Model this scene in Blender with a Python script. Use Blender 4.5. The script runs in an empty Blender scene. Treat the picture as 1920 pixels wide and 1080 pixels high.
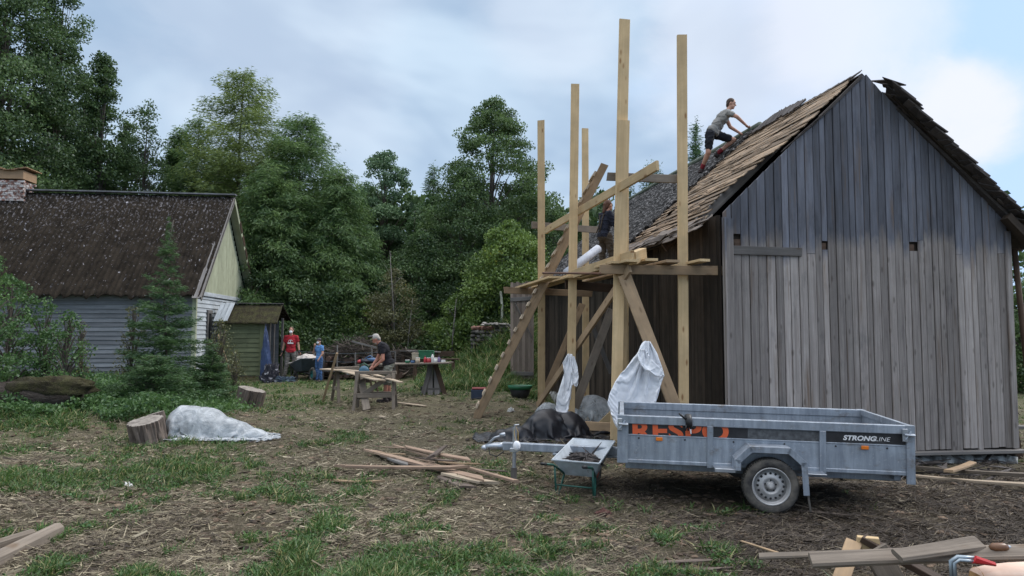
import bpy, bmesh, math, random
import numpy as np
from mathutils import Vector, Matrix, Euler, noise as mnoise
sc = bpy.context.scene
COL = sc.collection
R = math.radians
F = 1300.0; CAMZ = 1.70; PITCH = math.atan(82/1300)
# ------------------------------------------------------------ camera, sky, sun
cd = bpy.data.cameras.new('camera'); cam = bpy.data.objects.new('camera', cd); COL.objects.link(cam)
cam.location = (0, 0, CAMZ); cam.rotation_euler = (R(90)+PITCH, 0, 0)
cd.sensor_width = 36; cd.lens = 36*F/1920; cd.clip_start = 0.1; cd.clip_end = 2000
sc.camera = cam
sc.view_settings.view_transform = 'Standard'; sc.view_settings.look = 'None'
sc.view_settings.gamma = 1; sc.view_settings.exposure = 0.45
sc.cycles.max_bounces = 5; sc.cycles.diffuse_bounces = 3; sc.cycles.transparent_max_bounces = 6
SUN_EL, SUN_AZ = R(38), R(70)       # azimuth clockwise from +Y
w = bpy.data.worlds.new('World'); sc.world = w; w.use_nodes = True
N = w.node_tree.nodes; L = w.node_tree.links
bg = N['Background']; bg.inputs['Strength'].default_value = 0.1
sky = N.new('ShaderNodeTexSky'); sky.sky_type = 'NISHITA'; sky.sun_disc = False
sky.sun_elevation = SUN_EL; sky.sun_rotation = SUN_AZ; sky.air_density = 1.0; sky.dust_density = 1.5
tc = N.new('ShaderNodeTexCoord')
def wn(scale, detail, stretch=(1, 1, 1), loc=(0, 0, 0), rough=.55, dist=0):
    mp = N.new('ShaderNodeMapping'); mp.inputs['Scale'].default_value = stretch; mp.inputs['Location'].default_value = loc
    n = N.new('ShaderNodeTexNoise'); n.inputs['Scale'].default_value = scale; n.inputs['Detail'].default_value = detail
    n.inputs['Roughness'].default_value = rough; n.inputs['Distortion'].default_value = dist
    L.new(tc.outputs['Generated'], mp.inputs[0]); L.new(mp.outputs[0], n.inputs['Vector']); return n.outputs['Fac']
def wm(op, a, b=None, c=None, clamp=False):
    n = N.new('ShaderNodeMath'); n.operation = op; n.use_clamp = clamp
    for i, v in enumerate((a, b, c)):
        if v is None: continue
        if isinstance(v, (int, float)): n.inputs[i].default_value = v
        else: L.new(v, n.inputs[i])
    return n.outputs[0]
def wr(v, a, b, c=0, d=1):
    n = N.new('ShaderNodeMapRange'); n.interpolation_type = 'SMOOTHSTEP'; L.new(v, n.inputs[0])
    for i, q in enumerate((a, b, c, d)): n.inputs[i+1].default_value = q
    return n.outputs[0]
def wmix(f, a, b):
    n = N.new('ShaderNodeMix'); n.data_type = 'RGBA'; L.new(f, n.inputs[0])
    for i, v in ((6, a), (7, b)):
        if isinstance(v, tuple): n.inputs[i].default_value = (*v, 1)
        else: L.new(v, n.inputs[i])
    return n.outputs[2]
def blob(px, py, r0, r1):                      # a cloud bank's direction in the sky
    d = Vector(((px-960)/F, 1.0, (622-py)/F)).normalized()
    n = N.new('ShaderNodeVectorMath'); n.operation = 'DISTANCE'; n.inputs[1].default_value = d
    L.new(tc.outputs['Generated'], n.inputs[0])
    return wr(n.outputs['Value'], r0, r1, 0, 1)
sep = N.new('ShaderNodeSeparateXYZ'); L.new(tc.outputs['Generated'], sep.inputs[0])
# overcast layer: two greys; blue gaps come from the Nishita sky tinted by thin haze
grey = wmix(wr(wn(2.2, 4, (1, 1, 2.0), (3.1, 0, .4), .55, .4), .38, .64), (2.95, 4.0, 5.45), (4.7, 5.85, 7.1))
skyb = N.new('ShaderNodeMix'); skyb.data_type = 'RGBA'; skyb.inputs[0].default_value = .15
skyb.inputs[6].default_value = (4.0, 5.7, 8.5, 1)
L.new(sky.outputs[0], skyb.inputs[7])

blue = wmix(wr(wn(1.1, 1), 0.0, 1.0), (4.2, 5.9, 8.6), skyb.outputs[2])
right = wr(wm('ADD', sep.outputs[0], wm('MULTIPLY', wm('SUBTRACT', wn(3, 4, (1, 1, 1.6), (1, 2, 7)), .5), .7)), .18, .52)
base = wmix(right, grey, blue)
cn = wm('MULTIPLY', wm('SUBTRACT', wn(4.5, 6, (1, 1, 1.7), (0, 5, 1), .6, .3), .5), 1.3)
def cloudmask(px, py, r0, r1, amt):
    return wm('MULTIPLY', wr(wm('ADD', blob(px, py, r1, r0), cn), .35, .95), amt)
col = base
for a in ((1430, 60, .05, .28, .5), (1620, 5, .04, .20, .6), (1810, 215, .02, .13, 1.0), (1690, 200, .02, .12, .6), (1050, 20, .03, .2, .3), (520, 90, .05, .35, .2)):
    col = wmix(cloudmask(*a), col, (6.6, 6.9, 7.7))
col = wmix(wr(sep.outputs[2], .42, .95), col, (17.0, 17.0, 17.6))
L.new(col, bg.inputs['Color'])
sd = bpy.data.lights.new('sun', 'SUN'); sd.energy = 1.5; sd.angle = R(18); sd.color = (1, .95, .88)
so = bpy.data.objects.new('sun', sd); COL.objects.link(so)
sdir = Vector((math.sin(SUN_AZ)*math.cos(SUN_EL), math.cos(SUN_AZ)*math.cos(SUN_EL), math.sin(SUN_EL)))
so.rotation_euler = sdir.to_track_quat('Z', 'Y').to_euler()
# ------------------------------------------------------------ helpers
def P(px, py, Y):
    x = (px-960)/F; u = (540-py)/F
    yw = math.cos(PITCH)-u*math.sin(PITCH); zw = math.sin(PITCH)+u*math.cos(PITCH)
    k = Y/yw
    return Vector((x*k, Y, CAMZ+zw*k))
_rs = np.random.RandomState(7); _tab = _rs.rand(256, 256)
def vn(x, y):
    x = np.asarray(x, float); y = np.asarray(y, float)
    xi = np.floor(x).astype(int); yi = np.floor(y).astype(int); fx = x-xi; fy = y-yi
    fx = fx*fx*(3-2*fx); fy = fy*fy*(3-2*fy)
    g = lambda a, b: _tab[a & 255, b & 255]
    return (g(xi, yi)*(1-fx)+g(xi+1, yi)*fx)*(1-fy)+(g(xi, yi+1)*(1-fx)+g(xi+1, yi+1)*fx)*fy
def fbm(x, y, o=4):
    s = 0; a = .5; t = 0
    for i in range(o):
        s = s+a*vn(x*2**i+i*17.3, y*2**i+i*5.1); t += a; a *= .5
    return s/t
def ss(a, b, x): 
    t = np.clip((np.asarray(x, float)-a)/(b-a), 0, 1); return t*t*(3-2*t)
BX, BY, BA = 3.27, 10.7, R(9.2); BL = 12.8; BW = 5.05; BP = 2.50      # barn near-left corner, turn, length, width, ridge
cB, sB = math.cos(BA), math.sin(BA)
def tolocal(x, y): return (x-BX)*cB+(y-BY)*sB, -(x-BX)*sB+(y-BY)*cB
def bw(w, l, z): return Vector((BX+w*cB-l*sB, BY+w*sB+l*cB, z))
def gz(x, y):
    x = np.asarray(x, float); y = np.asarray(y, float)
    z = .14*(fbm(x*.35+9, y*.35, 3)-.5)+.05*(fbm(x*2.1, y*2.1, 3)-.5)+.03*(vn(x*7, y*7)-.5)
    w_, l_ = tolocal(x, y)
    z = z-.42*ss(-3.3, -.7, l_)*ss(-1.6, .6, w_)*(1-ss(14, 18, l_))
    z = z-.25*ss(1.5, 5, l_)*ss(-2.2, -.6, w_)*(1-ss(.2, .6, w_))*(1-ss(12, 14, l_))
    z = z+2.05*np.exp(-(((x-.45)/2.35)**2+((y-27.3)/2.9)**2))
    z = z+.35*np.exp(-(((x+8.4)/3.2)**2+((y-12.5)/1.9)**2))
    return z
def G(px, py):
    o = Vector((0, 0, CAMZ)); d = P(px, py, 1.0)-o; t = 3.0
    for i in range(400):
        p = o+d*t
        if p.z < float(gz(p.x, p.y)): break
        t += max(.02, .4*(p.z-float(gz(p.x, p.y))))
    return Vector((p.x, p.y, float(gz(p.x, p.y))))
def onG(x, y, dz=0): return Vector((x, y, float(gz(x, y))+dz))
def tag(o, label=None, cat=None, group=None, kind=None):
    if label: o['label'] = label
    if cat: o['category'] = cat
    if group: o['group'] = group
    if kind: o['kind'] = kind
    return o
def empty(name, loc, label, cat, group=None, rz=0, rot=None):
    o = bpy.data.objects.new(name, None); o.empty_display_size = .1; COL.objects.link(o); o.location = loc
    o.rotation_euler = rot if rot else (0, 0, rz); tag(o, label, cat, group); return o
def mkobj(name, me, mat, parent=None, smooth=False):
    mats = mat if isinstance(mat, (list, tuple)) else [mat]
    for m in mats: me.materials.append(m)
    if smooth: me.polygons.foreach_set('use_smooth', [True]*len(me.polygons))
    o = bpy.data.objects.new(name, me); COL.objects.link(o)
    if parent is not None: o.parent = parent
    return o
def tree_copy(src, loc=None, rz=None, label=None):
    r = src.copy(); COL.objects.link(r)
    if loc is not None: r.location = loc
    if rz is not None: r.rotation_euler = (0, 0, rz)
    if label: r['label'] = label
    for c in list(src.children):
        k = c.copy(); COL.objects.link(k); k.parent = r
        for g in list(c.children):
            h = g.copy(); COL.objects.link(h); h.parent = k
    return r
def inv(parent): 
    return (Matrix.Translation(parent.location) @ parent.rotation_euler.to_matrix().to_4x4()).inverted()
class MB:
    """collects boards, tubes and lathes for ONE mesh; gco = coordinates along the grain, rnd = tint of one board"""
    def __init__(s, seed=0): s.v = []; s.f = []; s.g = []; s.r = []; s.m = []; s.rg = random.Random(seed); s.mi = 0; s.X = None
    def add(s, vs, fs, gs=None, rnd=None):
        o = len(s.v); rnd = s.rg.random() if rnd is None else rnd
        if s.X is not None: vs = [s.X @ Vector(v) for v in vs]
        off = Vector((s.rg.random()*40, s.rg.random()*40, s.rg.random()*40))
        s.v += [tuple(v) for v in vs]; s.f += [tuple(i+o for i in f) for f in fs]
        s.g += [tuple(Vector(g)+off) for g in (gs if gs else vs)]; s.r += [rnd]*len(vs); s.m += [s.mi]*len(fs)
    def board(s, a, b, w, t, wd=None, ch=.004, seg=1, warp=0, skew=.01, taper=1, rnd=None, twist=0):
        a = Vector(a); b = Vector(b); ax = b-a; Ln = ax.length; ax.normalize()
        if wd is None: wd = ax.cross(Vector((0, 0, 1))); 
        wd = Vector(wd); wd = (wd-ax*wd.dot(ax)); 
        if wd.length < 1e-5: wd = ax.orthogonal()
        wd.normalize(); td = ax.cross(wd).normalized()
        ch = min(ch, t*.4, w*.4); vs = []; gs = []; fs = []
        k0 = s.rg.uniform(-1, 1)*skew; k1 = s.rg.uniform(-1, 1)*skew; ph = s.rg.random()*9
        for i in range(seg+1):
            u = i/seg; tp = 1+(taper-1)*u; hw = w/2*tp; ht = t/2
            off = td*warp*math.sin(u*math.pi+ph*.0)+wd*warp*.6*math.sin(u*2.3+ph)
            an = twist*(u-.5); W = wd*math.cos(an)+td*math.sin(an); T = td*math.cos(an)-wd*math.sin(an)
            pr = [(-hw, -ht+ch), (-hw+ch, -ht), (hw-ch, -ht), (hw, -ht+ch), (hw, ht-ch), (hw-ch, ht), (-hw+ch, ht), (-hw, ht-ch)]
            for (p, q) in pr:
                e = (k0 if i == 0 else k1 if i == seg else 0)*p/hw
                vs.append(a+ax*(Ln*u+e)+W*p+T*q+off); gs.append((Ln*u, p, q))
        for i in range(seg):
            for j in range(8):
                k = (j+1) % 8; fs.append((i*8+j, i*8+k, i*8+8+k, i*8+8+j))
        fs.append(tuple(range(7, -1, -1))); fs.append(tuple(seg*8+j for j in range(8)))
        s.add(vs, fs, gs, rnd)
    def box(s, c, size, rnd=None, ch=.003):
        c = Vector(c); s.board(c-Vector((size[0]/2, 0, 0)), c+Vector((size[0]/2, 0, 0)), size[1], size[2], wd=(0, 1, 0), skew=0, rnd=rnd, ch=ch)
    def tube(s, pts, rad, n=8, cap=True, rnd=None, jit=0):
        pts = [Vector(p) for p in pts]; m = len(pts)
        if not isinstance(rad, (list, tuple)): rad = [rad]*m
        vs = []; gs = []; fs = []; ln = 0
        ref = None
        for i, p in enumerate(pts):
            d = (pts[min(i+1, m-1)]-pts[max(i-1, 0)]).normalized()
            if ref is None: ref = d.orthogonal().normalized()
            ref = (ref-d*ref.dot(d)).normalized(); bi = d.cross(ref)
            if i: ln += (p-pts[i-1]).length
            for j in range(n):
                an = 2*math.pi*j/n; rr = rad[i]*(1+jit*s.rg.uniform(-1, 1))
                vs.append(p+ref*math.cos(an)*rr+bi*math.sin(an)*rr); gs.append((ln, math.cos(an)*rad[i], math.sin(an)*rad[i]))
        for i in range(m-1):
            for j in range(n):
                k = (j+1) % n; fs.append((i*n+j, i*n+k, i*n+n+k, i*n+n+j))
        if cap: fs.append(tuple(range(n-1, -1, -1))); fs.append(tuple((m-1)*n+j for j in range(n)))
        s.add(vs, fs, gs, rnd)
    def lathe(s, prof, M=None, n=24, rnd=None, closed=False):
        M = M or Matrix(); vs = []; fs = []
        for (r, z) in prof:
            for j in range(n):
                a = 2*math.pi*j/n; vs.append(M @ Vector((r*math.cos(a), r*math.sin(a), z)))
        k = len(prof)
        for i in range(k-1 if not closed else k):
            for j in range(n):
                q = (j+1) % n; i2 = (i+1) % k; fs.append((i*n+j, i*n+q, i2*n+q, i2*n+j))
        if not closed: fs.append(tuple(range(n-1, -1, -1))); fs.append(tuple((k-1)*n+j for j in range(n)))
        s.add(vs, fs, None, rnd)
    def ell(s, c, r, rot=None, n=10, m=14, rnd=None, noise=0, ns=3, cut=None):
        vs = []; fs = []; c = Vector(c); rot = rot or Matrix.Identity(3)
        r = (r, r, r) if isinstance(r, (int, float)) else r
        for i in range(n+1):
            th = math.pi*i/n
            for j in range(m):
                ph = 2*math.pi*j/m; d = Vector((math.sin(th)*math.cos(ph), math.sin(th)*math.sin(ph), math.cos(th)))
                k = 1+noise*mnoise.noise(d*ns+c*3.3)
                p = Vector((d.x*r[0], d.y*r[1], d.z*r[2]))*k
                vs.append(c+rot@p)
        for i in range(n):
            for j in range(m):
                q = (j+1) % m; fs.append((i*m+j, (i+1)*m+j, (i+1)*m+q, i*m+q))
        s.add(vs, fs, None, rnd)
    def build(s, name, mat, parent=None, smooth=False, local=False):
        me = bpy.data.meshes.new(name); M = inv(parent) if (parent is not None and local) else None
        vs = [tuple(M @ Vector(v)) for v in s.v] if M is not None else s.v
        me.from_pydata(vs, [], s.f)
        a = me.attributes.new('gco', 'FLOAT_VECTOR', 'POINT'); a.data.foreach_set('vector', [c for g in s.g for c in g])
        b = me.attributes.new('rnd', 'FLOAT', 'POINT'); b.data.foreach_set('value', s.r)
        o = mkobj(name, me, mat, parent, smooth)
        if isinstance(mat, (list, tuple)): me.polygons.foreach_set('material_index', s.m)
        me.update(); return o
def quads(name, V, mat, parent=None, tint=None, nper=4):
    """V (n,4,3) array of separate quads"""
    n = len(V); me = bpy.data.meshes.new(name)
    me.vertices.add(n*nper); me.vertices.foreach_set('co', V.astype(np.float32).ravel())
    me.loops.add(n*nper); me.loops.foreach_set('vertex_index', np.arange(n*nper, dtype=np.int32))
    me.polygons.add(n); me.polygons.foreach_set('loop_start', np.arange(0, n*nper, nper, dtype=np.int32))
    me.polygons.foreach_set('loop_total', np.full(n, nper, dtype=np.int32))
    if tint is not None:
        a = me.attributes.new('rnd', 'FLOAT', 'POINT'); a.data.foreach_set('value', np.repeat(tint, nper).astype(np.float32))
    me.update(calc_edges=True)
    return mkobj(name, me, mat, parent)
def leafcards(C, L_, W_, rs, dirs=None, dirw=0.0, flat=0.0):
    """rhomb leaves at centres C; dirs = preferred axis"""
    n = len(C); a = rs.normal(size=(n, 3)); a /= np.linalg.norm(a, axis=1)[:, None]
    if dirs is not None: a = a*(1-dirw)+dirs*dirw; a /= np.linalg.norm(a, axis=1)[:, None]
    b = rs.normal(size=(n, 3)); b[:, 2] *= (1-flat); b -= a*(a*b).sum(1)[:, None]; b /= np.linalg.norm(b, axis=1)[:, None]
    L_ = np.broadcast_to(L_, (n,))[:, None]*.5; W_ = np.broadcast_to(W_, (n,))[:, None]*.5
    return np.stack([C-a*L_, C+b*W_-a*L_*.1, C+a*L_, C-b*W_-a*L_*.1], axis=1)
# ------------------------------------------------------------ materials
def newmat(name):
    m = bpy.data.materials.new(name); m.use_nodes = True
    return m, m.node_tree.nodes, m.node_tree.links, m.node_tree.nodes['Principled BSDF']
def nd(Nn, typ, **kw):
    n = Nn.new(typ)
    for k, v in kw.items():
        if k in n.inputs: n.inputs[k].default_value = v
        else: setattr(n, k, v)
    return n
def mix(Nn, Lk, f, a, b, bt='MIX'):
    n = Nn.new('ShaderNodeMix'); n.data_type = 'RGBA'; n.blend_type = bt
    for i, v in ((0, f), (6, a), (7, b)):
        if isinstance(v, tuple): n.inputs[i].default_value = (*v, 1) if len(v) == 3 else v
        elif isinstance(v, (int, float)): n.inputs[i].default_value = v
        else: Lk.new(v, n.inputs[i])
    return n.outputs[2]
def rng(Nn, Lk, v, a, b, c=0., d=1.):
    n = Nn.new('ShaderNodeMapRange'); Lk.new(v, n.inputs[0])
    for i, q in enumerate((a, b, c, d)): n.inputs[i+1].default_value = q
    return n.outputs[0]
def coordn(Nn, Lk, src, scale, loc=(0, 0, 0)):
    if src == 'gco': t = nd(Nn, 'ShaderNodeAttribute', attribute_name='gco').outputs['Vector']
    elif src == 'World': t = Nn.new('ShaderNodeNewGeometry').outputs['Position']
    else: t = Nn.new('ShaderNodeTexCoord').outputs[src]
    mp = Nn.new('ShaderNodeMapping'); mp.inputs['Scale'].default_value = scale; mp.inputs['Location'].default_value = loc
    Lk.new(t, mp.inputs[0]); return mp.outputs[0]
def noi(Nn, Lk, vec, scale, detail=4, rough=.6, dist=0):
    n = nd(Nn, 'ShaderNodeTexNoise', Scale=scale, Detail=detail, Roughness=rough, Distortion=dist); Lk.new(vec, n.inputs['Vector']); return n.outputs['Fac']
def bump(Nn, Lk, b, h, strength, dist):
    n = nd(Nn, 'ShaderNodeBump', Strength=strength, Distance=dist); Lk.new(h, n.inputs['Height']); Lk.new(n.outputs[0], b.inputs['Normal'])
def pm(name, c1, c2=None, rough=.7, metal=0, scale=6, lo=.35, hi=.65, bmp=0, bsc=40, bd=.01, src='Object', alpha=None, trans=0, stretch=(1, 1, 1), spec=.4, rnd=0):
    m, Nn, Lk, b = newmat(name); c2 = c2 or tuple(x*.7 for x in c1)
    v = coordn(Nn, Lk, src, stretch)
    c = mix(Nn, Lk, rng(Nn, Lk, noi(Nn, Lk, v, scale), lo, hi), c1, c2)
    if rnd:
        a = nd(Nn, 'ShaderNodeAttribute', attribute_name='rnd'); g = rng(Nn, Lk, a.outputs['Fac'], 0, 1, 1-rnd, 1+rnd)
        cb = Nn.new('ShaderNodeCombineColor'); [Lk.new(g, cb.inputs[i]) for i in range(3)]
        c = mix(Nn, Lk, 1.0, c, cb.outputs[0], 'MULTIPLY')
    Lk.new(c, b.inputs['Base Color']); b.inputs['Roughness'].default_value = rough; b.inputs['Metallic'].default_value = metal
    b.inputs['Specular IOR Level'].default_value = spec
    if bmp: bump(Nn, Lk, b, noi(Nn, Lk, v, bsc, 5), bmp, bd)
    if alpha is not None: b.inputs['Alpha'].default_value = alpha
    if trans: b.inputs['Transmission Weight'].default_value = trans
    return m
def wood(name, c1, c2, knot=(.1, .06, .03), rough=.75, gs=(1.2, 26, 26), rnd=.3, knots=.5, bmp=.5, stain=None, stainz=None, lichen=None):
    m, Nn, Lk, b = newmat(name)
    v = coordn(Nn, Lk, 'gco', gs); n1 = noi(Nn, Lk, v, 1.0, 6, .65, .6)
    c = mix(Nn, Lk, rng(Nn, Lk, n1, .3, .7), c1, c2)
    v2 = coordn(Nn, Lk, 'gco', (1.1, 1.1, 1.1)); c = mix(Nn, Lk, rng(Nn, Lk, noi(Nn, Lk, v2, 2.0, 5), .38, .68, 0, .6), c, tuple(x*.55 for x in c1))
    if knots:
        v3 = coordn(Nn, Lk, 'gco', (2.8, 8.0, 0.01)); vo = nd(Nn, 'ShaderNodeTexVoronoi', Scale=1.0); Lk.new(v3, vo.inputs['Vector'])
        c = mix(Nn, Lk, rng(Nn, Lk, vo.outputs['Distance'], .08, .19, knots, 0), c, knot)
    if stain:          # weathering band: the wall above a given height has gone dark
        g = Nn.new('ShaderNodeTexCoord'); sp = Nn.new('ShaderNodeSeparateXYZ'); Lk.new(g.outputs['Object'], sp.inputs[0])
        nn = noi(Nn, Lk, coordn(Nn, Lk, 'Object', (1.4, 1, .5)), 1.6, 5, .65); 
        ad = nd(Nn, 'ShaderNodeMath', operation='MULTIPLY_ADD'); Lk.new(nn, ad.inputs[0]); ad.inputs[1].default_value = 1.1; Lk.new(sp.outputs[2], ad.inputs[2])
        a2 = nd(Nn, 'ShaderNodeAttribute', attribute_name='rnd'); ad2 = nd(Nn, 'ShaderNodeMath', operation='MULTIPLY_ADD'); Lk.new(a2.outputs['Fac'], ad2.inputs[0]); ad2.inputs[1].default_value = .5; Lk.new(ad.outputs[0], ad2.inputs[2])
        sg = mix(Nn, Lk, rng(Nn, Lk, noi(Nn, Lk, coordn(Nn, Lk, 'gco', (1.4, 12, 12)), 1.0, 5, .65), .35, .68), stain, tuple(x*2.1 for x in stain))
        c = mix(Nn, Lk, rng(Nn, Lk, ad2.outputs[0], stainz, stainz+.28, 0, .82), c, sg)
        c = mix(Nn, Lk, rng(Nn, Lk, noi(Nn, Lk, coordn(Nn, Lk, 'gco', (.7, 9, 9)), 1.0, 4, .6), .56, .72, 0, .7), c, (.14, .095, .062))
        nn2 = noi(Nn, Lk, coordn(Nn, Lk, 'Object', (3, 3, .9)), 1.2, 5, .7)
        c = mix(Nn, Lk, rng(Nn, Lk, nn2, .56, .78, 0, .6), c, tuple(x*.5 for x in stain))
    if lichen:
        nl = noi(Nn, Lk, coordn(Nn, Lk, 'gco', (1, 1, 1)), 14, 5, .7); c = mix(Nn, Lk, rng(Nn, Lk, nl, .55, .66), c, lichen)
    if rnd:
        a = nd(Nn, 'ShaderNodeAttribute', attribute_name='rnd'); g = rng(Nn, Lk, a.outputs['Fac'], 0, 1, 1-rnd, 1+rnd)
        cb = Nn.new('ShaderNodeCombineColor'); [Lk.new(g, cb.inputs[i]) for i in range(3)]
        c = mix(Nn, Lk, 1.0, c, cb.outputs[0], 'MULTIPLY')
    Lk.new(c, b.inputs['Base Color']); b.inputs['Roughness'].default_value = rough; b.inputs['Specular IOR Level'].default_value = .25
    if bmp: bump(Nn, Lk, b, n1, bmp, .004)
    return m
def leafm(name, dark, light, trans=.3, yellow=None):
    m = bpy.data.materials.new(name); m.use_nodes = True; Nn = m.node_tree.nodes; Lk = m.node_tree.links; Nn.clear()
    a = nd(Nn, 'ShaderNodeAttribute', attribute_name='rnd'); c = mix(Nn, Lk, a.outputs['Fac'], dark, light)
    if yellow: c = mix(Nn, Lk, rng(Nn, Lk, a.outputs['Fac'], .9, 1.0, 0, .8), c, yellow)
    d = Nn.new('ShaderNodeBsdfDiffuse'); t = Nn.new('ShaderNodeBsdfTranslucent'); Lk.new(c, d.inputs[0]); Lk.new(c, t.inputs[0])
    x = Nn.new('ShaderNodeMixShader'); x.inputs[0].default_value = trans; Lk.new(d.outputs[0], x.inputs[1]); Lk.new(t.outputs[0], x.inputs[2])
    g = nd(Nn, 'ShaderNodeBsdfGlossy', Roughness=.45); g.inputs['Color'].default_value = (.8, .85, .9, 1); x2 = Nn.new('ShaderNodeMixShader'); x2.inputs[0].default_value = .035
    Lk.new(x.outputs[0], x2.inputs[1]); Lk.new(g.outputs[0], x2.inputs[2])
    o = Nn.new('ShaderNodeOutputMaterial'); Lk.new(x2.outputs[0], o.inputs[0]); return m
M = {}
M['lumber'] = wood('fresh_lumber', (.64, .48, .28), (.52, .37, .20), (.24, .12, .05), rnd=.15, knots=.85)
M['scrap'] = wood('scrap_boards', (.36, .26, .19), (.24, .165, .12), (.10, .07, .05), rnd=.35)
M['faded'] = pm('faded_decal', (.11, .115, .12), (.05, .052, .056), rough=.6, scale=20)
M['lumber_old'] = wood('used_lumber', (.31, .225, .145), (.42, .29, .175), (.10, .06, .035), rnd=.3, lichen=None)
M['lumber_grey'] = wood('greyed_lumber', (.17, .145, .12), (.26, .215, .17), (.07, .055, .04), rnd=.3)
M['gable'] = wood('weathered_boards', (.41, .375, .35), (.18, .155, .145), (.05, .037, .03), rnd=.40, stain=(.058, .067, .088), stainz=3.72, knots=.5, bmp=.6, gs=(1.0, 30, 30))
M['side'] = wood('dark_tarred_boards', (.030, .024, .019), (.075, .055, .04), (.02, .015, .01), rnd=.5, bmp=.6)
M['greywood'] = wood('grey_boards', (.20, .19, .18), (.11, .10, .095), rnd=.3)
M['lath'] = wood('old_roof_laths', (.38, .275, .18), (.23, .165, .115), (.11, .08, .06), rnd=.5, lichen=(.16, .16, .14))
M['plank'] = wood('worn_plank', (.25, .21, .17), (.10, .082, .066), rnd=.25, bmp=1, gs=(1.5, 40, 40))
M['eave'] = wood('curled_eave_wood', (.24, .205, .18), (.12, .10, .09), rnd=.5, knots=0, bmp=.8)
M['shake'] = wood('weathered_shakes', (.055, .048, .045), (.12, .105, .10), rnd=.45, knots=0, bmp=.8)
M['brownwood'] = wood('dark_brown_wood', (.05, .032, .022), (.10, .065, .045), rnd=.3)
M['bark'] = wood('bark', (.075, .062, .052), (.15, .13, .11), gs=(4, 20, 20), rnd=.2, knots=0, bmp=1)
M['splitwood'] = wood('split_wood', (.23, .185, .155), (.045, .033, .028), gs=(2.2, 22, 22), rnd=.2, knots=0, bmp=1)
M['endgrain'] = pm('end_grain', (.33, .25, .16), (.2, .14, .09), scale=18)
M['roofold'] = pm('lichened_roofing', (.016, .015, .015), (.30, .29, .29), scale=26, lo=.53, hi=.66, bmp=1, bsc=25, bd=.03, rough=.9, stretch=(1, .3, 1))
M['black'] = pm('black_plastic', (.012, .012, .013), (.03, .03, .032), rough=.45)
M['tarpblack'] = pm('black_tarp', (.012, .012, .015), (.026, .026, .03), rough=.36, bmp=.2, bsc=14, bd=.01)
M['white_cloth'] = pm('white_sheet', (.86, .87, .90), (.78, .80, .84), rough=.75, bmp=.3, bsc=20, bd=.01)
def galv():
    m, Nn, Lk, b = newmat('galvanised_steel'); v = coordn(Nn, Lk, 'Object', (1, 1, 1))
    c = mix(Nn, Lk, rng(Nn, Lk, noi(Nn, Lk, coordn(Nn, Lk, 'Object', (1, 1, .12)), 16, 5, .65), .35, .68), (.24, .275, .325), (.40, .45, .51))
    c = mix(Nn, Lk, rng(Nn, Lk, noi(Nn, Lk, v, 2.6, 5, .6), .4, .7, 0, .6), c, (.20, .225, .26))
    c = mix(Nn, Lk, rng(Nn, Lk, noi(Nn, Lk, v, 34, 4, .7), .60, .72, 0, .55), c, (.55, .57, .60))
    c = mix(Nn, Lk, rng(Nn, Lk, noi(Nn, Lk, coordn(Nn, Lk, 'Object', (1, 1, 2), (4, 1, 2)), 5, 6, .75), .56, .68, 0, .6), c, (.17, .135, .10))
    Lk.new(c, b.inputs['Base Color']); b.inputs['Metallic'].default_value = .4; Lk.new(rng(Nn, Lk, noi(Nn, Lk, v, 9, 4), .3, .7, .35, .6), b.inputs['Roughness']); bump(Nn, Lk, b, noi(Nn, Lk, v, 3, 3), .25, .02); return m
M['galv'] = galv()
M['galv_light'] = pm('bright_zinc', (.50, .53, .57), (.36, .39, .43), rough=.35, metal=.7, scale=9)
M['rim'] = pm('silver_rim', (.55, .55, .55), (.36, .35, .34), rough=.5, metal=.35, scale=5)
M['rubber'] = pm('dusty_rubber', (.035, .034, .034), (.15, .135, .115), rough=.85, scale=7, bmp=.4, bsc=60)
M['floorply'] = pm('dark_plywood', (.04, .03, .025), (.07, .055, .045), rough=.7)
M['orange'] = pm('orange_reflector', (.8, .22, .02), (.7, .18, .02), rough=.3)
M['orange_ink'] = pm('orange_letters', (.72, .13, .045), (.62, .11, .04), rough=.5)
M['white_ink'] = pm('white_letters', (.8, .8, .8), (.7, .7, .7), rough=.5)
M['decal'] = pm('black_decal', (.018, .018, .02), (.04, .04, .043), rough=.5)
M['red'] = pm('red_paint', (.55, .02, .03), (.4, .02, .02), rough=.4)
M['green_paint'] = pm('green_enamel', (.012, .06, .045), (.02, .09, .07), rough=.4)
M['greytray'] = pm('grey_tray', (.52, .57, .62), (.36, .40, .43), rough=.45, scale=5)
M['skin'] = pm('skin', (.50, .29, .21), (.42, .22, .16), rough=.55, scale=10)
M['skin2'] = pm('ruddy_skin', (.46, .22, .16), (.36, .16, .12), rough=.55, scale=10)
M['shoe'] = pm('dark_boots', (.045, .03, .028), (.025, .02, .02), rough=.7)
def cloth(n, c, s=.7): return pm(n, c, tuple(x*s for x in c), rough=.9, scale=7, bmp=.5, bsc=16, bd=.02)
def plastic(name, alpha):
    m, Nn, Lk, b = newmat(name); v = coordn(Nn, Lk, 'Object', (1, 1, 1)); n = noi(Nn, Lk, v, 5, 5, .6, 1.0)
    Lk.new(mix(Nn, Lk, rng(Nn, Lk, n, .35, .65), (.36, .39, .41), (.53, .56, .58)), b.inputs['Base Color']); b.inputs['Roughness'].default_value = .3
    Lk.new(rng(Nn, Lk, n, .3, .6, alpha-.22, alpha+.12), b.inputs['Alpha']); bump(Nn, Lk, b, noi(Nn, Lk, v, 11, 4, .6, 1.5), .6, .03); return m
M['plastic'] = plastic('milky_plastic', .74); M['plastic_thin'] = plastic('thin_dusty_plastic', .5)
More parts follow.
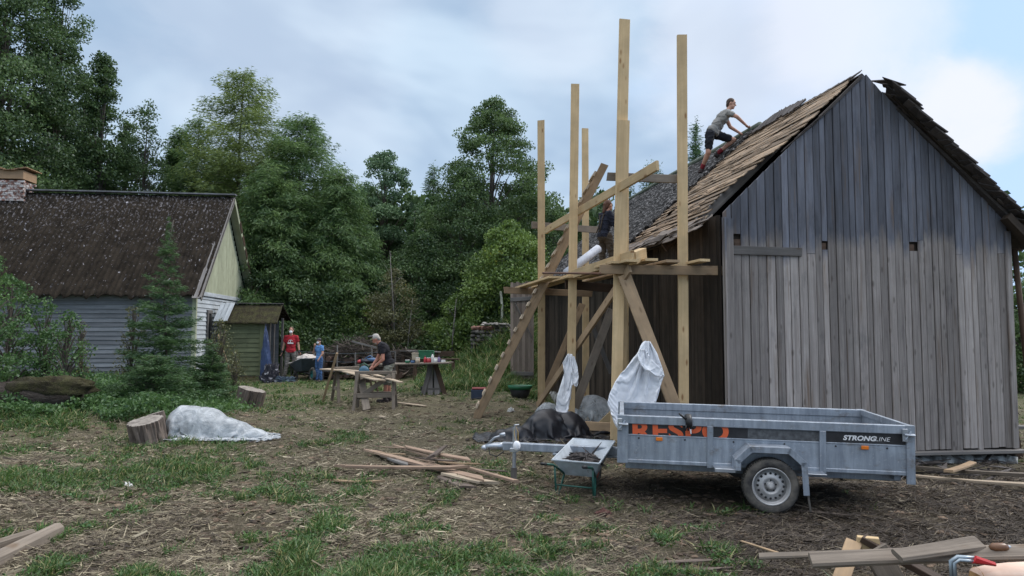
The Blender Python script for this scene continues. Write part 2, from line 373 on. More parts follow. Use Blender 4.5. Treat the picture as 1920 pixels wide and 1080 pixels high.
# ------------------------------------------------------------ ground
def pix(x, y):
    """where a ground point shows in the picture (only used to know how bare or green the yard is there)"""
    y = np.maximum(y, .5); return 960+F*x/y, 622+F*1.7/y
def greenness(x, y):
    n = fbm(x*.9+3, y*.9, 4); n2 = fbm(x*3.1, y*3.1+8, 3)
    n3 = fbm(x*8.3+5, y*8.3, 2); g = (n-.5)*1.3+(n2-.5)*1.5+(n3-.5)*.8+.10
    def sp(cx, cy, rx, ry, a): return a*np.exp(-(((x-cx)/rx)**2+((y-cy)/ry)**2))
    g = g+sp(-4.9, 8.0, 2.0, .85, .85)+sp(-1.75, 5.7, 1.0, 1.0, .36)+sp(-1.9, 7.2, .5, .45, .35)+sp(.2, 5.0, .6, .35, .25)+sp(-9, 12.6, 4.5, 2.6, .9)+sp(-10, 17, 6, 3, .8)
    g = g+sp(-9.4, 22.5, 5, 2.2, .7)+sp(0, 20.5, 2.2, 2.2, .45)+sp(.3, 27.5, 3.2, 4.5, 1.4)+sp(-2.2, 20.5, 2.0, 2.2, .35)+sp(-8.6, 19.5, 1.6, 3.0, .5)+sp(-1, 33, 12, 4, .4)-sp(-3.2, 15.2, 3.0, 2.6, .35)
    g = g+sp(.2, 8.1, .45, .4, .5)+sp(.95, 7.2, .8, .4, .3)
    g = g-sp(4.2, 6.6, 2.7, 3.2, .75)-sp(-4.0, 6.0, 1.3, .7, .45)-sp(-2.6, 13, 2.6, 4.0, .25)-sp(2.2, 9.2, 1.6, 2, .3)-sp(6.5, 10, 3.0, 3, .5)
    return np.clip(g+.05, 0, 1)
def axis(lo, hi, st, far, k=1.16):
    a = list(np.arange(lo, hi+1e-6, st)); s = st; 
    while a[-1] < far: s *= k; a.append(a[-1]+s)
    s = st
    while a[0] > -far: s *= k; a.insert(0, a[0]-s)
    return np.array(a)
gx = axis(-9, 8, .06, 600); gy = axis(3.6, 14, .06, 600); gy = gy[(gy > -80)]
XX, YY = np.meshgrid(gx, gy); ZZ = gz(XX, YY)
ZZ = ZZ+.022*(fbm(XX*9, YY*9, 3)-.5)*(YY < 16)
me = bpy.data.meshes.new('ground'); nx, ny = len(gx), len(gy)
vv = np.stack([XX, YY, ZZ], -1).reshape(-1, 3).astype(np.float32)
ii = (np.arange(ny-1)[:, None]*nx+np.arange(nx-1)[None, :]).ravel()
ff = np.stack([ii, ii+1, ii+nx+1, ii+nx], 1).astype(np.int32); nf = len(ff)
me.vertices.add(len(vv)); me.vertices.foreach_set('co', vv.ravel()); me.loops.add(nf*4); me.loops.foreach_set('vertex_index', ff.ravel())
me.polygons.add(nf); me.polygons.foreach_set('loop_start', np.arange(0, nf*4, 4, dtype=np.int32)); me.polygons.foreach_set('loop_total', np.full(nf, 4, dtype=np.int32))
at = me.attributes.new('rnd', 'FLOAT', 'POINT'); at.data.foreach_set('value', greenness(XX, YY).ravel().astype(np.float32)); at = me.attributes.new('churned', 'FLOAT', 'POINT'); at.data.foreach_set('value', (np.maximum(np.exp(-(((XX-4.0)/3.2)**2+((YY-7.2)/3.6)**2)), .8*np.exp(-(((XX+3.6)/1.4)**2+((YY-6.1)/.8)**2)))*1.15).clip(0, 1).ravel().astype(np.float32)); me.update(calc_edges=True)
m, Nn, Lk, b = newmat('yard_soil')
vW = coordn(Nn, Lk, 'World', (1, 1, 1)); a = nd(Nn, 'ShaderNodeAttribute', attribute_name='rnd')
c = mix(Nn, Lk, rng(Nn, Lk, noi(Nn, Lk, vW, 3.5, 7, .7), .35, .65), (.048, .041, .027), (.108, .092, .058))
c = mix(Nn, Lk, rng(Nn, Lk, noi(Nn, Lk, vW, 26, 5, .7), .5, .68, 0, .75), c, (.20, .172, .12))
c = mix(Nn, Lk, rng(Nn, Lk, noi(Nn, Lk, vW, .8, 5, .6), .45, .62, 0, .5), c, (.13, .12, .07))
c = mix(Nn, Lk, rng(Nn, Lk, noi(Nn, Lk, vW, 75, 3, .7), .48, .62, 0, .6), c, (.26, .23, .16))
c = mix(Nn, Lk, rng(Nn, Lk, noi(Nn, Lk, vW, 48, 4, .7), .52, .66, 0, .7), c, (.025, .02, .014))
gm = nd(Nn, 'ShaderNodeMath', operation='MULTIPLY'); Lk.new(a.outputs['Fac'], gm.inputs[0]); Lk.new(rng(Nn, Lk, noi(Nn, Lk, vW, 9, 5, .7), .35, .6, .2, 1), gm.inputs[1])
c = mix(Nn, Lk, gm.outputs[0], c, (.05, .085, .024))
a2 = nd(Nn, 'ShaderNodeAttribute', attribute_name='churned'); w2 = nd(Nn, 'ShaderNodeMath', operation='MULTIPLY'); Lk.new(a2.outputs['Fac'], w2.inputs[0]); Lk.new(rng(Nn, Lk, noi(Nn, Lk, vW, 2.2, 6, .7), .3, .55, .35, .95), w2.inputs[1])
c = mix(Nn, Lk, w2.outputs[0], c, (.040, .029, .021))
Lk.new(c, b.inputs['Base Color']); b.inputs['Roughness'].default_value = .95; b.inputs['Specular IOR Level'].default_value = .15
bump(Nn, Lk, b, noi(Nn, Lk, vW, 40, 6, .75), .9, .03)
g = mkobj('ground', me, m, None, True); tag(g, kind='structure')
rs = np.random.RandomState(3)
def scatter(n, y0, y1, xl=-.9, xr=.82, pw=1.0):
    """random ground points over the camera-side yard, denser nearby"""
    u = rs.rand(n); y = 1/((1-u)/y0**pw+u/y1**pw)**(1/pw); x = (xl+(xr-xl)*rs.rand(n))*y; return x, y
def inbarn(x, y):
    w_, l_ = tolocal(x, y); return (w_ > -.02) & (w_ < BW+.05) & (l_ > -.02) & (l_ < BL)
# litter: straw, twigs and bark shreds lying on the soil
n = 580000; x, y = scatter(n, 4.3, 22); gr = greenness(x, y); keep = (rs.rand(n) > gr*.55) & ~inbarn(x, y)
cl = fbm(x*1.6, y*1.6+30, 3); keep &= rs.rand(n) < np.clip((cl-.25)*2.2, .15, 1); x, y = x[keep], y[keep]; n = len(x)
Ls = rs.gamma(1.8, .024, n).clip(.012, .28)*(1+y*.02); Ws = rs.gamma(1.5, .0007, n).clip(.0005, .004)*(1+y*.13)
th = rs.rand(n)*np.pi; th = np.where(rs.rand(n) < .5, rs.normal(.3, .5, n), th)
d = np.stack([np.cos(th), np.sin(th), rs.normal(0, .22, n)], 1); Cc = np.stack([x, y, gz(x, y)+.012+.025*rs.rand(n)+Ls*abs(d[:, 2])*.3], 1)
sd_ = np.stack([-np.sin(th), np.cos(th), rs.normal(0, .6, n)], 1)
a_ = d*Ls[:, None]*.5; b_ = sd_*Ws[:, None]; bend = np.stack([-np.sin(th), np.cos(th), 0*th], 1)*(Ls*rs.normal(0, .12, n))[:, None]
V = np.stack([Cc-a_-b_, Cc-a_+b_, Cc+a_+b_*.5+bend, Cc+a_-b_*.5+bend], 1)
mr = bpy.data.materials.new('straw'); mr.use_nodes = True; b = mr.node_tree.nodes['Principled BSDF']; b.inputs['Roughness'].default_value = .85
a = mr.node_tree.nodes.new('ShaderNodeAttribute'); a.attribute_name = 'rnd'; rp = mr.node_tree.nodes.new('ShaderNodeValToRGB'); rp.color_ramp.interpolation = 'LINEAR'
el = rp.color_ramp.elements; el[0].position = 0; el[0].color = (.035, .026, .02, 1); el[1].position = 1; el[1].color = (.46, .40, .29, 1)
for p, q in ((.3, (.075, .058, .042)), (.55, (.17, .14, .095)), (.82, (.29, .25, .165))): e = el.new(p); e.color = (*q, 1)
mr.node_tree.links.new(a.outputs['Fac'], rp.inputs[0]); mr.node_tree.links.new(rp.outputs[0], b.inputs['Base Color'])
tint = np.clip(rs.beta(1.7, 1.7, n)+ .4*(fbm(x*1.3+50, y*1.3, 3)-.5)-.42*ss(-.5, 2.5, x)*ss(14, 10, y)+.04, 0, 1)
o = quads('straw_litter', V, mr, None, tint); tag(o, 'straw, bark shreds and twigs strewn over the trampled yard', 'litter', kind='stuff')
# wood chips and clods
mb = MB(5); x, y = scatter(5200, 4.4, 17)
for i in range(len(x)):
    if inbarn(x[i], y[i]): continue
    r_ = mb.rg.uniform(.008, .03)*(1+.04*y[i]); zz = float(gz(x[i], y[i]))
    q = Matrix.Rotation(mb.rg.uniform(0, 6.3), 3, 'Z') @ Matrix.Rotation(mb.rg.uniform(-.4, .4), 3, 'X')
    mb.ell((x[i], y[i], zz+r_*.2), (r_*mb.rg.uniform(1, 2.4), r_, r_*.35), q, n=4, m=6, noise=.5)
o = mb.build('soil_clods', pm('clod_earth', (.05, .036, .027), (.15, .105, .07), rough=.95, rnd=.7), smooth=False); tag(o, 'clods of dark earth and bark crumbs over the yard', 'clods', kind='stuff')
# grass blades
M['grass'] = leafm('grass_blades', (.032, .055, .014), (.125, .235, .058), .3, (.36, .31, .15))
def grass(name, n, y0, y1, hh, label, pw=1.0, thr=.32, seed=1, xl=-.78, xr=.78, wd=.003):
    global rs; rs = np.random.RandomState(seed)
    nt_ = n//16; x, y = scatter(nt_, y0, y1, xl, xr, pw); x = np.repeat(x, 16); y = np.repeat(y, 16); sp_ = np.repeat(rs.uniform(.012, .06, nt_), 16)*(1+.04*y); n = len(x); x = x+rs.normal(0, 1, n)*sp_; y = y+rs.normal(0, 1, n)*sp_
    tf = np.repeat(rs.uniform(.45, 1.5, nt_), 16); gr = greenness(x, y); k = (gr > thr*np.repeat(rs.uniform(.35, 1.7, nt_), 16)) & ~inbarn(x, y) & (y > 4.2); x, y, gr, tf = x[k], y[k], gr[k], tf[k]; n = len(x)
    h = hh*rs.uniform(.35, 1.25, n)*(.45+gr)*tf*(1+.9*np.exp(-(((x-.2)/2.6)**2+((y-26)/4)**2))*(y > 18)); th = rs.rand(n)*2*np.pi; wv = wd*(1+.1*y)*rs.uniform(.7, 1.5, n)
    base = np.stack([x, y, gz(x, y)-.005], 1); ln = rs.normal(0, .45, (n, 2)); ln[:, 0] += .15
    dirm = np.stack([ln[:, 0], ln[:, 1], np.ones(n)], 1); dirm /= np.linalg.norm(dirm, axis=1)[:, None]
    sv = np.stack([np.cos(th), np.sin(th), 0*th], 1)*wv[:, None]; mid = base+dirm*(h*.55)[:, None]
    tip = base+dirm*h[:, None]+np.stack([ln[:, 0]*h*.5, ln[:, 1]*h*.5, -h*.12], 1)
    V = np.concatenate([np.stack([base-sv, base+sv, mid+sv*.8, mid-sv*.8], 1), np.stack([mid-sv*.8, mid+sv*.8, tip+sv*.1, tip-sv*.1], 1)], 0)
    t = np.clip(rs.beta(2, 2.2, n)*.85+.3*(fbm(x*2, y*2+11, 3)-.4), 0, .93); t = np.where(rs.rand(n) < .16, 1.0, t)
    o = quads(name, V, M['grass'], None, np.concatenate([t, t])); tag(o, label, 'grass', kind='stuff')
grass('grass_patch', 330000, 4.3, 12, .085, 'short green grass growing in patches between the straw in the near yard', thr=.42, seed=2)
grass('far_grass', 150000, 11, 34, .075, 'green grass along the back of the yard and on the bank', thr=.45, seed=4, pw=.6, wd=.0035)
grass('bank_grass', 60000, 20, 31, .17, 'lush green grass covering the bank below the stone wall', thr=.15, seed=6, pw=.6, wd=.0035, xl=-.13, xr=.035)
# broad weeds: clover, dandelion, plantain
def weeds(name, n, y0, y1, size, label, seed, thr, xl=-.78, xr=.78, hgt=.05, mat='weed'):
    global rs; rs = np.random.RandomState(seed)
    x, y = scatter(n, y0, y1, xl, xr); gr = greenness(x, y); k = (gr > thr) & ~inbarn(x, y); x, y = x[k], y[k]; n = len(x)
    m_ = 6; X = np.repeat(x, m_)+rs.normal(0, size*1.0, n*m_); Y = np.repeat(y, m_)+rs.normal(0, size*1.0, n*m_)
    Cc = np.stack([X, Y, gz(X, Y)+rs.rand(n*m_)*hgt+.008], 1)
    V = leafcards(Cc, size*rs.uniform(.6, 1.5, n*m_), size*rs.uniform(.35, .9, n*m_), rs, np.tile([[0, 0, .3]], (n*m_, 1)), .2, .0)
    o = quads(name, V, M[mat], None, np.clip(np.repeat(rs.beta(2, 2, n), m_)+rs.normal(0, .12, n*m_), 0, 1)); tag(o, label, 'weeds', kind='stuff')
M['weed'] = leafm('weed_leaves', (.035, .08, .026), (.11, .22, .06), .3)
weeds('clover_weeds', 20000, 4.3, 12, .028, 'clover and dandelion leaves in the green patches of the near yard', 21, .42)
# ------------------------------------------------------------ barn
barn = empty('barn', (BX, BY, 0), 'tall weathered timber barn with half stripped gable roof behind the trailer', 'barn', rz=BA)
ZE, ZP, ZB = 3.57, 5.93, -.19
def gtop(w): return ZE+(ZP-ZE)*w/BP if w < BP else ZP-(ZP-ZE)*(w-BP)/(BW-BP)
def slab(mb, w0, w1, z0, z1a, z1b, l0=-.028, t=.028, rnd=None, nseg=3):
    """one vertical board of the gable in barn coordinates, top cut on the roof slope"""
    vs = []; gs = []
    for k in range(nseg+1):
        u = k/nseg; wob = mb.rg.uniform(-.002, .002)
        za = z0+(z1a-z0)*u; zb = z0+(z1b-z0)*u
        for (w_, z_, l_) in ((w0+.0055, za, l0+.006), (w0+.013, za, l0), (w1-.013, zb, l0), (w1-.0055, zb, l0+.006), (w1-.0055, zb, l0+t), (w0+.0055, za, l0+t)):
            vs.append((w_+wob, l_+wob, z_)); gs.append((z_, w_, l_))
    fs = [(k*6+j, k*6+(j+1) % 6, k*6+6+(j+1) % 6, k*6+6+j) for k in range(nseg) for j in range(6)]
    fs += [(5, 4, 3, 2, 1, 0), tuple(nseg*6+j for j in range(6))]
    mb.add(vs, fs, gs, rnd)
NOT = [(.18, .31, 3.03, 3.22), (1.63, 1.84, 3.00, 3.14), (3.20, 3.40, 3.01, 3.16)]
mb = MB(11); w_ = 0.0
cuts = []
while w_ < BW-.05:
    wd_ = mb.rg.choice([.105, .12, .13, .14, .15]); w2 = min(w_+wd_, BW)
    if BW-w2 < .06: w2 = BW
    cuts.append((w_, w2)); w_ = w2
for (a0, a1) in cuts:
    jog = mb.rg.uniform(-.009, .008); r_ = mb.rg.random(); hole = None
    for nn_ in NOT:
        if (a0+a1)/2 > nn_[0] and (a0+a1)/2 < nn_[1]: hole = nn_
    l0 = -.03+jog; zb = ZB+mb.rg.uniform(-.02, .02)
    extra = .13 if a1 < BP and a0 > BP-.35 else 0
    ta, tb = gtop(a0)-.02, gtop(a1)-.02
    if a1 > BP > a0: ta = tb = ZP-.06
    if hole:
        slab(mb, a0, a1, zb, hole[2], hole[2], l0, .028, r_); slab(mb, a0, a1, hole[3], ta, tb, l0, .028, mb.rg.random())
    elif .10 < a0 < 1.5 and mb.rg.random() < .8:
        slab(mb, a0, a1, zb, 2.93, 2.93, l0, .028, r_); slab(mb, a0, a1, 2.935, ta, tb, l0, .028, mb.rg.random())
    elif mb.rg.random() < .25:
        zc = mb.rg.uniform(2.6, 3.4); slab(mb, a0, a1, zb, zc, zc, l0, .028, r_); slab(mb, a0, a1, zc+.004, ta, tb, l0+mb.rg.uniform(-.004, .004), .028, mb.rg.random())
    else: slab(mb, a0, a1, zb, ta, tb, l0, .028, r_)
mb.build('gable_wall', M['gable'], barn)
mb = MB(12); mb.board((.02, -.045, 2.965), (1.30, -.045, 2.95), .135, .03, wd=(0, 0, 1), seg=3); mb.build('batten', M['greywood'], barn)
mb = MB(13)       # dark sheet added as the shade behind gaps and notches, with log ends inside the notches
mb.add([(.05, .03, -.3), (BW-.05, .03, -.3), (BW-.05, .03, ZE-.1), (BP, .03, ZP-.15), (.05, .03, ZE-.1), (.05, .06, -.3), (BW-.05, .06, -.3), (BW-.05, .06, ZE-.1), (BP, .06, ZP-.15), (.05, .06, ZE-.1)],
       [(0, 1, 2, 3, 4), (9, 8, 7, 6, 5), (0, 5, 6, 1), (1, 6, 7, 2), (2, 7, 8, 3), (3, 8, 9, 4), (4, 9, 5, 0)])
mb.build('dark_backing', M['side'], barn)
for nn_ in NOT:
    mb = MB(14); mb.board((nn_[0]+.01, .012, nn_[2]+.05), (nn_[0]+.12, .012, nn_[2]+.05), .12, .03, wd=(0, 0, 1)); mb.build('log_end', M['brownwood'], barn)
# side walls: vertical dark boards, far gable
mb = MB(15); l_ = 0.02
while l_ < BL:
    wd_ = mb.rg.choice([.11, .13, .15]); r_ = mb.rg.random(); jog = mb.rg.uniform(-.006, .006)
    mb.board((-.03+jog, l_+wd_/2, -.75), (-.03+jog, l_+wd_/2, ZE-.05), wd_-.008, .026, wd=(0, 1, 0), rnd=r_, seg=2)
    l_ += wd_
mb.build('side_wall', M['side'], barn)
mb = MB(16); mb.board((BW+.0, 0, 0), (BW+.0, BL, 0), .03, 7.0, wd=(1, 0, 0)); 
mb.v = [(x_, y_, max(-.6, min(z_, ZE-.05))) for x_, y_, z_ in mb.v]; mb.build('rear_side_wall', M['greywood'], barn)
mb = MB(17); mb.add([(0, BL, -.7), (BW, BL, -.7), (BW, BL, ZE), (BP, BL, ZP-.1), (0, BL, ZE), (0, BL+.03, -.7), (BW, BL+.03, -.7), (BW, BL+.03, ZE), (BP, BL+.03, ZP-.1), (0, BL+.03, ZE)],
       [(0, 1, 2, 3, 4), (9, 8, 7, 6, 5), (0, 5, 6, 1), (1, 6, 7, 2), (2, 7, 8, 3), (3, 8, 9, 4), (4, 9, 5, 0)]); mb.build('far_gable_wall', M['side'], barn)
mb = MB(18); mb.board((.07, -.062, ZB-.02), (.07, -.062, ZE-.12), .15, .03, wd=(1, 0, 0), seg=4)
mb.board((.01, -.04, ZB-.3), (.01, -.04, ZE-.1), .03, .10, wd=(1, 0, 0), seg=3)
mb.build('corner_board', M['gable'], barn)
mb = MB(19); mb.board((BW-.04, -.05, ZB), (BW-.02, -.05, ZE-.2), .10, .035, wd=(1, 0, 0), seg=4); mb.build('corner_board', M['gable'], barn)
mb = MB(20); mb.board((-.02, -.07, ZB-.035), (BW+.1, -.07, ZB-.05), .16, .05, wd=(0, 1, 0), seg=8, warp=.01); mb.build('base_ledge', M['greywood'], barn)
mb = MB(21)      # stone footing
for k in range(26):
    u = k/26*BW; mb.ell((u+.1, .06, ZB-.24+mb.rg.uniform(-.03, .03)), (.13+mb.rg.uniform(0, .06), .12, .15+mb.rg.uniform(-.03, .04)), n=7, m=10, noise=.35, ns=2)
for k in range(50): mb.ell((-.0, k*.26+.1, -.42), (.12, .17, .22), n=6, m=8, noise=.35, ns=2)
mb.build('stone_footing', pm('limewashed_stone', (.36, .37, .36), (.13, .125, .12), scale=5, lo=.42, hi=.6, bmp=.8, bsc=18, bd=.03, rnd=.35), barn, True)
# roof: rafters, laths on the stripped strip, old covering further back
SL = math.hypot(BP+.35, (ZP-ZE)*(BP+.35)/BP); 
def rp(s, l, up=0):     # left slope: s from the ridge down, l along the ridge
    dx = BP/math.hypot(BP, ZP-ZE); dz = (ZP-ZE)/math.hypot(BP, ZP-ZE)
    return Vector((BP-s*dx-up*dz, l, ZP-s*dz+up*dx))
dxs, dzs = BP/math.hypot(BP, ZP-ZE), (ZP-ZE)/math.hypot(BP, ZP-ZE)
for k, l_ in enumerate((.98, 1.7, 3.0, 4.4)):
    mb = MB(30+k); mb.board(rp(.05, l_, -.05 if k == 0 else -.07), rp(SL-(.5 if k == 0 else .02), l_, -.05 if k == 0 else -.07), .16, .07, wd=(-dzs, 0, dxs), seg=4, ch=.01); mb.build('rafter', M['greywood'] if k == 0 else M['brownwood'], barn)
def lend(s): return float(.04+.05*math.sin(s*5)**2+.85*ss(1.3, 2.9, s)-.75*ss(3.0, 3.6, s))
def oldstart(s): return 3.3+(4.3-3.3)*(s/SL)
mb = MB(40); s_ = .03; k = 0
while s_ < SL-.05:
    wd_ = mb.rg.uniform(.07, .115); l0 = lend(s_)+mb.rg.uniform(-.05, .09); l1 = oldstart(s_)+.3; r_ = mb.rg.random(); cur = l0
    lift = .03+mb.rg.uniform(-.006, .012)
    while cur < l1:
        nx_ = min(l1, cur+mb.rg.uniform(2.2, 5.0)); nx_ = l1 if l1-nx_ < .8 else nx_
        if s_ > 1.1 and mb.rg.random() < .05: cur = min(l1, cur+mb.rg.uniform(.3, .9)); continue
        a0 = rp(s_+wd_/2+mb.rg.uniform(-.016, .016), cur, lift+mb.rg.uniform(0, .01)); a1 = rp(s_+wd_/2+mb.rg.uniform(-.016, .016), nx_-.02, lift+mb.rg.uniform(0, .01))
        mb.board(a0, a1, wd_, .016, wd=(-dxs, 0, -dzs), seg=6, warp=mb.rg.uniform(-.012, .014), skew=.03, twist=mb.rg.uniform(-.08, .08)); cur = nx_
    s_ += wd_+mb.rg.choice([.004, .008, .02, .035]) + (.05 if s_ > 1.8 else .005)
mb.build('roof_lath', M['lath'], barn)
mb = MB(41)        # shreds of old shingles left on the laths
for i in range(170):
    s0 = mb.rg.uniform(.1, SL-.1); l0 = mb.rg.uniform(lend(s0)+.05, oldstart(s0)); a0 = rp(s0, l0, .055+mb.rg.uniform(0, .02)); ln = mb.rg.uniform(.12, .5)
    a1 = rp(s0+mb.rg.uniform(-.03, .05), min(l0+ln, oldstart(s0)+.2), .055+mb.rg.uniform(0, .02)); mb.board(a0, a1, mb.rg.uniform(.015, .06), .006, wd=(-dxs, 0, -dzs), skew=.2, rnd=mb.rg.random())
mb.build('shingle_shred', M['lath'], barn)
mb = MB(42)        # curled old shingles along the eave
for i in range(64):
    l0 = mb.rg.uniform(-.1, 4.6); s0 = SL-mb.rg.uniform(.02, .30); ln = mb.rg.uniform(.4, 1.3)
    a0 = rp(s0+mb.rg.uniform(-.05, .06), l0, .04+mb.rg.uniform(0, .06)); a1 = rp(s0+.06, l0+ln, .03+mb.rg.uniform(0, .05)); mb.board(a0, a1, mb.rg.uniform(.05, .14), .012, wd=(-dxs, 0, -dzs), seg=5, warp=mb.rg.uniform(-.05, .05), twist=mb.rg.uniform(-.6, .6), skew=.15)
mb.build('curled_shingle', M['eave'], barn)
# dark sheet just below the laths so that their gaps read dark
mb = MB(43); vs = [rp(.1, 1.3, -.05), rp(SL-.1, 1.5, -.05), rp(SL-.1, BL, 0), rp(.1, BL, 0)]
mb.add([*vs, *[v+Vector((dzs*.03, 0, -dxs*.03)) for v in vs]], [(0, 3, 2, 1), (4, 5, 6, 7), (0, 1, 5, 4), (1, 2, 6, 5), (2, 3, 7, 6), (3, 0, 4, 7)]); mb.build('roof_underlay', M['side'], barn)
# old covering: overlapping courses
mb = MB(44); ns = 60; nl = 90
vs = []; gs = []
for i in range(ns+1):
    for j in range(nl+1):
        s0 = .0+SL*1.02*i/ns; l0 = oldstart(s0)+.06*math.sin(i*1.7)+.04*math.sin(i*.6); l1 = BL+.25; l0 = l0+(l1-l0)*j/nl
        st = .06+.02*((s0*5) % 1.0)+.045*(mnoise.noise(Vector((s0*5, l0*2.2, 3)))+.5)+.03*mnoise.noise(Vector((s0*17, l0*9, 1)))
        vs.append(rp(s0, l0, st)); gs.append((l0, s0, 0))
fs = [(i*(nl+1)+j, i*(nl+1)+j+1, (i+1)*(nl+1)+j+1, (i+1)*(nl+1)+j) for i in range(ns) for j in range(nl)]
o_ = len(vs); vs += [rp(SL*1.02*i/ns, oldstart(SL*1.02*i/ns)+.06*math.sin(i*1.7)+.04*math.sin(i*.6), .0) for i in range(ns+1)]; gs += [(0, 0, 0)]*(ns+1)
fs += [(i*(nl+1), (i+1)*(nl+1), o_+i+1, o_+i) for i in range(ns)]
o_ = len(vs); vs += [rp(SL*1.02, oldstart(SL*1.02)+(BL+.25-oldstart(SL*1.02))*j/nl, -.01) for j in range(nl+1)]; gs += [(0, 0, 0)]*(nl+1)
fs += [(ns*(nl+1)+j, ns*(nl+1)+j+1, o_+j+1, o_+j) for j in range(nl)]
mb.add(vs, fs, gs); mb.build('old_roof_covering', M['roofold'], barn)
mb = MB(45)         # lifted black edge of old shingles along the ridge top
for i in range(26):
    l0 = 1.55+i*.075; mb.board(rp(-.03, l0, .07+.06*math.sin((i+2)*.12)), rp(mb.rg.uniform(.16, .28), l0+.02, .085), .12, .025, wd=(0, 1, 0), rnd=mb.rg.random(), skew=.05)
for i in range(14): mb.board(rp(.02, i*.12, .04), rp(.12, i*.12+.03, .05), .11, .015, wd=(0, 1, 0), skew=.08)
mb.build('ridge_shingle', M['shake'], barn)
mb = MB(46); mb.tube([rp(-.03, 3.2, .09), rp(-.03, 6, .08), rp(-.03, 9, .10), rp(-.03, BL+.2, .08)], .07, 10); mb.build('ridge_cap', pm('mossy_ridge', (.13, .15, .12), (.08, .1, .07)), barn, True)
mb = MB(47)
for k, (a, b_, h) in enumerate(((.10, 1.15, .05),)):
    mb.board(rp(a, -.04, -.02), rp(b_, -.04, -.02), .05, .03, wd=(-dzs, 0, dxs), seg=3, warp=.01)
for i in range(12): mb.board(rp(.9+i*.035, -.05, -.02-i*.002), rp(1.5+mb.rg.uniform(-.2, .3)+i*.03, mb.rg.uniform(-.1, .0), .02), .012, .006, skew=0)
mb.build('verge_board', M['shake'], barn)
# right slope: covering in thick ragged courses that overhang the gable
dr = math.hypot(BW-BP, ZP-ZE); dxr, dzr = (BW-BP)/dr, (ZP-ZE)/dr; SR = dr+.62
def rq(s, l, up=0): return Vector((BP+s*dxr+up*dzr, l, ZP-s*dzr+up*dxr))
mb = MB(50); s_ = .60; 
while s_ < SR:
    l_ = -.34+mb.rg.uniform(-.03, .05)
    while l_ < 1.2:
        wd_ = mb.rg.uniform(.12, .26); ex = mb.rg.uniform(-.03, .04)
        mb.board(rq(s_-.16+ex, l_+wd_/2, .03), rq(s_+.16+ex, l_+wd_/2, .075+mb.rg.uniform(0, .02)), wd_-.008, .028, wd=(0, 1, 0), skew=.10, rnd=mb.rg.random()); l_ += wd_
    s_ += .12
for (s0, l0, up, ln, tw) in ((.42, -.2, .03, .24, .5), (.36, -.05, .06, .26, .3), (.46, -.1, .02, .2, -.2)): mb.board(rq(s0-.1, l0, up), rq(s0-.1+ln, l0-.05, up+.12), .13, .02, wd=(0, 1, 0), twist=tw, skew=.1)
mb.build('verge_shingles', M['shake'], barn)
mb = MB(51); vs = [rq(.0, .02, 0), rq(SR, -.2, 0), rq(SR, BL+.2, 0), rq(0, BL+.2, 0)]
mb.add([*vs, *[v-Vector((dzr*.05, 0, dxr*.05)) for v in vs]], [(0, 1, 2, 3), (7, 6, 5, 4), (0, 4, 5, 1), (1, 5, 6, 2), (2, 6, 7, 3), (3, 7, 4, 0)]); mb.build('rear_roof_slope', M['shake'], barn)
mb = MB(52); mb.board(rq(dr-.15, -.20, -.12), rq(SR-.02, -.2, -.12), .16, .12, wd=(0, 1, 0)); mb.board(rq(.6, -.10, .02), rq(SR, -.10, .02), .04, .04, wd=(dzr, 0, dxr), seg=4); mb.build('rafter', M['side'], barn)
# door leaf hung at the far corner
door = MB(53); Yd = 23.3
def dP(px, py, Y=Yd): return P(px, py, Y)
xs = np.linspace(957, 1001, 9)
for i in range(8):
    a0 = dP((xs[i]+xs[i+1])/2, 722); a1 = dP((xs[i]+xs[i+1])/2, 529+door.rg.uniform(-2, 2)); door.board(a0, a1, .095, .03, wd=(1, 0, 0), rnd=door.rg.random(), seg=2)
dd = door.build('door', wood('door_boards', (.30, .24, .20), (.19, .15, .125), rnd=.3), barn, local=True)
mb = MB(54); 
for (q0, q1) in (((957, 562), (1001, 559)), ((957, 700), (1000, 701)), ((966, 568), (997, 632))):
    mb = MB(54); mb.board(dP(*q0, Yd-.05), dP(*q1, Yd-.05), .13, .03, wd=(0, 0, 1) if q0[0] == 957 else None); o = mb.build('door_brace', M['greywood'], barn, local=True); o.parent = dd
mb = MB(55); mb.board(bw(-.12, BL-.15, -.7), bw(-.12, BL-.15, ZE-.1), .2, .2, wd=(1, 0, 0)); mb.build('corner_post', M['side'], barn, local=True)
# ------------------------------------------------------------ house on the left
HO = P(362, 640, 23.0); HX, HY = HO.x, HO.y; HA = R(6.5)
house = empty('old_house', (HX, HY, 0), 'low grey boarded house with mossy corrugated roof and gable end, left of the yard', 'house', rz=HA)
HL, HW = 15.0, 6.2; hz0, hze, hzp = .12, 3.0, 6.82        # local x negative along the front, y to the back
def hP(px, py, y):      # local point on the ray of a pixel at local depth y from the front wall plane
    Mi = inv(house); o = Mi @ Vector((0, 0, CAMZ)); d = (Mi @ P(px, py, 1.0))-o; t = (y-o.y)/d.y; return o+d*t
M['siding'] = wood('shaded_grey_siding', (.27, .28, .295), (.13, .14, .15), (.07, .07, .07), gs=(.8, 9, 9), rnd=.22, knots=.2, bmp=.3)  # front wall grey, darkened in its colour for the shade of the trees
M['siding_white'] = wood('flaking_white_siding', (.56, .60, .63), (.36, .39, .42), (.25, .25, .25), gs=(.8, 8, 8), rnd=.1, knots=.3, bmp=.3)
M['palegreen'] = wood('pale_green_boards', (.44, .46, .33), (.34, .36, .25), gs=(1, 9, 9), rnd=.12, knots=.2)
M['shedgreen'] = wood('olive_green_boards', (.175, .195, .11), (.125, .14, .078), gs=(1, 9, 9), rnd=.15, knots=.2)
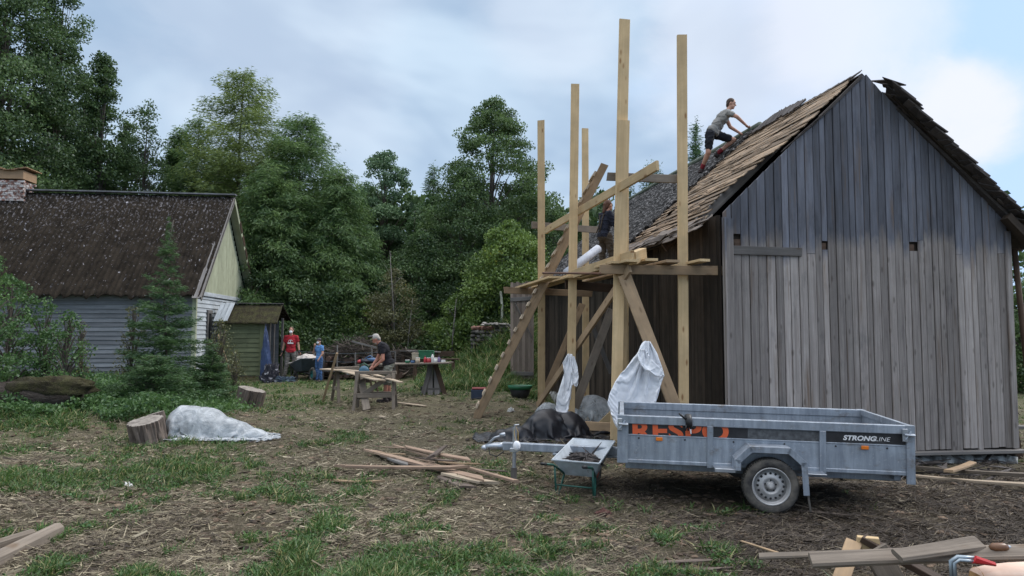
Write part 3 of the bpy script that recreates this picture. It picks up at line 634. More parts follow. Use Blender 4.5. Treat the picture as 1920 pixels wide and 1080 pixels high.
def siding(name, mat, x0, x1, y, z0, z1, ax, parent, bh=.145, sgn=-1, seed=60):
    mb = MB(seed); z = z0; 
    while z < z1:
        t = min(bh, z1-z); cur = x0
        for (s0, s1) in ((x0, (x0+x1)/2+mb.rg.uniform(-1, 1)),): pass
        sp = x0+(x1-x0)*mb.rg.uniform(.25, .75)
        for (s0, s1) in ((x0, sp-.003), (sp+.003, x1)):
            if ax == 'x': vs = [(s0, y+.01*-sgn*-1, z), (s1, y+.0, z), (s1, y, z+t), (s0, y, z+t), (s0, y+sgn*.042, z+.004), (s1, y+sgn*.042, z+.004), (s1, y+sgn*.012, z+t), (s0, y+sgn*.012, z+t)]; gs = [(v[0], v[2], v[1]) for v in vs]
            else: vs = [(y, s0, z), (y, s1, z), (y, s1, z+t), (y, s0, z+t), (y+sgn*.042, s0, z+.004), (y+sgn*.042, s1, z+.004), (y+sgn*.012, s1, z+t), (y+sgn*.012, s0, z+t)]; gs = [(v[1], v[2], v[0]) for v in vs]
            mb.add(vs, [(0, 1, 2, 3), (4, 7, 6, 5), (0, 4, 5, 1), (3, 2, 6, 7), (0, 3, 7, 4), (1, 5, 6, 2)], gs)
        z += bh
    return mb.build(name, mat, parent)
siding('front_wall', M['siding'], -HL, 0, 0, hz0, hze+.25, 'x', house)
siding('gable_end_wall', M['siding_white'], 0, HW, 0, hz0, hze+.02, 'y', house, bh=.15, sgn=1, seed=61)
mb = MB(62); mb.box((-HL/2, HW/2, 1.4), (HL-.1, HW-.1, 3.0)); mb.build('inner_core', M['side'], house)
mb = MB(63); y_ = 0.0
while y_ < HW-.02:
    a_ = .16; y2 = min(HW, y_+a_); ym = (y_+y2)/2; top = hze+.1+(hzp-hze-.25)*(1-abs(ym-HW/2)/(HW/2))
    mb.board((.05, ym, hze-.04), (.05, ym, max(hze+.02, top-.08)), a_-.006, .024, wd=(0, 1, 0)); y_ = y2
mb.build('gable_boards', M['palegreen'], house)
for a_, w_, t_, d_ in (((.03, -.05), .13, .03, (1, 0, 0)), ((.055, .05), .13, .03, (0, 1, 0)), ((.05, HW), .15, .06, (0, 1, 0))): mb = MB(64); mb.board((*a_, hz0), (*a_, hze), w_, t_, wd=d_); mb.build('corner_board', M['palegreen'], house)
mb = MB(65); mb.board((.07, -.1, hze+.0), (.07, HW+.1, hze), .14, .04, wd=(0, 0, 1)); mb.build('sill_band', M['siding_white'], house)
mb = MB(66)
for k in range(36): mb.ell((-HL*k/36-.2, .02, .02), (.26, .15, .2), n=6, m=8, noise=.3)
for k in range(14): mb.ell((-.05, HW*k/14+.2, .02), (.15, .26, .2), n=6, m=8, noise=.3)
mb.build('stone_footing', pm('grey_stone', (.22, .22, .21), (.13, .13, .125), scale=4, bmp=.5), house, True)
# roof
oh, ov = .45, .38
z_e = hze-.15; m_r = (hzp-z_e)/(HW/2+oh)
def roofz(y): return z_e+m_r*(y+oh) if y < HW/2 else z_e+m_r*(HW+oh-y)
m, Nn, Lk, b = newmat('mossy_corrugated')
v = coordn(Nn, Lk, 'gco', (1, 1, 1)); c = mix(Nn, Lk, rng(Nn, Lk, noi(Nn, Lk, v, 2.2, 6, .7), .35, .65), (.018, .015, .012), (.043, .035, .027))
sp = Nn.new('ShaderNodeSeparateXYZ'); Lk.new(v, sp.inputs[0])
n1 = noi(Nn, Lk, coordn(Nn, Lk, 'gco', (1, .5, 1)), 15, 4, .62); th_ = rng(Nn, Lk, sp.outputs[1], 0, 4.5, .56, .67)
sb = nd(Nn, 'ShaderNodeMath', operation='SUBTRACT'); Lk.new(n1, sb.inputs[0]); Lk.new(th_, sb.inputs[1])
c = mix(Nn, Lk, rng(Nn, Lk, sb.outputs[0], -.03, .03, 0, .7), c, (.20, .19, .20))
n2 = noi(Nn, Lk, coordn(Nn, Lk, 'gco', (1, .8, 1), (7, 3, 0)), 5.2, 3, .6, .5); c = mix(Nn, Lk, rng(Nn, Lk, n2, .705, .73), c, (.50, .49, .52))
n3 = noi(Nn, Lk, coordn(Nn, Lk, 'gco', (1, .6, 1), (2, 9, 0)), 9, 3, .6, .7); c = mix(Nn, Lk, rng(Nn, Lk, n3, .68, .71), c, (.38, .37, .40))
Lk.new(c, b.inputs['Base Color']); b.inputs['Roughness'].default_value = 1; b.inputs['Specular IOR Level'].default_value = .05; bump(Nn, Lk, b, noi(Nn, Lk, v, 12, 6, .75), 1, .06); M['mossroof'] = m
def corr(name, x0, x1, ya, za, yb, zb, mat, parent, period=.177, amp=.028, th=.02, res=6, seed=0, ny=40, s0=0.):
    nxx = int((x1-x0)/period*res); X = np.linspace(x0, x1, nxx+1); U = np.linspace(0, 1, ny+1); Ln = math.hypot(yb-ya, zb-za); nyv = (-(zb-za)/Ln, (yb-ya)/Ln)
    XX, UU = np.meshgrid(X, U); hgt = amp*np.cos(XX/period*2*np.pi)*(.35+.65*(1-np.clip(UU*2.2, 0, 1)*0)); moss = .03*fbm(XX*3+9, UU*Ln*3, 4)+.012*vn(XX*12, UU*Ln*12)
    sag = -.03*np.sin((XX-x0)/(x1-x0)*np.pi*2)*0
    H = hgt*.8+moss+.012*np.floor(UU*4)
    rag = (UU > .999)*.05*(vn(XX*6, XX*0)-.5)
    Yv = ya+(yb-ya)*(UU+rag)+H*nyv[0]; Zv = za+(zb-za)*(UU+rag)+H*nyv[1]+sag
    Vt = np.stack([XX, Yv, Zv], -1).reshape(-1, 3); Vb = np.stack([XX, Yv-th*nyv[0], Zv-th*nyv[1]], -1).reshape(-1, 3)
    k = (np.arange(ny)[:, None]*(nxx+1)+np.arange(nxx)[None]).ravel(); q = np.stack([k, k+nxx+1, k+nxx+2, k+1], 1)
    nt = len(Vt); faces = [tuple(t) for t in q]+[tuple(int(i)+nt for i in t[::-1]) for t in q]
    rim = [*[(j) for j in range(nxx+1)], *[(j+1)*(nxx+1)+nxx for j in range(ny)], *[ny*(nxx+1)+nxx-1-j for j in range(nxx)], *[(ny-1-j)*(nxx+1) for j in range(ny)]]
    faces += [(rim[i], rim[(i+1) % len(rim)], rim[(i+1) % len(rim)]+nt, rim[i]+nt) for i in range(len(rim)-1)]
    me = bpy.data.meshes.new(name); me.from_pydata(np.concatenate([Vt, Vb]).tolist(), [], faces)
    g1 = np.stack([XX, UU*Ln+s0, 0*XX], -1).reshape(-1, 3); a = me.attributes.new('gco', 'FLOAT_VECTOR', 'POINT'); a.data.foreach_set('vector', np.concatenate([g1, g1]).astype(np.float32).ravel())
    return mkobj(name, me, mat, parent, True)
corr('roof', -HL-.3, ov, HW/2, hzp, -oh, z_e, M['mossroof'], house)
corr('rear_roof_slope', -HL-.3, ov, HW/2, hzp-.01, HW+oh, z_e, M['mossroof'], house)
mb = MB(67); mb.board((-HL-.3, HW/2-.02, hzp+.07), (ov+.03, HW/2-.02, hzp+.07), .22, .05, wd=(0, 1, 0), seg=20, warp=.02); mb.build('ridge_cap', pm('grey_zinc_ridge', (.20, .21, .23), (.12, .12, .125), scale=4), house)
for s in (0, 1):
    mb = MB(68+s); ya, yb = ((-oh, HW/2) if s == 0 else (HW+oh, HW/2)); mb.board((ov-.03, ya, z_e-.08), (ov-.03, yb, hzp-.10), .17, .035, wd=(0, 0, 1)); mb.board((ov-.18, ya, z_e-.06), (ov-.18, yb, hzp-.08), .28, .02, wd=(1, 0, 0)); mb.build('bargeboard', M['palegreen'] if s else M['greywood'], house)
for k in range(7):
    mb = MB(70+k); mb.board((ov-.02, HW+oh-.0-k*.42, z_e-.06+m_r*k*.42), (ov-.02, HW+oh-.3-k*.42, z_e-.06+m_r*(k*.42+.3)), .2, .06, wd=(0, 0, 1)); mb.build('verge_tile', M['brownwood'], house)
# chimney
ch = hP(22, 345, HW/2); mb = MB(80); cx_ = ch.x; cy_ = HW/2
for r_ in range(9):
    z_ = hzp-.35+r_*.085
    for i in range(4):
        for s in (-1, 1): mb.box((cx_-.42+i*.28+(.0 if r_ % 2 else .09), cy_+s*.34, z_), (.26, .12, .075)); 
    for i in range(3):
        for s in (-1, 1): mb.box((cx_+s*.5, cy_-.24+i*.24, z_), (.12, .22, .075))
mb.box((cx_, cy_, hzp), (.9, .6, .74)); chm = mb.build('chimney', pm('whitewashed_brick', (.50, .47, .45), (.20, .09, .065), scale=9, lo=.42, hi=.58, bmp=.5, rnd=.35), house)
mb = MB(81); mb.box((cx_+.03, cy_, hzp+.58), (1.18, .86, .32)); mb.build('chimney_boarding', wood('raw_boards', (.46, .31, .19), (.36, .23, .14), rnd=.1), chm)
mb = MB(82)
for i in range(16): mb.board((cx_-.72+i*.095+mb.rg.uniform(-.02, .02), cy_-.55, hzp+.76+.05*math.sin(i*.5)+mb.rg.uniform(0, .03)), (cx_-.72+i*.095, cy_+.5, hzp+.80+.04*math.sin(i)), .12, .03, wd=(1, 0, 0))
mb.build('chimney_cap', wood('rotten_cap', (.38, .24, .14), (.12, .07, .045), rnd=.4), chm)
# window slot and old frame on the white gable
mb = MB(83); mb.board((.06, 1.25, .75), (.06, 1.25, 2.35), .12, .05, wd=(0, 1, 0)); mb.board((.06, 1.62, .75), (.06, 1.62, 2.35), .12, .05, wd=(0, 1, 0)); mb.board((.06, 1.18, 2.4), (.06, 1.69, 2.4), .12, .06, wd=(0, 0, 1)); fr = mb.build('window_frame', M['greywood'], house)
mb = MB(84); mb.box((.05, 1.435, 1.55), (.02, .28, 1.6)); mb.build('window_pane', M['black'], fr)
# porch
PY = 1.6; x0 = hP(414, 650, PY).x; x1 = hP(492, 650, PY).x; zt = hP(450, 600, PY).z; zb = .0
siding('porch_wall', M['shedgreen'], x0, x1, PY, zb+.15, zt+.05, 'x', house, bh=.165, seed=85)
mb = MB(86); mb.board((x1+.0, PY-.05, zb), (x1, PY-.05, zt), .16, .06, wd=(1, 0, 0)); mb.build('porch_post', M['shedgreen'], house)
mb = MB(86); mb.board((x0-.05, PY-.06, zb), (x0-.05, PY-.06, zt), .10, .04, wd=(1, 0, 0)); mb.build('porch_post', M['shedgreen'], house)
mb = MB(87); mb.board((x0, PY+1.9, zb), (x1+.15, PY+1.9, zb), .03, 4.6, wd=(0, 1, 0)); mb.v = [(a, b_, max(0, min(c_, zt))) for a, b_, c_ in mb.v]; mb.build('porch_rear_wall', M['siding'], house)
for a_, b_, w_ in (((x1+.18, PY+.25, 0), (x1+.2, PY+.2, zt+.1), .07), ((x1+.38, PY+1.4, 0), (x1+.4, PY+1.35, zt+.1), .08), ((x1+.25, PY+.6, 0), (x1+.27, PY+.6, zt+.1), .05)): mb = MB(88); mb.board(a_, b_, w_, .06, wd=(1, 0, 0)); mb.build('porch_post', M['greywood'], house)
rt = hP(450, 571, PY+.45); re = hP(450, 602, PY-.35); xr = hP(520, 590, PY-.3).x
mossg = pm('moss_cushion', (.052, .050, .018), (.026, .020, .011), scale=5, rough=1, bmp=1, bsc=22, bd=.05, src='gco')
corr('porch_roof', x0-.05, xr, PY+.55, rt.z, PY-.32, re.z-.04, mossg, house, amp=.008, ny=14)
corr('porch_rear_roof', x0-.05, xr, PY+.55, rt.z-.01, PY+2.2, re.z, M['mossroof'], house, amp=.02, ny=14)
mb = MB(89); mb.board((x0-.1, PY+.55, rt.z+.06), (xr+.02, PY+.55, rt.z+.04), .14, .03, wd=(0, 1, 0)); mb.build('ridge_cap', M['greywood'], house)
mb = MB(90)
for i in range(3): mb.board((x0-.12+i*.16, PY-.30, re.z+.0), (x0-.06+i*.16, PY+.4, rt.z+.05), .15, .03, wd=(1, 0, 0), twist=.2)
mb.build('loose_tile', M['siding_white'], house)
# ------------------------------------------------------------ trees
def leafset(name, mat, C, L_, W_, rs, parent, tint, dirs=None, dw=0.):
    return quads(name, leafcards(C, L_, W_, rs, dirs, dw), mat, parent, np.clip(tint, 0, 1))
def branchtubes(mb, base, h, tr, rs, limbs):
    k = 9; pts = [(base[0]+.12*math.sin(i*.8+base[0])*(i/k), base[1], base[2]-.2+(h)*i/k) for i in range(k+1)]
    mb.tube(pts, [max(.012, tr*(1-.92*i/k)) for i in range(k+1)], 8)
    for (p0, p1, r0) in limbs:
        p0 = np.array(p0); p1 = np.array(p1); mid = (p0+p1)/2+np.array([0, 0, .10*np.linalg.norm(p1-p0)])
        mb.tube([p0, mid, p1], [r0, r0*.6, r0*.18], 5, cap=False)
def broadleaf(name, px, Y, top, hw, label, n=26000, leaf=.13, mat='leaf_dark', seed=0, bottom=.12, prof=None, cat='tree', group='trees at the back of the yard', ncl=150, cr=.75, tk=.16, trunkmat='bark', gap=.0, parts=True):
    rs = np.random.RandomState(seed+100); t = P(px, top, Y); b0 = onG(t.x, Y); H = t.z-b0.z; Rr = hw/F*Y
    n = int(n*1.45) if leaf > .12 else n; leaf = leaf*.8 if leaf > .12 else leaf
    prof = prof or (lambda u: np.clip(np.sin(np.clip((u+.08)/1.08, 0, 1)**.75*np.pi), 0, 1)**.6)
    root = empty(name, b0, label, cat, group)
    u = bottom+(1-bottom)*rs.rand(ncl)**.85; az = rs.rand(ncl)*2*np.pi; rr = Rr*prof((u-bottom)/(1-bottom))*1.12*np.sqrt(rs.uniform(.22, 1.0, ncl))*rs.uniform(.8, 1.18, ncl)
    cc = np.stack([rr*np.cos(az), rr*np.sin(az), u*H], 1)
    cs = cr*rs.uniform(.55, 1.25, ncl)*np.clip(1.25-u*.75, .4, 1)
    cnt = rs.multinomial(n, cs**2/np.sum(cs**2)); idx = np.repeat(np.arange(ncl), cnt); ct = rs.normal(.42, .17, ncl)
    off = rs.normal(size=(n, 3)); off /= np.linalg.norm(off, axis=1)[:, None]; off *= (rs.rand(n)**.5)[:, None]
    C = cc[idx]+off*cs[idx][:, None]*np.array([1.1, 1.1, .62]); C[:, 2] -= .15*(np.linalg.norm(off[:, :2], axis=1)**2)*cs[idx]
    leafset('crown', M[mat], C, leaf*rs.uniform(.6, 1.35, n), leaf*rs.uniform(.45, .95, n), rs, root, ct[idx]+rs.normal(0, .14, n))
    mb = MB(seed); lim = []
    for i in rs.choice(ncl, min(ncl, 46), replace=False):
        zz = max(.12*H, cc[i, 2]*.78-.25); f = zz/H; lim.append(((0, 0, zz), tuple(cc[i]), max(.018, tk*.36*(1-f)*1.2)))
    branchtubes(mb, (0, 0, 0), H*.97, tk, rs, lim); mb.build('trunk', M[trunkmat], root, True); return root
def conifer(name, px, Y, top, hw, label, n=24000, nl=.24, nw=.055, mat='larch_green', seed=0, droop=.25, bottom=.04, cat='tree', group='trees at the back of the yard', nb=150, tk=.16, up=.0, base=None, lens=1.0, pw=.85, thin=.16, tip=.02):
    rs = np.random.RandomState(seed+300); t = P(px, top, Y); b0 = base or onG(t.x, Y); H = t.z-b0.z; Rr = 1.38*hw/F*Y; nb = int(nb*1.7)
    if nl > .15: nl *= .74; nw *= .70; n = int(n*2.2)
    root = empty(name, b0, label, cat, group); u = bottom+(1-bottom)*np.sort(rs.rand(nb)**.9)
    u[-6:] = np.linspace(.93, .995, 6); az = (np.arange(nb)*2.4+rs.normal(0, .35, nb)); Lb = Rr*(tip+(1-tip)*(1-u)**pw)*rs.uniform(.62, 1.18, nb)
    rise = up+.35*(u-.35)-droop*(1-u)*.4; tilt = rs.normal(0, .1, nb)
    d = np.stack([np.cos(az), np.sin(az), rise+tilt], 1)
    w_ = Lb**1.35; cnt = rs.multinomial(n, w_/w_.sum()); idx = np.repeat(np.arange(nb), cnt); s = rs.beta(1.7, 1.15, n)
    lat = rs.normal(0, 1, n)*thin*Lb[idx]*(.35+s*.9)*np.clip(1.25-s, .25, 1)*1.6; perp = np.stack([-np.sin(az), np.cos(az), 0*az], 1)
    C = np.stack([0*s, 0*s, u[idx]*H], 1)+d[idx]*(Lb[idx]*s)[:, None]+perp[idx]*lat[:, None]
    C[:, 2] += -droop*Lb[idx]*s**2*.55+.10*Lb[idx]*s**3-np.abs(rs.normal(0, .10, n))*np.minimum(Lb[idx], 2.2)*.8*droop*2-np.abs(lat)*.25
    C += rs.normal(0, .10 if nl > .15 else .02, (n, 3))*min(1, Rr)
    dirs = d[idx]*.6+perp[idx]*np.sign(lat)[:, None]*.7+np.array([0, 0, -.55*droop*2]); dirs /= np.linalg.norm(dirs, axis=1)[:, None]
    ct = rs.normal(.40, .15, nb)+.16*(u-.5)
    leafset('crown', M[mat], C, nl*rs.uniform(.6, 1.4, n)*lens, nw*rs.uniform(.6, 1.4, n), rs, root, ct[idx]+rs.normal(0, .13, n)+.12*(s-.6), dirs, .72)
    mb = MB(seed); lim = []
    for i in range(0, nb, 2):
        lim.append(((0, 0, u[i]*H), tuple(np.array([0, 0, u[i]*H])+d[i]*Lb[i]*.85+np.array([0, 0, -droop*.3*Lb[i]])), max(.008, tk*.22*(1-u[i]))))
    branchtubes(mb, (0, 0, 0), H*1.0, tk, rs, lim); mb.build('trunk', M['bark'], root, True); return root
M['leaf_dark'] = leafm('dark_broad_leaves', (.036, .070, .026), (.15, .235, .082), .38)
M['leaf_mid'] = leafm('mid_broad_leaves', (.042, .078, .028), (.16, .245, .08), .38)
M['leaf_yellow'] = leafm('yellow_green_leaves', (.06, .11, .028), (.23, .33, .075), .3, (.32, .30, .05))
M['leaf_autumn'] = leafm('fading_leaves', (.065, .07, .03), (.19, .19, .08), .25, (.30, .26, .05))
M['larch_green'] = leafm('larch_needles', (.048, .105, .036), (.19, .29, .085), .38)
M['larch_light'] = leafm('yellowish_larch_needles', (.07, .12, .036), (.28, .35, .09), .38)  # paler, yellower green than the other larches
M['spruce_green'] = leafm('spruce_needles', (.03, .072, .026), (.12, .21, .07), .3)
M['pine_green'] = leafm('pine_needles', (.06, .115, .06), (.19, .29, .14), .2)
col = lambda u: np.clip(1.15-u*.75, .25, 1)*np.clip(u*6+.4, 0, 1)
cone = lambda u: np.clip(1.02-u, .06, 1)**.7
bl = broadleaf
bl('aspen_tree', 20, 28, -150, 118, 'huge dark aspen filling the upper left corner above the chimney', 52000, .15, 'leaf_dark', 1, .15, col, ncl=230, cr=1.0, tk=.26)
bl('aspen_tree', 118, 30, -40, 62, 'dark aspen rising out of the photo just right of the tallest one', 30000, .14, 'leaf_dark', 2, .15, col, ncl=150, cr=.85, tk=.2)
bl('aspen_tree', 196, 31, 98, 66, 'narrow dark aspen with pointed top behind the house ridge', 26000, .14, 'leaf_dark', 3, .1, cone, ncl=150, cr=.72, tk=.17)
bl('aspen_tree', 276, 32, 192, 52, 'shorter airy aspen between the pointed aspen and the larches', 15000, .13, 'leaf_dark', 4, .1, col, ncl=110, cr=.7, tk=.13)
bl('aspen_tree', -70, 27, -60, 100, 'dark aspen cut off by the left edge of the photo', 18000, .15, 'leaf_dark', 5, .1, col, ncl=110, cr=1.0, tk=.2)
bl('aspen_tree', 120, 36, 150, 100, 'dense dark tree low behind the chimney and ridge', 20000, .16, 'leaf_dark', 6, .05, ncl=120, cr=1.0)
bl('aspen_tree', 236, 37, 290, 90, 'dense dark tree low behind the middle of the house ridge', 16000, .16, 'leaf_dark', 7, .05, ncl=100, cr=1.0)
bl('aspen_tree', 160, 34, 140, 62, 'dark aspen filling the gap between the tallest ones and the pointed one', 22000, .14, 'leaf_dark', 8, .1, cone, ncl=140, cr=.8)
bl('aspen_tree', 238, 35, 232, 60, 'dark aspen closing the gap right of the pointed one', 18000, .14, 'leaf_dark', 9, .1, cone, ncl=120, cr=.8)
bl('aspen_tree', 326, 36, 262, 52, 'low dark aspen left of the larch group', 14000, .14, 'leaf_dark', 10, .08, cone, ncl=100, cr=.8)
bl('lime_tree', 985, 38, 345, 52, 'dark broadleaf crown just left of the first scaffold post', 18000, .14, 'leaf_mid', 45, .08, cone, ncl=110, cr=.8)
cf = conifer
cf('larch_tree', 455, 33, 132, 132, 'tallest larch, yellow green at the top, behind the house gable', 52000, .27, .05, 'larch_light', 11, .3, nb=230, tk=.2, pw=.5, tip=.04)
cf('larch_tree', 372, 34, 212, 78, 'smaller larch left of the tallest larch', 20000, .26, .05, 'larch_green', 12, .3, nb=130, pw=.6)
cf('larch_tree', 566, 32, 215, 118, 'broad larch with a leaning side crown right of the tallest larch', 46000, .27, .05, 'larch_green', 13, .35, nb=210, pw=.5, tip=.06)
cf('larch_tree', 505, 30, 300, 110, 'dense green larch low in front of the two big larches', 36000, .26, .05, 'larch_green', 14, .5, nb=180, pw=.6)
cf('larch_tree', 640, 31, 318, 92, 'weeping larch at the right end of the larch group', 30000, .26, .05, 'larch_green', 15, .55, nb=170, pw=.6, tip=.1)
cf('larch_tree', 680, 33, 415, 70, 'low dark larch below the pale pine', 18000, .26, .05, 'larch_green', 16, .5, nb=120, pw=.55)
for a in ((415, 36, 290, 80, 'pale larch filling the gap low left of the tallest larch', 71), (610, 35, 330, 85, 'pale larch filling the gap behind the weeping larch', 72), (530, 36, 250, 80, 'hazy larch between the two biggest larches', 73), (340, 36, 235, 50, 'slim larch at the left end of the larch group', 74)): cf('larch_tree', *a[:4], a[4], 20000, .28, .06, 'larch_green', a[5], .3, nb=130, pw=.5, tip=.06)
def pine(px, Y, top, hw, label, seed, n=15000):
    return bl('pine_tree', px, Y, top, hw, label, n, .17, 'pine_green', seed, .42, lambda u: np.clip(np.sin(np.clip(u*.8+.2, 0, 1)*np.pi)**.5, 0, 1), ncl=60, cr=.95, tk=.17)
pine(722, 40, 288, 64, 'pale green pine with rounded top against the sky', 21)
pine(690, 43, 345, 45, 'small pale pine left of the rounded pine', 22, 8000)
cf('spruce_tree', 812, 38, 308, 52, 'narrow dark spruce left of the big lime tree', 16000, .24, .06, 'spruce_green', 23, .3, nb=120, pw=.7)
cf('spruce_tree', 775, 36, 400, 50, 'low dark spruce beneath the pale pine', 12000, .24, .06, 'spruce_green', 24, .3, nb=100, pw=.7)
bl('lime_tree', 924, 35, 190, 102, 'big dark broadleaf tree with pointed crown left of the scaffold', 60000, .145, 'leaf_mid', 25, .1, lambda u: np.clip(1.4*np.sqrt(np.clip(1.0-u, 0, 1)), .08, 1), ncl=300, cr=.85, tk=.24)
bl('lime_tree', 868, 33, 318, 80, 'darker lower tree at the left foot of the big pointed one', 24000, .14, 'leaf_dark', 26, .06, ncl=140, cr=.8)
bl('alder_tree', 790, 32, 440, 78, 'dark rounded alder in the middle of the tree line', 22000, .14, 'leaf_dark', 27, .04, ncl=130, cr=.8)
bl('alder_tree', 700, 31, 505, 70, 'dark bushy alder behind the brush pile', 18000, .13, 'leaf_dark', 28, .03, ncl=110, cr=.75)
bl('alder_tree', 590, 30, 490, 70, 'dark bushy alder behind the person in the red shirt', 18000, .13, 'leaf_dark', 29, .03, ncl=110, cr=.75)
bl('alder_tree', 505, 29.5, 470, 70, 'dark bushy alder behind the green porch', 18000, .13, 'leaf_dark', 30, .03, ncl=110, cr=.75)
bl('birch_shrub', 738, 28.5, 505, 48, 'thin fading yellowish birch behind the working man', 9000, .085, 'leaf_autumn', 31, .12, ncl=90, cr=.5, tk=.05, cat='shrub')
bl('birch_shrub', 682, 29.5, 560, 40, 'low olive green bush left of the fading birch', 9000, .10, 'leaf_yellow', 32, .05, ncl=60, cr=.6, tk=.05, cat='shrub')
bl('apple_tree', 955, 29, 420, 72, 'yellow green apple tree on the bank behind the open barn door', 26000, .12, 'leaf_yellow', 33, .1, ncl=150, cr=.75, tk=.1)
bl('apple_tree', 878, 28.5, 545, 54, 'low yellow green apple bush left of the stone wall', 15000, .11, 'leaf_yellow', 34, .04, ncl=90, cr=.6, tk=.07)
bl('apple_tree', 1040, 32, 395, 60, 'green tree seen between the left scaffold posts', 16000, .13, 'leaf_mid', 35, .05, ncl=100, cr=.8)
bl('alder_tree', 830, 30, 600, 50, 'dark low bush left of the grassy bank', 12000, .12, 'leaf_dark', 36, .02, ncl=80, cr=.6)
cf('spruce_tree', 1303, 34, 218, 42, 'pointed spruce top behind the kneeling roofer', 14000, .22, .05, 'spruce_green', 37, .1, nb=140, up=.3, pw=.8)
cf('spruce_tree', 1222, 32, 300, 60, 'low spruce top showing over the old roof ridge', 16000, .22, .05, 'spruce_green', 38, .1, nb=140, up=.3, pw=.7)
cf('spruce_tree', 1180, 33, 335, 40, 'small spruce tip beside the low spruce over the ridge', 8000, .22, .05, 'spruce_green', 39, .1, nb=90, up=.3, pw=.7)
bl('alder_tree', 1925, 24, 530, 45, 'dark leafy tree at the right edge beyond the barn corner', 9000, .11, 'leaf_mid', 40, .02, ncl=70, cr=.7)
bl('alder_tree', 1990, 27, 470, 80, 'taller leafy tree just past the right edge', 12000, .12, 'leaf_mid', 41, .02, ncl=70, cr=.9)
# thin dead or bare trunks against the wood
for i, (px, Y, top, lean, lb) in enumerate(((745, 27.6, 470, -.3, 'thin grey bare trunk rising beside the fading birch'), (762, 27.8, 560, .25, 'thin leaning bare stem behind the black shirted man'), (846, 27, 560, .2, 'bare grey stem at the left of the stone wall'))):
    t = P(px, top, Y); b0 = onG(t.x, Y); mb = MB(400+i); mb.tube([(0, 0, -.1), (lean*.4, 0, (t.z-b0.z)*.5), (lean, 0, t.z-b0.z)], [.035, .025, .01], 6)
    for k in range(7): z_ = (t.z-b0.z)*(.35+.09*k); mb.tube([(lean*(.35+.09*k), 0, z_), (lean*(.35+.09*k)+mb.rg.uniform(-.6, .6), mb.rg.uniform(-.3, .3), z_+.45)], [.014, .004], 4)
    o = mb.build('bare_trunk', pm('pale_bark%d' % i, (.17, .16, .14), (.09, .085, .075)), None, True); o.location = b0; tag(o, lb, 'trunk', 'bare stems in front of the wood')
# the dense wood further back, one mass
rs = np.random.RandomState(77); n = 60000
X = rs.uniform(-34, 6, n); X[:9000] = rs.uniform(16, 48, 9000); Y = rs.uniform(40, 46, n); top = 8.2+2.2*vn(X*.35, X*0+3)+1.2*vn(X*1.1, X*0); C = np.stack([X, Y, rs.rand(n)**.8*top], 1)
o = quads('dense_wood', leafcards(C, .42*rs.uniform(.6, 1.4, n), .3*rs.uniform(.6, 1.3, n), rs), M['leaf_dark'], None, np.clip(rs.normal(.35, .2, n)+.3*(fbm(X*.7, C[:, 2]*.7)-.5), 0, 1)); tag(o, 'dark mass of woodland far behind the named trees', 'wood', kind='stuff')
n = 42000; X = rs.uniform(-16, 1.2, n); Y = rs.uniform(27.5, 31.0, n); C = np.stack([X, Y, gz(X, Y)+rs.rand(n)**1.3*(1.1+.9*vn(X*.9, Y*.9))], 1)
o = quads('undergrowth', leafcards(C, .14*rs.uniform(.6, 1.4, n), .09*rs.uniform(.6, 1.3, n), rs), M['leaf_mid'], None, np.clip(rs.normal(.35, .2, n), 0, 1)); tag(o, 'tangled undergrowth along the foot of the tree line', 'undergrowth', kind='stuff')
# young spruces and saplings before the house
cf('young_spruce', 318, 15.0, 395, 100, 'young spruce with bare leader standing before the house wall', 40000, .085, .014, 'spruce_green', 51, .16, nb=110, tk=.035, bottom=.03, group='young trees before the house', lens=1, pw=1.4, thin=.16, up=.08, tip=.01)
cf('young_spruce', 395, 15.6, 655, 50, 'small bushy spruce at the foot of the white gable', 15000, .08, .012, 'spruce_green', 52, .1, nb=90, tk=.02, group='young trees before the house', pw=.8, up=.1)
cf('young_spruce', 292, 14.0, 668, 60, 'low spread spruce under the tall young spruce', 16000, .08, .012, 'spruce_green', 53, .1, nb=110, tk=.02, group='young trees before the house', pw=.5, up=.1)
def sapling(px, Y, top, hw, label, n, seed, mat='leaf_mid', leaf=.06, bottom=.15): return bl('sapling', px, Y, top, hw, label, n, leaf, mat, seed, bottom, ncl=70, cr=.22, tk=.018, cat='sapling', group='young trees before the house')
M['leaf_fresh'] = leafm('fresh_leaves', (.035, .085, .028), (.135, .235, .07), .35)
sapling(22, 14.0, 520, 62, 'bushiest leafy sapling at the left edge before the house', 4200, 61, 'leaf_fresh')
sapling(88, 14.6, 560, 46, 'airy sapling second from the left edge', 2200, 62, 'leaf_fresh')
sapling(128, 13.6, 585, 38, 'thin sapling with turning leaves, third from the left edge', 1400, 63, 'leaf_fresh')
sapling(-20, 12.6, 470, 60, 'tall leafy sapling cut off by the left edge', 3600, 64, 'leaf_fresh')
sapling(252, 15.2, 575, 22, 'slender pale sapling left of the young spruce', 1300, 65, 'leaf_autumn', .05)
sapling(155, 15.6, 600, 14, 'bare thin sapling in the middle of the house wall', 300, 66, 'leaf_autumn', .05)
sapling(415, 16.5, 600, 26, 'sparse yellowish sapling in front of the white gable', 1100, 67, 'leaf_autumn', .05)
sapling(440, 17.5, 655, 16, 'tiny pale sapling beside the stick on the porch', 500, 68, 'leaf_autumn', .05)
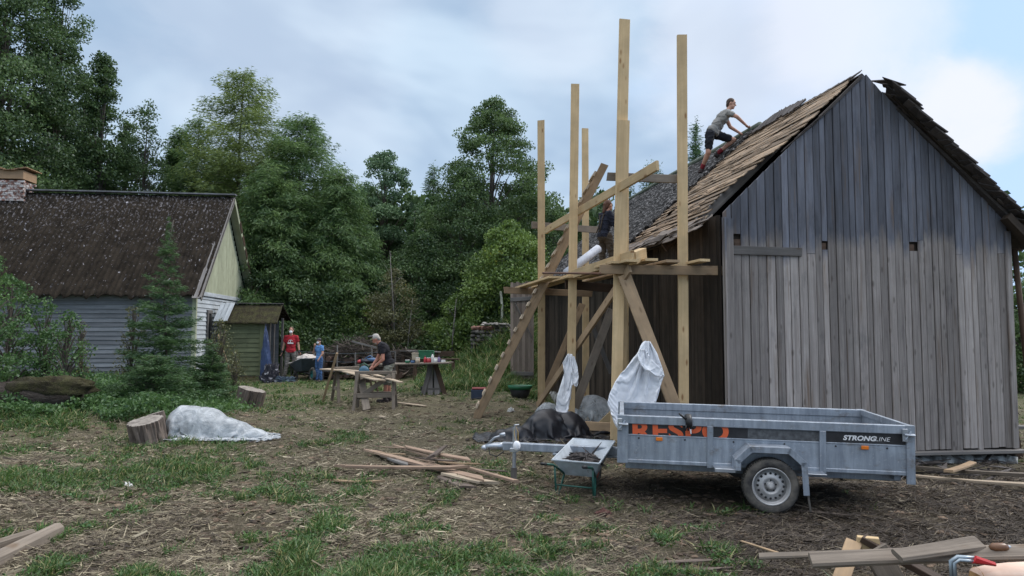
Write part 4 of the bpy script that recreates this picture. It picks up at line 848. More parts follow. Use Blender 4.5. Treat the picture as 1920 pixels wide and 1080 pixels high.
# nettles and raspberry canes: uncountable ground cover
rs = np.random.RandomState(88); n = 70000; X = rs.normal(-8.2, 2.4, n); Y = rs.normal(13.2, 1.5, n); hgt = .05+.55*fbm(X*1.6, Y*1.6+4, 3)**1.6
k = (rs.rand(n) < np.clip(1.6-np.abs((Y-13.2)/2.6)**2-np.clip((X+6.3)/.8, 0, 3), 0, 1)) & (Y > 11.35+.7*vn(X*1.5, X*0)) & (fbm(X*1.1+4, Y*1.1, 3) > .36+.16*rs.rand(n)); X, Y, hgt = X[k], Y[k], hgt[k]; n = len(X)
C = np.stack([X, Y, gz(X, Y)+rs.rand(n)**.7*hgt], 1)
o = quads('ground_cover', leafcards(C, .075*rs.uniform(.5, 1.4, n), .045*rs.uniform(.5, 1.3, n), rs, np.tile([[0, 0, .4]], (n, 1)), .15), M['leaf_fresh'], None, np.clip(.2+.5*fbm(X*2, Y*2)+rs.normal(0, .15, n), 0, 1)); tag(o, 'leafy nettles and raspberry canes before the house', 'ground cover', kind='stuff')
n = 20000; X = rs.uniform(-16, -8.8, n); Y = rs.uniform(16.5, 22.6, n); C = np.stack([X, Y, gz(X, Y)+rs.rand(n)*.45], 1)
o = quads('tall_weeds', leafcards(C, .10*rs.uniform(.5, 1.4, n), .05*rs.uniform(.5, 1.3, n), rs, np.tile([[0, 0, .6]], (n, 1)), .3), M['leaf_fresh'], None, np.clip(rs.normal(.4, .2, n), 0, 1)); tag(o, 'tall weeds along the foot of the house wall', 'weeds', kind='stuff')
M['paleboard'] = wood('pale_planed_boards', (.50, .41, .31), (.36, .29, .21), rnd=.12, knots=.3)
# ------------------------------------------------------------ scaffold
c0 = P(1165, 800, 11.0); scaf = empty('scaffold', onG(c0.x, 11.0), 'tall timber scaffold of upright planks with platform along the barn side', 'scaffold')
def sp(name, parts_, mat='lumber', seed=0, parent=None):
    mb = MB(seed); 
    for p in parts_: mb.board(*p[:4], **(p[4] if len(p) > 4 else {}))
    return mb.build(name, M[mat], parent or scaf, local=True)
def post(px_t, py_t, px_b, Y, w, t=.055, seed=0, mat='lumber', wd=(1, 0, 0)):
    a = P(px_t, py_t, Y); b0 = P(px_b, 740, Y); g_ = float(gz(b0.x, Y)); b0 = a+(b0-a)*((a.z-g_+.05)/(a.z-b0.z))
    return sp('post', [(b0, a, w, t, dict(wd=wd, seg=12, warp=.012, skew=.01))], mat, seed)
post(1172, 37, 1156, 11.0, .172, seed=101)
post(1279, 66, 1281, 10.95, .158, seed=102)
post(1078, 158, 1070, 12.6, .152, seed=103)
post(1014, 226, 1015, 14.9, .155, seed=104)
post(1097, 241, 1098, 16.6, .160, seed=105)
post(1172, 235, 1172, 13.8, .13, seed=106, mat='lumber')
a = P(1167, 225, 10.93); b_ = P(1163, 500, 10.93); sp('post_splice', [(P(1169, 226, 10.94), P(1162, 497, 10.94), .20, .05, dict(wd=(1, .25, 0), seg=6))], 'lumber', 107)
sp('post_splice', [(P(1164, 517, 11.12), P(1162, 770, 11.12), .23, .05, dict(wd=(1, .6, 0), seg=4))], 'lumber', 108)
hz_ = lambda px, py, Y: P(px, py, Y)
sp('ledger', [(hz_(1124, 505, 10.9), hz_(1381, 508, 10.8), .145, .05, dict(wd=(0, 0, 1), seg=4))], 'lumber_old', 110)
sp('ledger', [(hz_(1138, 331, 11.08), hz_(1272, 336, 11.04), .13, .05, dict(wd=(0, 0, 1), seg=3))], 'lumber_grey', 111)
sp('ledger', [(hz_(997, 422, 15.0), hz_(1120, 431, 15.9), .15, .045, dict(wd=(0, 0, 1), seg=3))], 'lumber_grey', 112)
sp('ledger', [(hz_(945, 544, 15.0), hz_(1110, 551, 15.6), .14, .045, dict(wd=(0, 0, 1), seg=3))], 'lumber_old', 113)
sp('ledger', [(hz_(1060, 533, 12.75), hz_(1170, 543, 13.2), .16, .05, dict(wd=(0, 0, 1), seg=3))], 'brownwood', 114)
sp('handrail', [(P(1024, 432, 14.75), P(1233, 310, 9.65), .145, .045, dict(wd=(0, 0, 1), seg=6, ch=.006))], 'lumber', 115)
sp('edge_board', [(P(1072, 515, 12.5), P(1187, 478, 10.6), .15, .045, dict(wd=(0, 0, 1), seg=4))], 'lumber', 116)
sp('edge_board', [(P(1006, 540, 15.1), P(1085, 515, 12.6), .12, .045, dict(wd=(0, 0, 1), seg=4))], 'lumber', 117)
# platform boards lying on the ledgers, lengthwise along the wall
zp = P(1125, 494, 10.9).z+.012
def along(px, Ya, Yb, off=0):
    a = P(px, 480, Ya); dx = -.195; return Vector((a.x, Ya, zp+off)), Vector((a.x+dx*(Yb-Ya), Yb, zp+off))
for i, (px, Ya, Yb, w_, of) in enumerate(((1186, 10.55, 15.3, .20, .0), (1222, 10.7, 14.6, .20, .03), (1262, 10.62, 14.9, .22, .0), (1158, 10.8, 15.2, .18, .0), (1322, 10.5, 12.6, .17, .0))):
    a_, b_ = along(px, Ya, Yb, of); sp('platform_board', [(a_, b_, w_, .04, dict(wd=(1, 0, 0), seg=3))], 'lumber' if i != 2 else 'lumber_old', 120+i)
for i, (px, Ya, Yb) in enumerate(((1040, 12.5, 15.6), (1075, 12.4, 15.4))):
    a_, b_ = along(px, Ya, Yb, -.10); sp('platform_board', [(a_, b_, .2, .04, dict(wd=(1, 0, 0), seg=3))], 'lumber', 130+i)
sp('end_block', [(P(1186, 484, 10.7), P(1206, 476, 11.1), .19, .12, dict(wd=(0, 0, 1)))], 'lumber', 133)
sp('brace', [(P(1170, 515, 10.88), P(1268, 770, 10.8), .20, .05, dict(wd=(1, 0, 0), seg=4))], 'lumber_old', 134)
sp('brace', [(P(1181, 503, 10.72), P(1008, 760, 14.7), .15, .045, dict(seg=6, wd=(0, .3, 1)))], 'lumber_old', 135)
sp('brace', [(P(1147, 580, 13.0), P(1078, 765, 12.75), .15, .045, dict(seg=4, wd=(1, 0, 0)))], 'lumber_grey', 136)
sp('brace', [(P(1112, 614, 14.0), P(1146, 700, 13.8), .09, .03, dict(wd=(1, 0, 0)))], 'greywood', 137)
sp('brace', [(P(1092, 570, 15.8), P(1022, 735, 15.2), .15, .04, dict(wd=(1, 0, 0), seg=3))], 'lumber_old', 138)
sp('sole_plank', [(P(1078, 797, 12.4), P(1146, 801, 12.0), .15, .06, dict(wd=(0, 0, 1)))], 'lumber_old', 139)
mb = MB(140); mb.tube([P(1018, 512, 12.3), P(1126, 513, 10.85)], .018, 8); mb.build('iron_rod', pm('rusty_iron', (.16, .08, .05), (.09, .05, .035)), scaf, True, local=True)
mb = MB(141); mb.board(P(1126, 798, 12.6), P(1158, 768, 12.6), .14, .05, wd=(0, 0, 1)); mb.build('brace', M['lumber'], scaf, local=True)
# ladder
lad = empty('ladder', G(894, 781), 'long homemade timber ladder leaning on the scaffold at its left end', 'ladder')
A0, A1 = P(893, 783, 13.9), P(1134, 308, 13.3); Bo = Vector((-.02, .46, -.0)); A0.z = float(gz(A0.x, A0.y))-.02
sp('rail', [(A0, A1, .15, .045, dict(wd=(1, -.12, 0), seg=6))], 'lumber_old', 150, lad)
sp('rail', [(A0+Bo, A1+Bo+Vector((-.05, 0, -.05)), .15, .045, dict(wd=(1, -.12, 0), seg=6))], 'lumber_old', 151, lad)
dA = (A1-A0).normalized(); nrm = Vector((-dA.z, 0, dA.x)).normalized()
for k in range(19):
    t = .045+k*.0505; p = A0+(A1-A0)*t+nrm*.098
    sp('rung', [(p+Vector((0, -.05, 0)), p+Bo+Vector((0, .05, 0)), .10, .035, dict(wd=dA, skew=.0, ch=.002))], 'paleboard', 152+k, lad)
# ------------------------------------------------------------ soft lumps and hanging sheets
def lump(name, px, py, Y, size, mat, label, cat, seed=0, amp=.25, ns=2.2, rz=0, n=40, m=72, flat=.25, fold=.12, parent=None, smooth=True, fine=.0):
    """a heap of sheet or earth lying on the ground: a domed body creased by sharp folds"""
    b0 = G(px, py) if Y is None else onG(P(px, py, Y).x, Y); vs = []; fs = []
    for i in range(n+1):
        th = (math.pi*.56)*i/n
        for j in range(m):
            ph = 2*math.pi*j/m; d = Vector((math.sin(th)*math.cos(ph), math.sin(th)*math.sin(ph), math.cos(th))); q = d*ns+Vector((seed*3.1, seed*1.7, seed))
            r1 = 1+amp*mnoise.noise(q*.7)*1.6+amp*.6*mnoise.noise(q*1.7); r2 = fold*1.6*(1-min(1, abs(mnoise.noise(q*1.3+Vector((5, 1, 2))))*1.6))**5+fold*1.0*(1-min(1, abs(mnoise.noise(Vector((q.x*2.2+q.z, q.y*2.6, q.z*2.2-q.x))))*1.6))**7+fold*.5*(1-min(1, abs(mnoise.noise(q*4.2))*1.8))**6+fine*mnoise.noise(q*9)-fold*.5
            k = r1+r2; vs.append((d.x*size[0]/2*k, d.y*size[1]/2*k, max(-.05, (d.z if d.z > 0 else d.z*.5)*size[2]*k*(1-flat*mnoise.noise(q*.9+Vector((9, 9, 9)))))))
    for i in range(n):
        for j in range(m): q = (j+1) % m; fs.append((i*m+j, (i+1)*m+j, (i+1)*m+q, i*m+q))
    fs.append(tuple(n*m+j for j in range(m-1, -1, -1))[::-1])
    mb = MB(seed); mb.add(vs, fs); o = mb.build(name, M[mat] if isinstance(mat, str) else mat, parent, smooth)
    if parent is None: o.location = b0; o.rotation_euler = (0, 0, rz); tag(o, label, cat)
    return o
def drape(name, nx, ny, rest, init, ell=(), caps=(), pins=None, steps=150, floor=None, mat='white_cloth', label='', cat='sheet', g=9.8, damp=.985, fric=.96, th=.004, bend=.25, seed=0, crease=.0):
    """a real sheet: a spring grid relaxed under gravity over what lies below it, then left at rest"""
    rs = np.random.RandomState(seed); u, v = np.meshgrid(np.linspace(0, 1, nx), np.linspace(0, 1, ny), indexing='ij'); Pp = init(u, v).astype(float); Q = Pp.copy(); dx, dy = rest[0]/(nx-1), rest[1]/(ny-1); dd = math.hypot(dx, dy)
    pm_ = pins(u, v) if pins else np.zeros_like(u, bool); P0 = Pp.copy(); wgt = np.where(pm_, 0., 1.)[..., None]; dt = 1/60
    def con(A, B, wa, wb, L_, k):
        d = B-A; l = np.linalg.norm(d, axis=-1, keepdims=True)+1e-9; c = d*(1-L_/l)*k/np.maximum(wa+wb, 1e-6); A += c*wa; B -= c*wb
    def pairs(sa, sb, L_, k):
        A = Pp[sa]; B = Pp[sb]; a = A.copy(); b = B.copy(); con(a, b, wgt[sa], wgt[sb], L_, k); Pp[sa] += (a-A)*1.0 if False else 0; return a-A, b-B
    S = slice
    for st in range(steps):
        vel = (Pp-Q)*damp; Q = Pp.copy(); Pp = Pp+(vel+np.array([0, 0, -g])*dt*dt)*wgt
        for it in range(7):
            for ax, L_, k in ((0, dx, 1.), (1, dy, 1.)):
                n_ = nx if ax == 0 else ny
                for par in (0, 1):
                    ia = np.arange(par, n_-1, 2); A = Pp.take(ia, ax); B = Pp.take(ia+1, ax); con(A, B, wgt.take(ia, ax), wgt.take(ia+1, ax), L_, k)
                    if ax == 0: Pp[ia] = A; Pp[ia+1] = B
                    else: Pp[:, ia] = A; Pp[:, ia+1] = B
            for (oa, ob) in (((S(0, -1), S(0, -1)), (S(1, None), S(1, None))), ((S(1, None), S(0, -1)), (S(0, -1), S(1, None)))):
                A = Pp[oa].copy(); B = Pp[ob].copy(); con(A, B, wgt[oa], wgt[ob], dd, .3); dA = A-Pp[oa]; dB = B-Pp[ob]; Pp[oa] += dA; Pp[ob] += dB
            if bend:
                for ax, L_ in ((0, 2*dx), (1, 2*dy)):
                    oa = (S(0, -2), S(None)) if ax == 0 else (S(None), S(0, -2)); ob = (S(2, None), S(None)) if ax == 0 else (S(None), S(2, None))
                    A = Pp[oa].copy(); B = Pp[ob].copy(); con(A, B, wgt[oa], wgt[ob], L_, bend*.2); dA = A-Pp[oa]; dB = B-Pp[ob]; Pp[oa] += dA; Pp[ob] += dB
            hit = np.zeros(u.shape, bool)
            for (c, r) in ell:
                c = np.array(c); r = np.array(r); d = (Pp-c)/r; l = np.linalg.norm(d, axis=-1); m_ = (l < 1) & ~pm_; Pp[m_] = c+(d[m_]/l[m_][:, None])*r; hit |= m_
            for (a, b, r) in caps:
                a = np.array(a); b = np.array(b); ab = b-a; t = np.clip(((Pp-a)@ab)/(ab@ab), 0, 1); q = a+t[..., None]*ab; d = Pp-q; l = np.linalg.norm(d, axis=-1); m_ = (l < r) & ~pm_; Pp[m_] = q[m_]+d[m_]/l[m_][:, None]*r; hit |= m_
            if floor is not None:
                fz = floor(Pp[..., 0], Pp[..., 1])+.006+.004*rs.rand(); m_ = (Pp[..., 2] < fz) & ~pm_; Pp[..., 2] = np.where(m_, fz, Pp[..., 2]); hit |= m_
        Q = np.where(hit[..., None], Q+(Pp-Q)*fric, Q)
    if crease:
        gu = np.gradient(Pp, axis=0); gv = np.gradient(Pp, axis=1); nr = np.cross(gu, gv); nr /= np.linalg.norm(nr, axis=-1, keepdims=True)+1e-9; nr *= np.sign(nr[..., 2:3]+1e-6)
        h = np.zeros(u.shape); U = u*rest[0]; V = v*rest[1]
        for a in np.ndindex(u.shape):
            if pm_[a]: continue
            q = Vector((U[a], V[a], seed*1.3)); h[a] = (1-min(1, abs(mnoise.noise(q*2.6))*2.2))**3+.7*(1-min(1, abs(mnoise.noise(Vector((U[a]*5+V[a]*3, V[a]*4-U[a], seed))))*2.0))**3+.35*(1-min(1, abs(mnoise.noise(q*11))*2))**3+.8*mnoise.noise(q*3.5)
        Pp += nr*(h*crease)[..., None]
        if floor is not None: Pp[..., 2] = np.maximum(Pp[..., 2], floor(Pp[..., 0], Pp[..., 1])+.004)
    o0 = Pp.reshape(-1, 3).mean(0); o0[2] = Pp[..., 2].min(); idx = np.arange(nx*ny).reshape(nx, ny)
    fs = np.stack([idx[:-1, :-1], idx[1:, :-1], idx[1:, 1:], idx[:-1, 1:]], -1).reshape(-1, 4)
    me = bpy.data.meshes.new(name); me.from_pydata((Pp.reshape(-1, 3)-o0).tolist(), [], fs.tolist()); o = mkobj(name, me, M[mat] if isinstance(mat, str) else mat, None, True)
    sb = o.modifiers.new('s', 'SUBSURF'); sb.levels = sb.render_levels = 1; so_ = o.modifiers.new('t', 'SOLIDIFY'); so_.thickness = th; so_.offset = 0
    o.location = o0; tag(o, label, cat); return o
def gzf(x, y): return gz(x, y)
def droop(name, px, py, Y, ext, rest, ells, mat, label, cat, seed, h0=.6, rz=0, nx=64, ny=44, taper=0, **kw):
    b0 = G(px, py) if Y is None else onG(P(px, py, Y).x, Y); c, s_ = math.cos(rz), math.sin(rz)
    def T(x, y, z): return (b0.x+x*c-y*s_, b0.y+x*s_+y*c, b0.z+z)
    def init(u, v):
        k = 1-taper*u; x = (u-.5)*ext[0]+.05*(fbm(u*7+seed, v*7, 3)-.5); y = (v-.5)*ext[1]*k+.07*(fbm(u*6, v*9+seed, 3)-.5); z = h0+.55*(fbm(u*5+seed, v*5+3, 4)-.5)+.18*(vn(u*15+seed, v*15)-.5); return np.stack([b0.x+x*c-y*s_, b0.y+x*s_+y*c, b0.z+z], -1)
    rg_ = random.Random(seed); E = [(T(*e[:3]), e[3:]) for e in ells]; E += [(T(e[0]+rg_.uniform(-.7, .7)*e[3], e[1]+rg_.uniform(-.8, .5)*e[4], max(0, e[2])+rg_.uniform(.2, .75)*e[5]), (rg_.uniform(.05, .12), rg_.uniform(.05, .12), rg_.uniform(.05, .14))) for e in ells for _ in range(1)]
    kw.setdefault('crease', .024)
    return drape(name, nx, ny, rest, init, ell=E, floor=gzf, mat=mat, label=label, cat=cat, seed=seed, **kw)
droop('tarp_heap', 1040, 826, 11.55, (1.35, .85), (2.3, 1.7), [(-.15, 0, .12, .30, .26, .36), (.26, .05, .08, .28, .24, .32), (-.42, -.05, .0, .2, .2, .26)], 'tarpblack', 'crumpled black tarpaulin heap at the foot of the scaffold', 'tarp', 3, h0=.62)
droop('tarp_heap', 965, 824, 11.3, (.95, .7), (1.5, 1.1), [(.05, 0, .02, .24, .2, .20), (-.22, 0, -.02, .18, .16, .18)], 'tarpblack', 'low black tarpaulin folds left of the bigger heap', 'tarp', 8, h0=.4, nx=48, ny=36)
droop('plastic_bag', 1112, 790, 12.9, (.85, .6), (1.5, 1.2), [(0, .05, .2, .36, .26, .36), (.2, 0, .1, .28, .2, .3)], 'plastic_thin', 'big dusty translucent plastic bag behind the scaffold post', 'plastic bag', 5, h0=.75, nx=48, ny=40)
droop('plastic_bag', 1028, 778, 13.2, (.55, .45), (1.0, .85), [(0, .03, .12, .22, .18, .26)], 'plastic_thin', 'small translucent bag left of the hanging white sheet', 'plastic bag', 6, h0=.55, nx=36, ny=30)
droop('plastic_sheet', 400, 822, 10.95, (1.5, .8), (2.5, 1.75), [(-.50, .05, .12, .26, .24, .36), (-.2, .05, .10, .40, .26, .33), (.2, .02, .02, .46, .2, .25), (.58, .0, .0, .25, .14, .13)], 'plastic', 'crumpled milky plastic sheet slumped over the log stump', 'plastic sheet', 12, h0=.62, rz=-.08, nx=84, ny=60, taper=.55)
droop('plastic_sheet', 486, 812, 11.0, (.52, .2), (.8, .45), [(.0, 0, .0, .22, .07, .09)], 'plastic', 'narrow rolled tail end of milky plastic right of the slumped sheet', 'plastic sheet', 15, h0=.2, nx=30, ny=20, taper=-.3)

def slung(name, rows, rest, label, seed, nx=56, ny=70, bul=.06, steps=110, **kw):
    """a sheet slung between two tied edges: rows of (left px, right px, py, depth) from its top down"""
    R_ = np.array(rows, float)
    def init(u, v):
        t = v*(len(R_)-1); i = np.clip(t.astype(int), 0, len(R_)-2); f = t-i; r = R_[i]*(1-f[..., None])+R_[i+1]*f[..., None]; px = r[..., 0]*(1-u)+r[..., 1]*u; q = np.zeros(u.shape+(3,))
        for a in np.ndindex(u.shape): q[a] = P(px[a], r[a][2], r[a][3])
        e = np.sin(u*np.pi); q[..., 1] -= e*(bul*np.sin(v*np.pi)+.16*(fbm(u*6+seed+v*2, v*4, 3)-.5)+.05*(fbm(u*19+v*7, v*9+seed, 2)-.5)); q[..., 2] += e*.05*(fbm(u*7, v*7+seed, 3)-.5); return q
    return drape(name, nx, ny, rest, init, pins=lambda u, v: (v < .01) | (u < .01) | (u > .99) | ((v > .99) & (np.sin(u*17) > .2)), label=label, seed=seed, steps=steps, bend=.35, g=2.5, crease=.012, **kw)
br_a, br_b = P(1170, 515, 10.88), P(1268, 770, 10.8)
slung('hanging_sheet', [(1208, 1219, 640, 10.60), (1200, 1232, 662, 10.58), (1182, 1240, 684, 10.55), (1164, 1245, 700, 10.52), (1152, 1240, 718, 10.5), (1143, 1232, 738, 10.45), (1139, 1226, 755, 10.42), (1150, 1222, 772, 10.4), (1158, 1216, 800, 10.38)], (1.0, 1.45), 'large white sheet slung over the right brace above the trailer', 4, nx=64, ny=80)
slung('hanging_sheet', [(1200, 1212, 655, 10.5), (1196, 1216, 664, 10.48), (1200, 1224, 676, 10.46), (1210, 1238, 690, 10.45), (1228, 1246, 704, 10.44)], (.34, .55), 'short white flap folded over the top of the large slung sheet', 9, nx=30, ny=40, bul=.04)
slung('hanging_sheet', [(1064, 1073, 664, 12.0), (1055, 1074, 680, 12.0), (1058, 1074, 700, 12.0), (1051, 1072, 722, 12.0), (1044, 1068, 745, 11.98), (1042, 1065, 765, 11.95), (1046, 1062, 778, 11.95)], (.34, 1.15), 'narrow white sheet knotted round the long diagonal brace', 1, nx=32, ny=80, bul=.08)
slung('hanging_sheet', [(1070, 1077, 668, 11.97), (1070, 1083, 688, 11.95), (1071, 1085, 706, 11.95), (1077, 1083, 724, 11.95)], (.17, .52), 'short white end of cloth hanging right of the narrow knotted sheet', 2, nx=20, ny=44, bul=.06)
mb = MB(160); mb.tube([P(1062, 512, 13.4), P(1122, 466, 13.9)], .085, 16); o = mb.build('membrane_roll', pm('white_membrane', (.62, .66, .74), (.5, .54, .62), rough=.5), None, True); tag(o, 'white roll of roofing membrane leaning beside the person on the platform', 'roll')
# ------------------------------------------------------------ trailer
TY = R(-9); trl = empty('box_trailer', (1.09, 7.10, 0), 'galvanised single axle box trailer with black and orange side stripe', 'trailer', rot=(0, R(1.05), TY))
TL, TW = 2.73, 1.36; zT, zS, zD, zB0 = .86, .775, .672, .385
def tpart(name, mat, f, parent=trl, seed=0, smooth=False): mb = MB(seed); f(mb); return mb.build(name, M[mat] if isinstance(mat, str) else mat, parent, smooth)
def bx(mb, x0, x1, y0, y1, z0, z1, ch=.003): mb.board((x0, (y0+y1)/2, (z0+z1)/2), (x1, (y0+y1)/2, (z0+z1)/2), abs(y1-y0), z1-z0, wd=(0, 1, 0), skew=0, ch=ch)
def side(y, s):
    def f(mb):
        bx(mb, 0, TL, y, y+s*.020, .40, zT-.01); bx(mb, .0, TL, y-s*.010, y+s*.0, .415, zD-.003); bx(mb, .0, TL, y-s*.022, y+s*.03, zS, zT, .006); bx(mb, 0, TL, y-s*.018, y, zB0, .425, .006); bx(mb, .0, TL, y-s*.014, y, zD-.014, zD)
        bx(mb, 0, TL, y+s*.020, y+s*.028, .66, .68)
    return f
tpart('side_panel', 'galv', side(0, 1)); tpart('side_panel', 'galv', side(TW, -1))
tpart('front_panel', 'galv', lambda mb: (bx(mb, -.0, .02, .03, TW-.03, .40, zT-.012), bx(mb, -.015, .03, .03, TW-.03, zT-.06, zT-.002)))
tpart('tailgate', 'galv', lambda mb: (bx(mb, TL-.02, TL, .03, TW-.03, .40, zT-.012), bx(mb, TL-.03, TL+.012, .03, TW-.03, zT-.06, zT-.002)))
tpart('floor', 'floorply', lambda mb: bx(mb, .02, TL-.02, .02, TW-.02, .405, .425))
for y in (0, TW):
    s = -1 if y == 0 else 1
    tpart('corner_post', 'galv', lambda mb: (bx(mb, -.035, .075, y+s*.006, y+s*.034, zB0-.0, zT+.002), bx(mb, -.035, -.02, y-s*.03, y+s*.03, zB0, zT)))
    tpart('corner_post', 'galv', lambda mb: (bx(mb, TL-.055, TL+.015, y+s*.006, y+s*.034, .31, zT+.002), bx(mb, TL+.004, TL+.02, y-s*.04, y+s*.03, .31, zT)))
    def lat(mb, x0):
        bx(mb, x0, x0+.10, y+s*.036, y+s*.05, zT-.10, zT-.075); mb.tube([(x0+.01, y+s*.055, zT-.085), (x0+.10, y+s*.06, zT-.09)], .012, 8); mb.tube([(x0+.02, y+s*.05, zT-.13), (x0+.07, y+s*.052, zT-.05)], .009, 6); bx(mb, x0-.005, x0+.04, y+s*.034, y+s*.05, zT-.15, zT-.03)
    tpart('latch', 'galv_light', lambda mb: lat(mb, -.03)); tpart('latch', 'galv_light', lambda mb: lat(mb, TL-.09))
def tx(px, y=0):
    Mi = inv(trl); o = Mi @ Vector((0, 0, CAMZ)); d = (Mi @ P(px, 800, 1.0))-o; t = (y-o.y)/d.y; return (o+d*t).x
for px in (1331, 1541): x_ = tx(px); tpart('stiffener', 'galv', lambda mb: (bx(mb, x_-.028, x_+.028, -.034, -.006, .375, zS+.004)))
dec2 = tpart('stripe', 'faded', lambda mb: bx(mb, tx(1402), tx(1541), -.0045, -.0005, zD+.001, zS-.001, .0001)); dec = tpart('stripe', 'decal', lambda mb: (bx(mb, .075, tx(1402)-.001, -.0045, -.0005, zD+.001, zS-.001, .0001), bx(mb, tx(1541)+.001, TL-.055, -.0045, -.0005, zD+.001, zS-.001, .0001)))
def text_mesh(body, size, x, z, y, mat, parent, name, slope=0, bold=0, shear=0, crop=None, space=1.0, sx=1.0):
    cu = bpy.data.curves.new('t', 'FONT'); cu.body = body; cu.size = size; cu.offset = bold; cu.shear = shear; cu.extrude = .0006; cu.space_character = space
    to = bpy.data.objects.new('t', cu); COL.objects.link(to); bpy.context.view_layer.update()
    me = bpy.data.meshes.new_from_object(to.evaluated_get(bpy.context.evaluated_depsgraph_get())); bpy.data.objects.remove(to)
    Mt = Matrix.Translation((x, y, z)) @ Matrix.Rotation(-slope, 4, 'Y') @ Matrix.Rotation(R(90), 4, 'X') @ Matrix.Diagonal((sx, 1, 1, 1)); me.transform(Mt)
    if crop:
        bm = bmesh.new(); bm.from_mesh(me)
        for (co, no) in (((0, 0, crop[0]), (0, 0, -1)), ((0, 0, crop[1]), (0, 0, 1))): bmesh.ops.bisect_plane(bm, geom=bm.verts[:]+bm.edges[:]+bm.faces[:], plane_co=co, plane_no=no, clear_outer=True)
        bm.to_mesh(me); bm.free()
    return mkobj(name, me, M[mat], parent)
text_mesh('RESPO', .27, tx(1184), .612, -.0055, 'orange_ink', dec, 'lettering', slope=R(1.9), bold=.009, crop=(zD+.002, zS-.002), space=1.05, sx=1.18)
text_mesh('STRONG', .062, tx(1580), .70, -.0055, 'white_ink', dec, 'lettering', bold=.0025, shear=.25, space=1.03, sx=1.16)
text_mesh('LINE', .058, tx(1639), .70, -.0055, 'white_ink', dec, 'lettering', bold=-.0006, shear=.25, sx=1.15)
for px in (1236, 1620):
    x_ = tx(px); tpart('reflector', 'orange', lambda mb: bx(mb, x_-.032, x_+.032, -.026, -.012, zD-.055, zD-.020, .004))
bolts = [tx(q) for q in (1198, 1284, 1375, 1470, 1566, 1662)]
for x_ in bolts: tpart('bolt', 'black', lambda mb: mb.ell((x_, -.013, zD-.035), (.009, .006, .009), n=6, m=8))
xw, rW = tx(1443, -.12), .252
def fender(mb):
    pts = [(xw-.335, .40), (xw-.335, .50), (xw-.20, .628), (xw+.17, .628), (xw+.315, .50), (xw+.335, .20)]
    for s0, s1, y0, y1 in ((0, 0, -.225, -.02),):
        for i in range(5):
            (xa, za), (xb, zb) = pts[i], pts[i+1]; mb.board((xa, -.122, za), (xb, -.122, zb), .206, .006, wd=(0, 1, 0), skew=0, ch=.001)
            # turned-down outer flange
            dx, dz = xb-xa, zb-za; l_ = math.hypot(dx, dz); nx_, nz_ = dz/l_, -dx/l_
            mb.add([(xa, -.225, za), (xb, -.225, zb), (xb+nx_*.052, -.225, zb+nz_*.052), (xa+nx_*.052, -.225, za+nz_*.052), (xa, -.219, za), (xb, -.219, zb), (xb+nx_*.052, -.219, zb+nz_*.052), (xa+nx_*.052, -.219, za+nz_*.052)], [(0, 1, 2, 3), (7, 6, 5, 4), (0, 4, 5, 1), (2, 6, 7, 3), (1, 5, 6, 2), (0, 3, 7, 4)])
tpart('fender', 'galv', fender)
tpart('fender_bracket', 'galv_light', lambda mb: (bx(mb, xw-.52, xw-.335, -.19, -.01, .395, .405), bx(mb, xw-.52, xw-.33, -.20, -.188, .37, .405)))
tpart('fender_bracket', 'galv_light', lambda mb: bx(mb, xw+.335, xw+.50, -.19, -.01, .385, .395))
tpart('mudflap', 'rubber', lambda mb: mb.board((xw+.345, -.12, .20), (xw+.37, -.12, .02), .02, .01, wd=(1, 0, 0)))
for yy, sg in ((-.12, -1), (TW+.12, 1)):
    wh = bpy.data.objects.new('wheel', None); COL.objects.link(wh); wh.parent = trl; wh.location = (xw, yy, .258)
    Q = Matrix.Rotation(R(90)*-sg*-1, 4, 'X') if sg < 0 else Matrix.Rotation(R(-90), 4, 'X')
    Q = Matrix.Rotation(R(90), 4, 'X') if sg < 0 else Matrix.Rotation(R(-90), 4, 'X')     # lathe +z points outwards
    mb = MB(200); hw = .082
    mb.lathe([(.178, -hw*.9), (.20, -hw), (.235, -hw), (.256, -hw*.8), (rW, -hw*.55), (rW+.001, 0), (rW, hw*.55), (.256, hw*.8), (.235, hw), (.20, hw), (.178, hw*.9), (.172, hw*.5), (.172, -hw*.5)], Q, 48, closed=True)
    for g_ in (-.03, 0, .03): pass
    for k in range(60):
        a_ = k/60*2*math.pi
        for s in (-1, 1): c_ = Q @ Vector((math.cos(a_)*(rW+.001), math.sin(a_)*(rW+.001), s*.034)); mb.ell(c_, (.009, .013, .009), n=4, m=6)
    mb.build('tyre', M['rubber'], wh, True)
    mb = MB(201); mb.lathe([(.174, -.05), (.178, .074), (.170, .078), (.164, .055), (.150, .030), (.146, .024)], Q, 48, closed=False); mb.f = mb.f[:-2]
    mb.lathe([(.148, .030), (.140, .020), (.118, .034), (.096, .042), (.082, .050), (.070, .046), (.058, .030), (.036, .030), (.034, .052), (.026, .056), (.0, .056)], Q, 48); mb.f = mb.f[:]
    mb.mi = 1
    for k in range(16): a_ = k/16*2*math.pi; mb.ell(Q @ Vector((math.cos(a_)*.119, math.sin(a_)*.119, .036)), (.0125, .007, .0125), n=6, m=10)
    for k in range(5): a_ = k/5*2*math.pi+.3; mb.ell(Q @ Vector((math.cos(a_)*.052, math.sin(a_)*.052, .034)), (.008, .009, .008), n=5, m=8)
    mb.build('rim', [M['rim'], M['black']], wh, True)
tpart('axle', 'galv', lambda mb: mb.tube([(xw, .0, rW), (xw, TW, rW)], .03, 10))
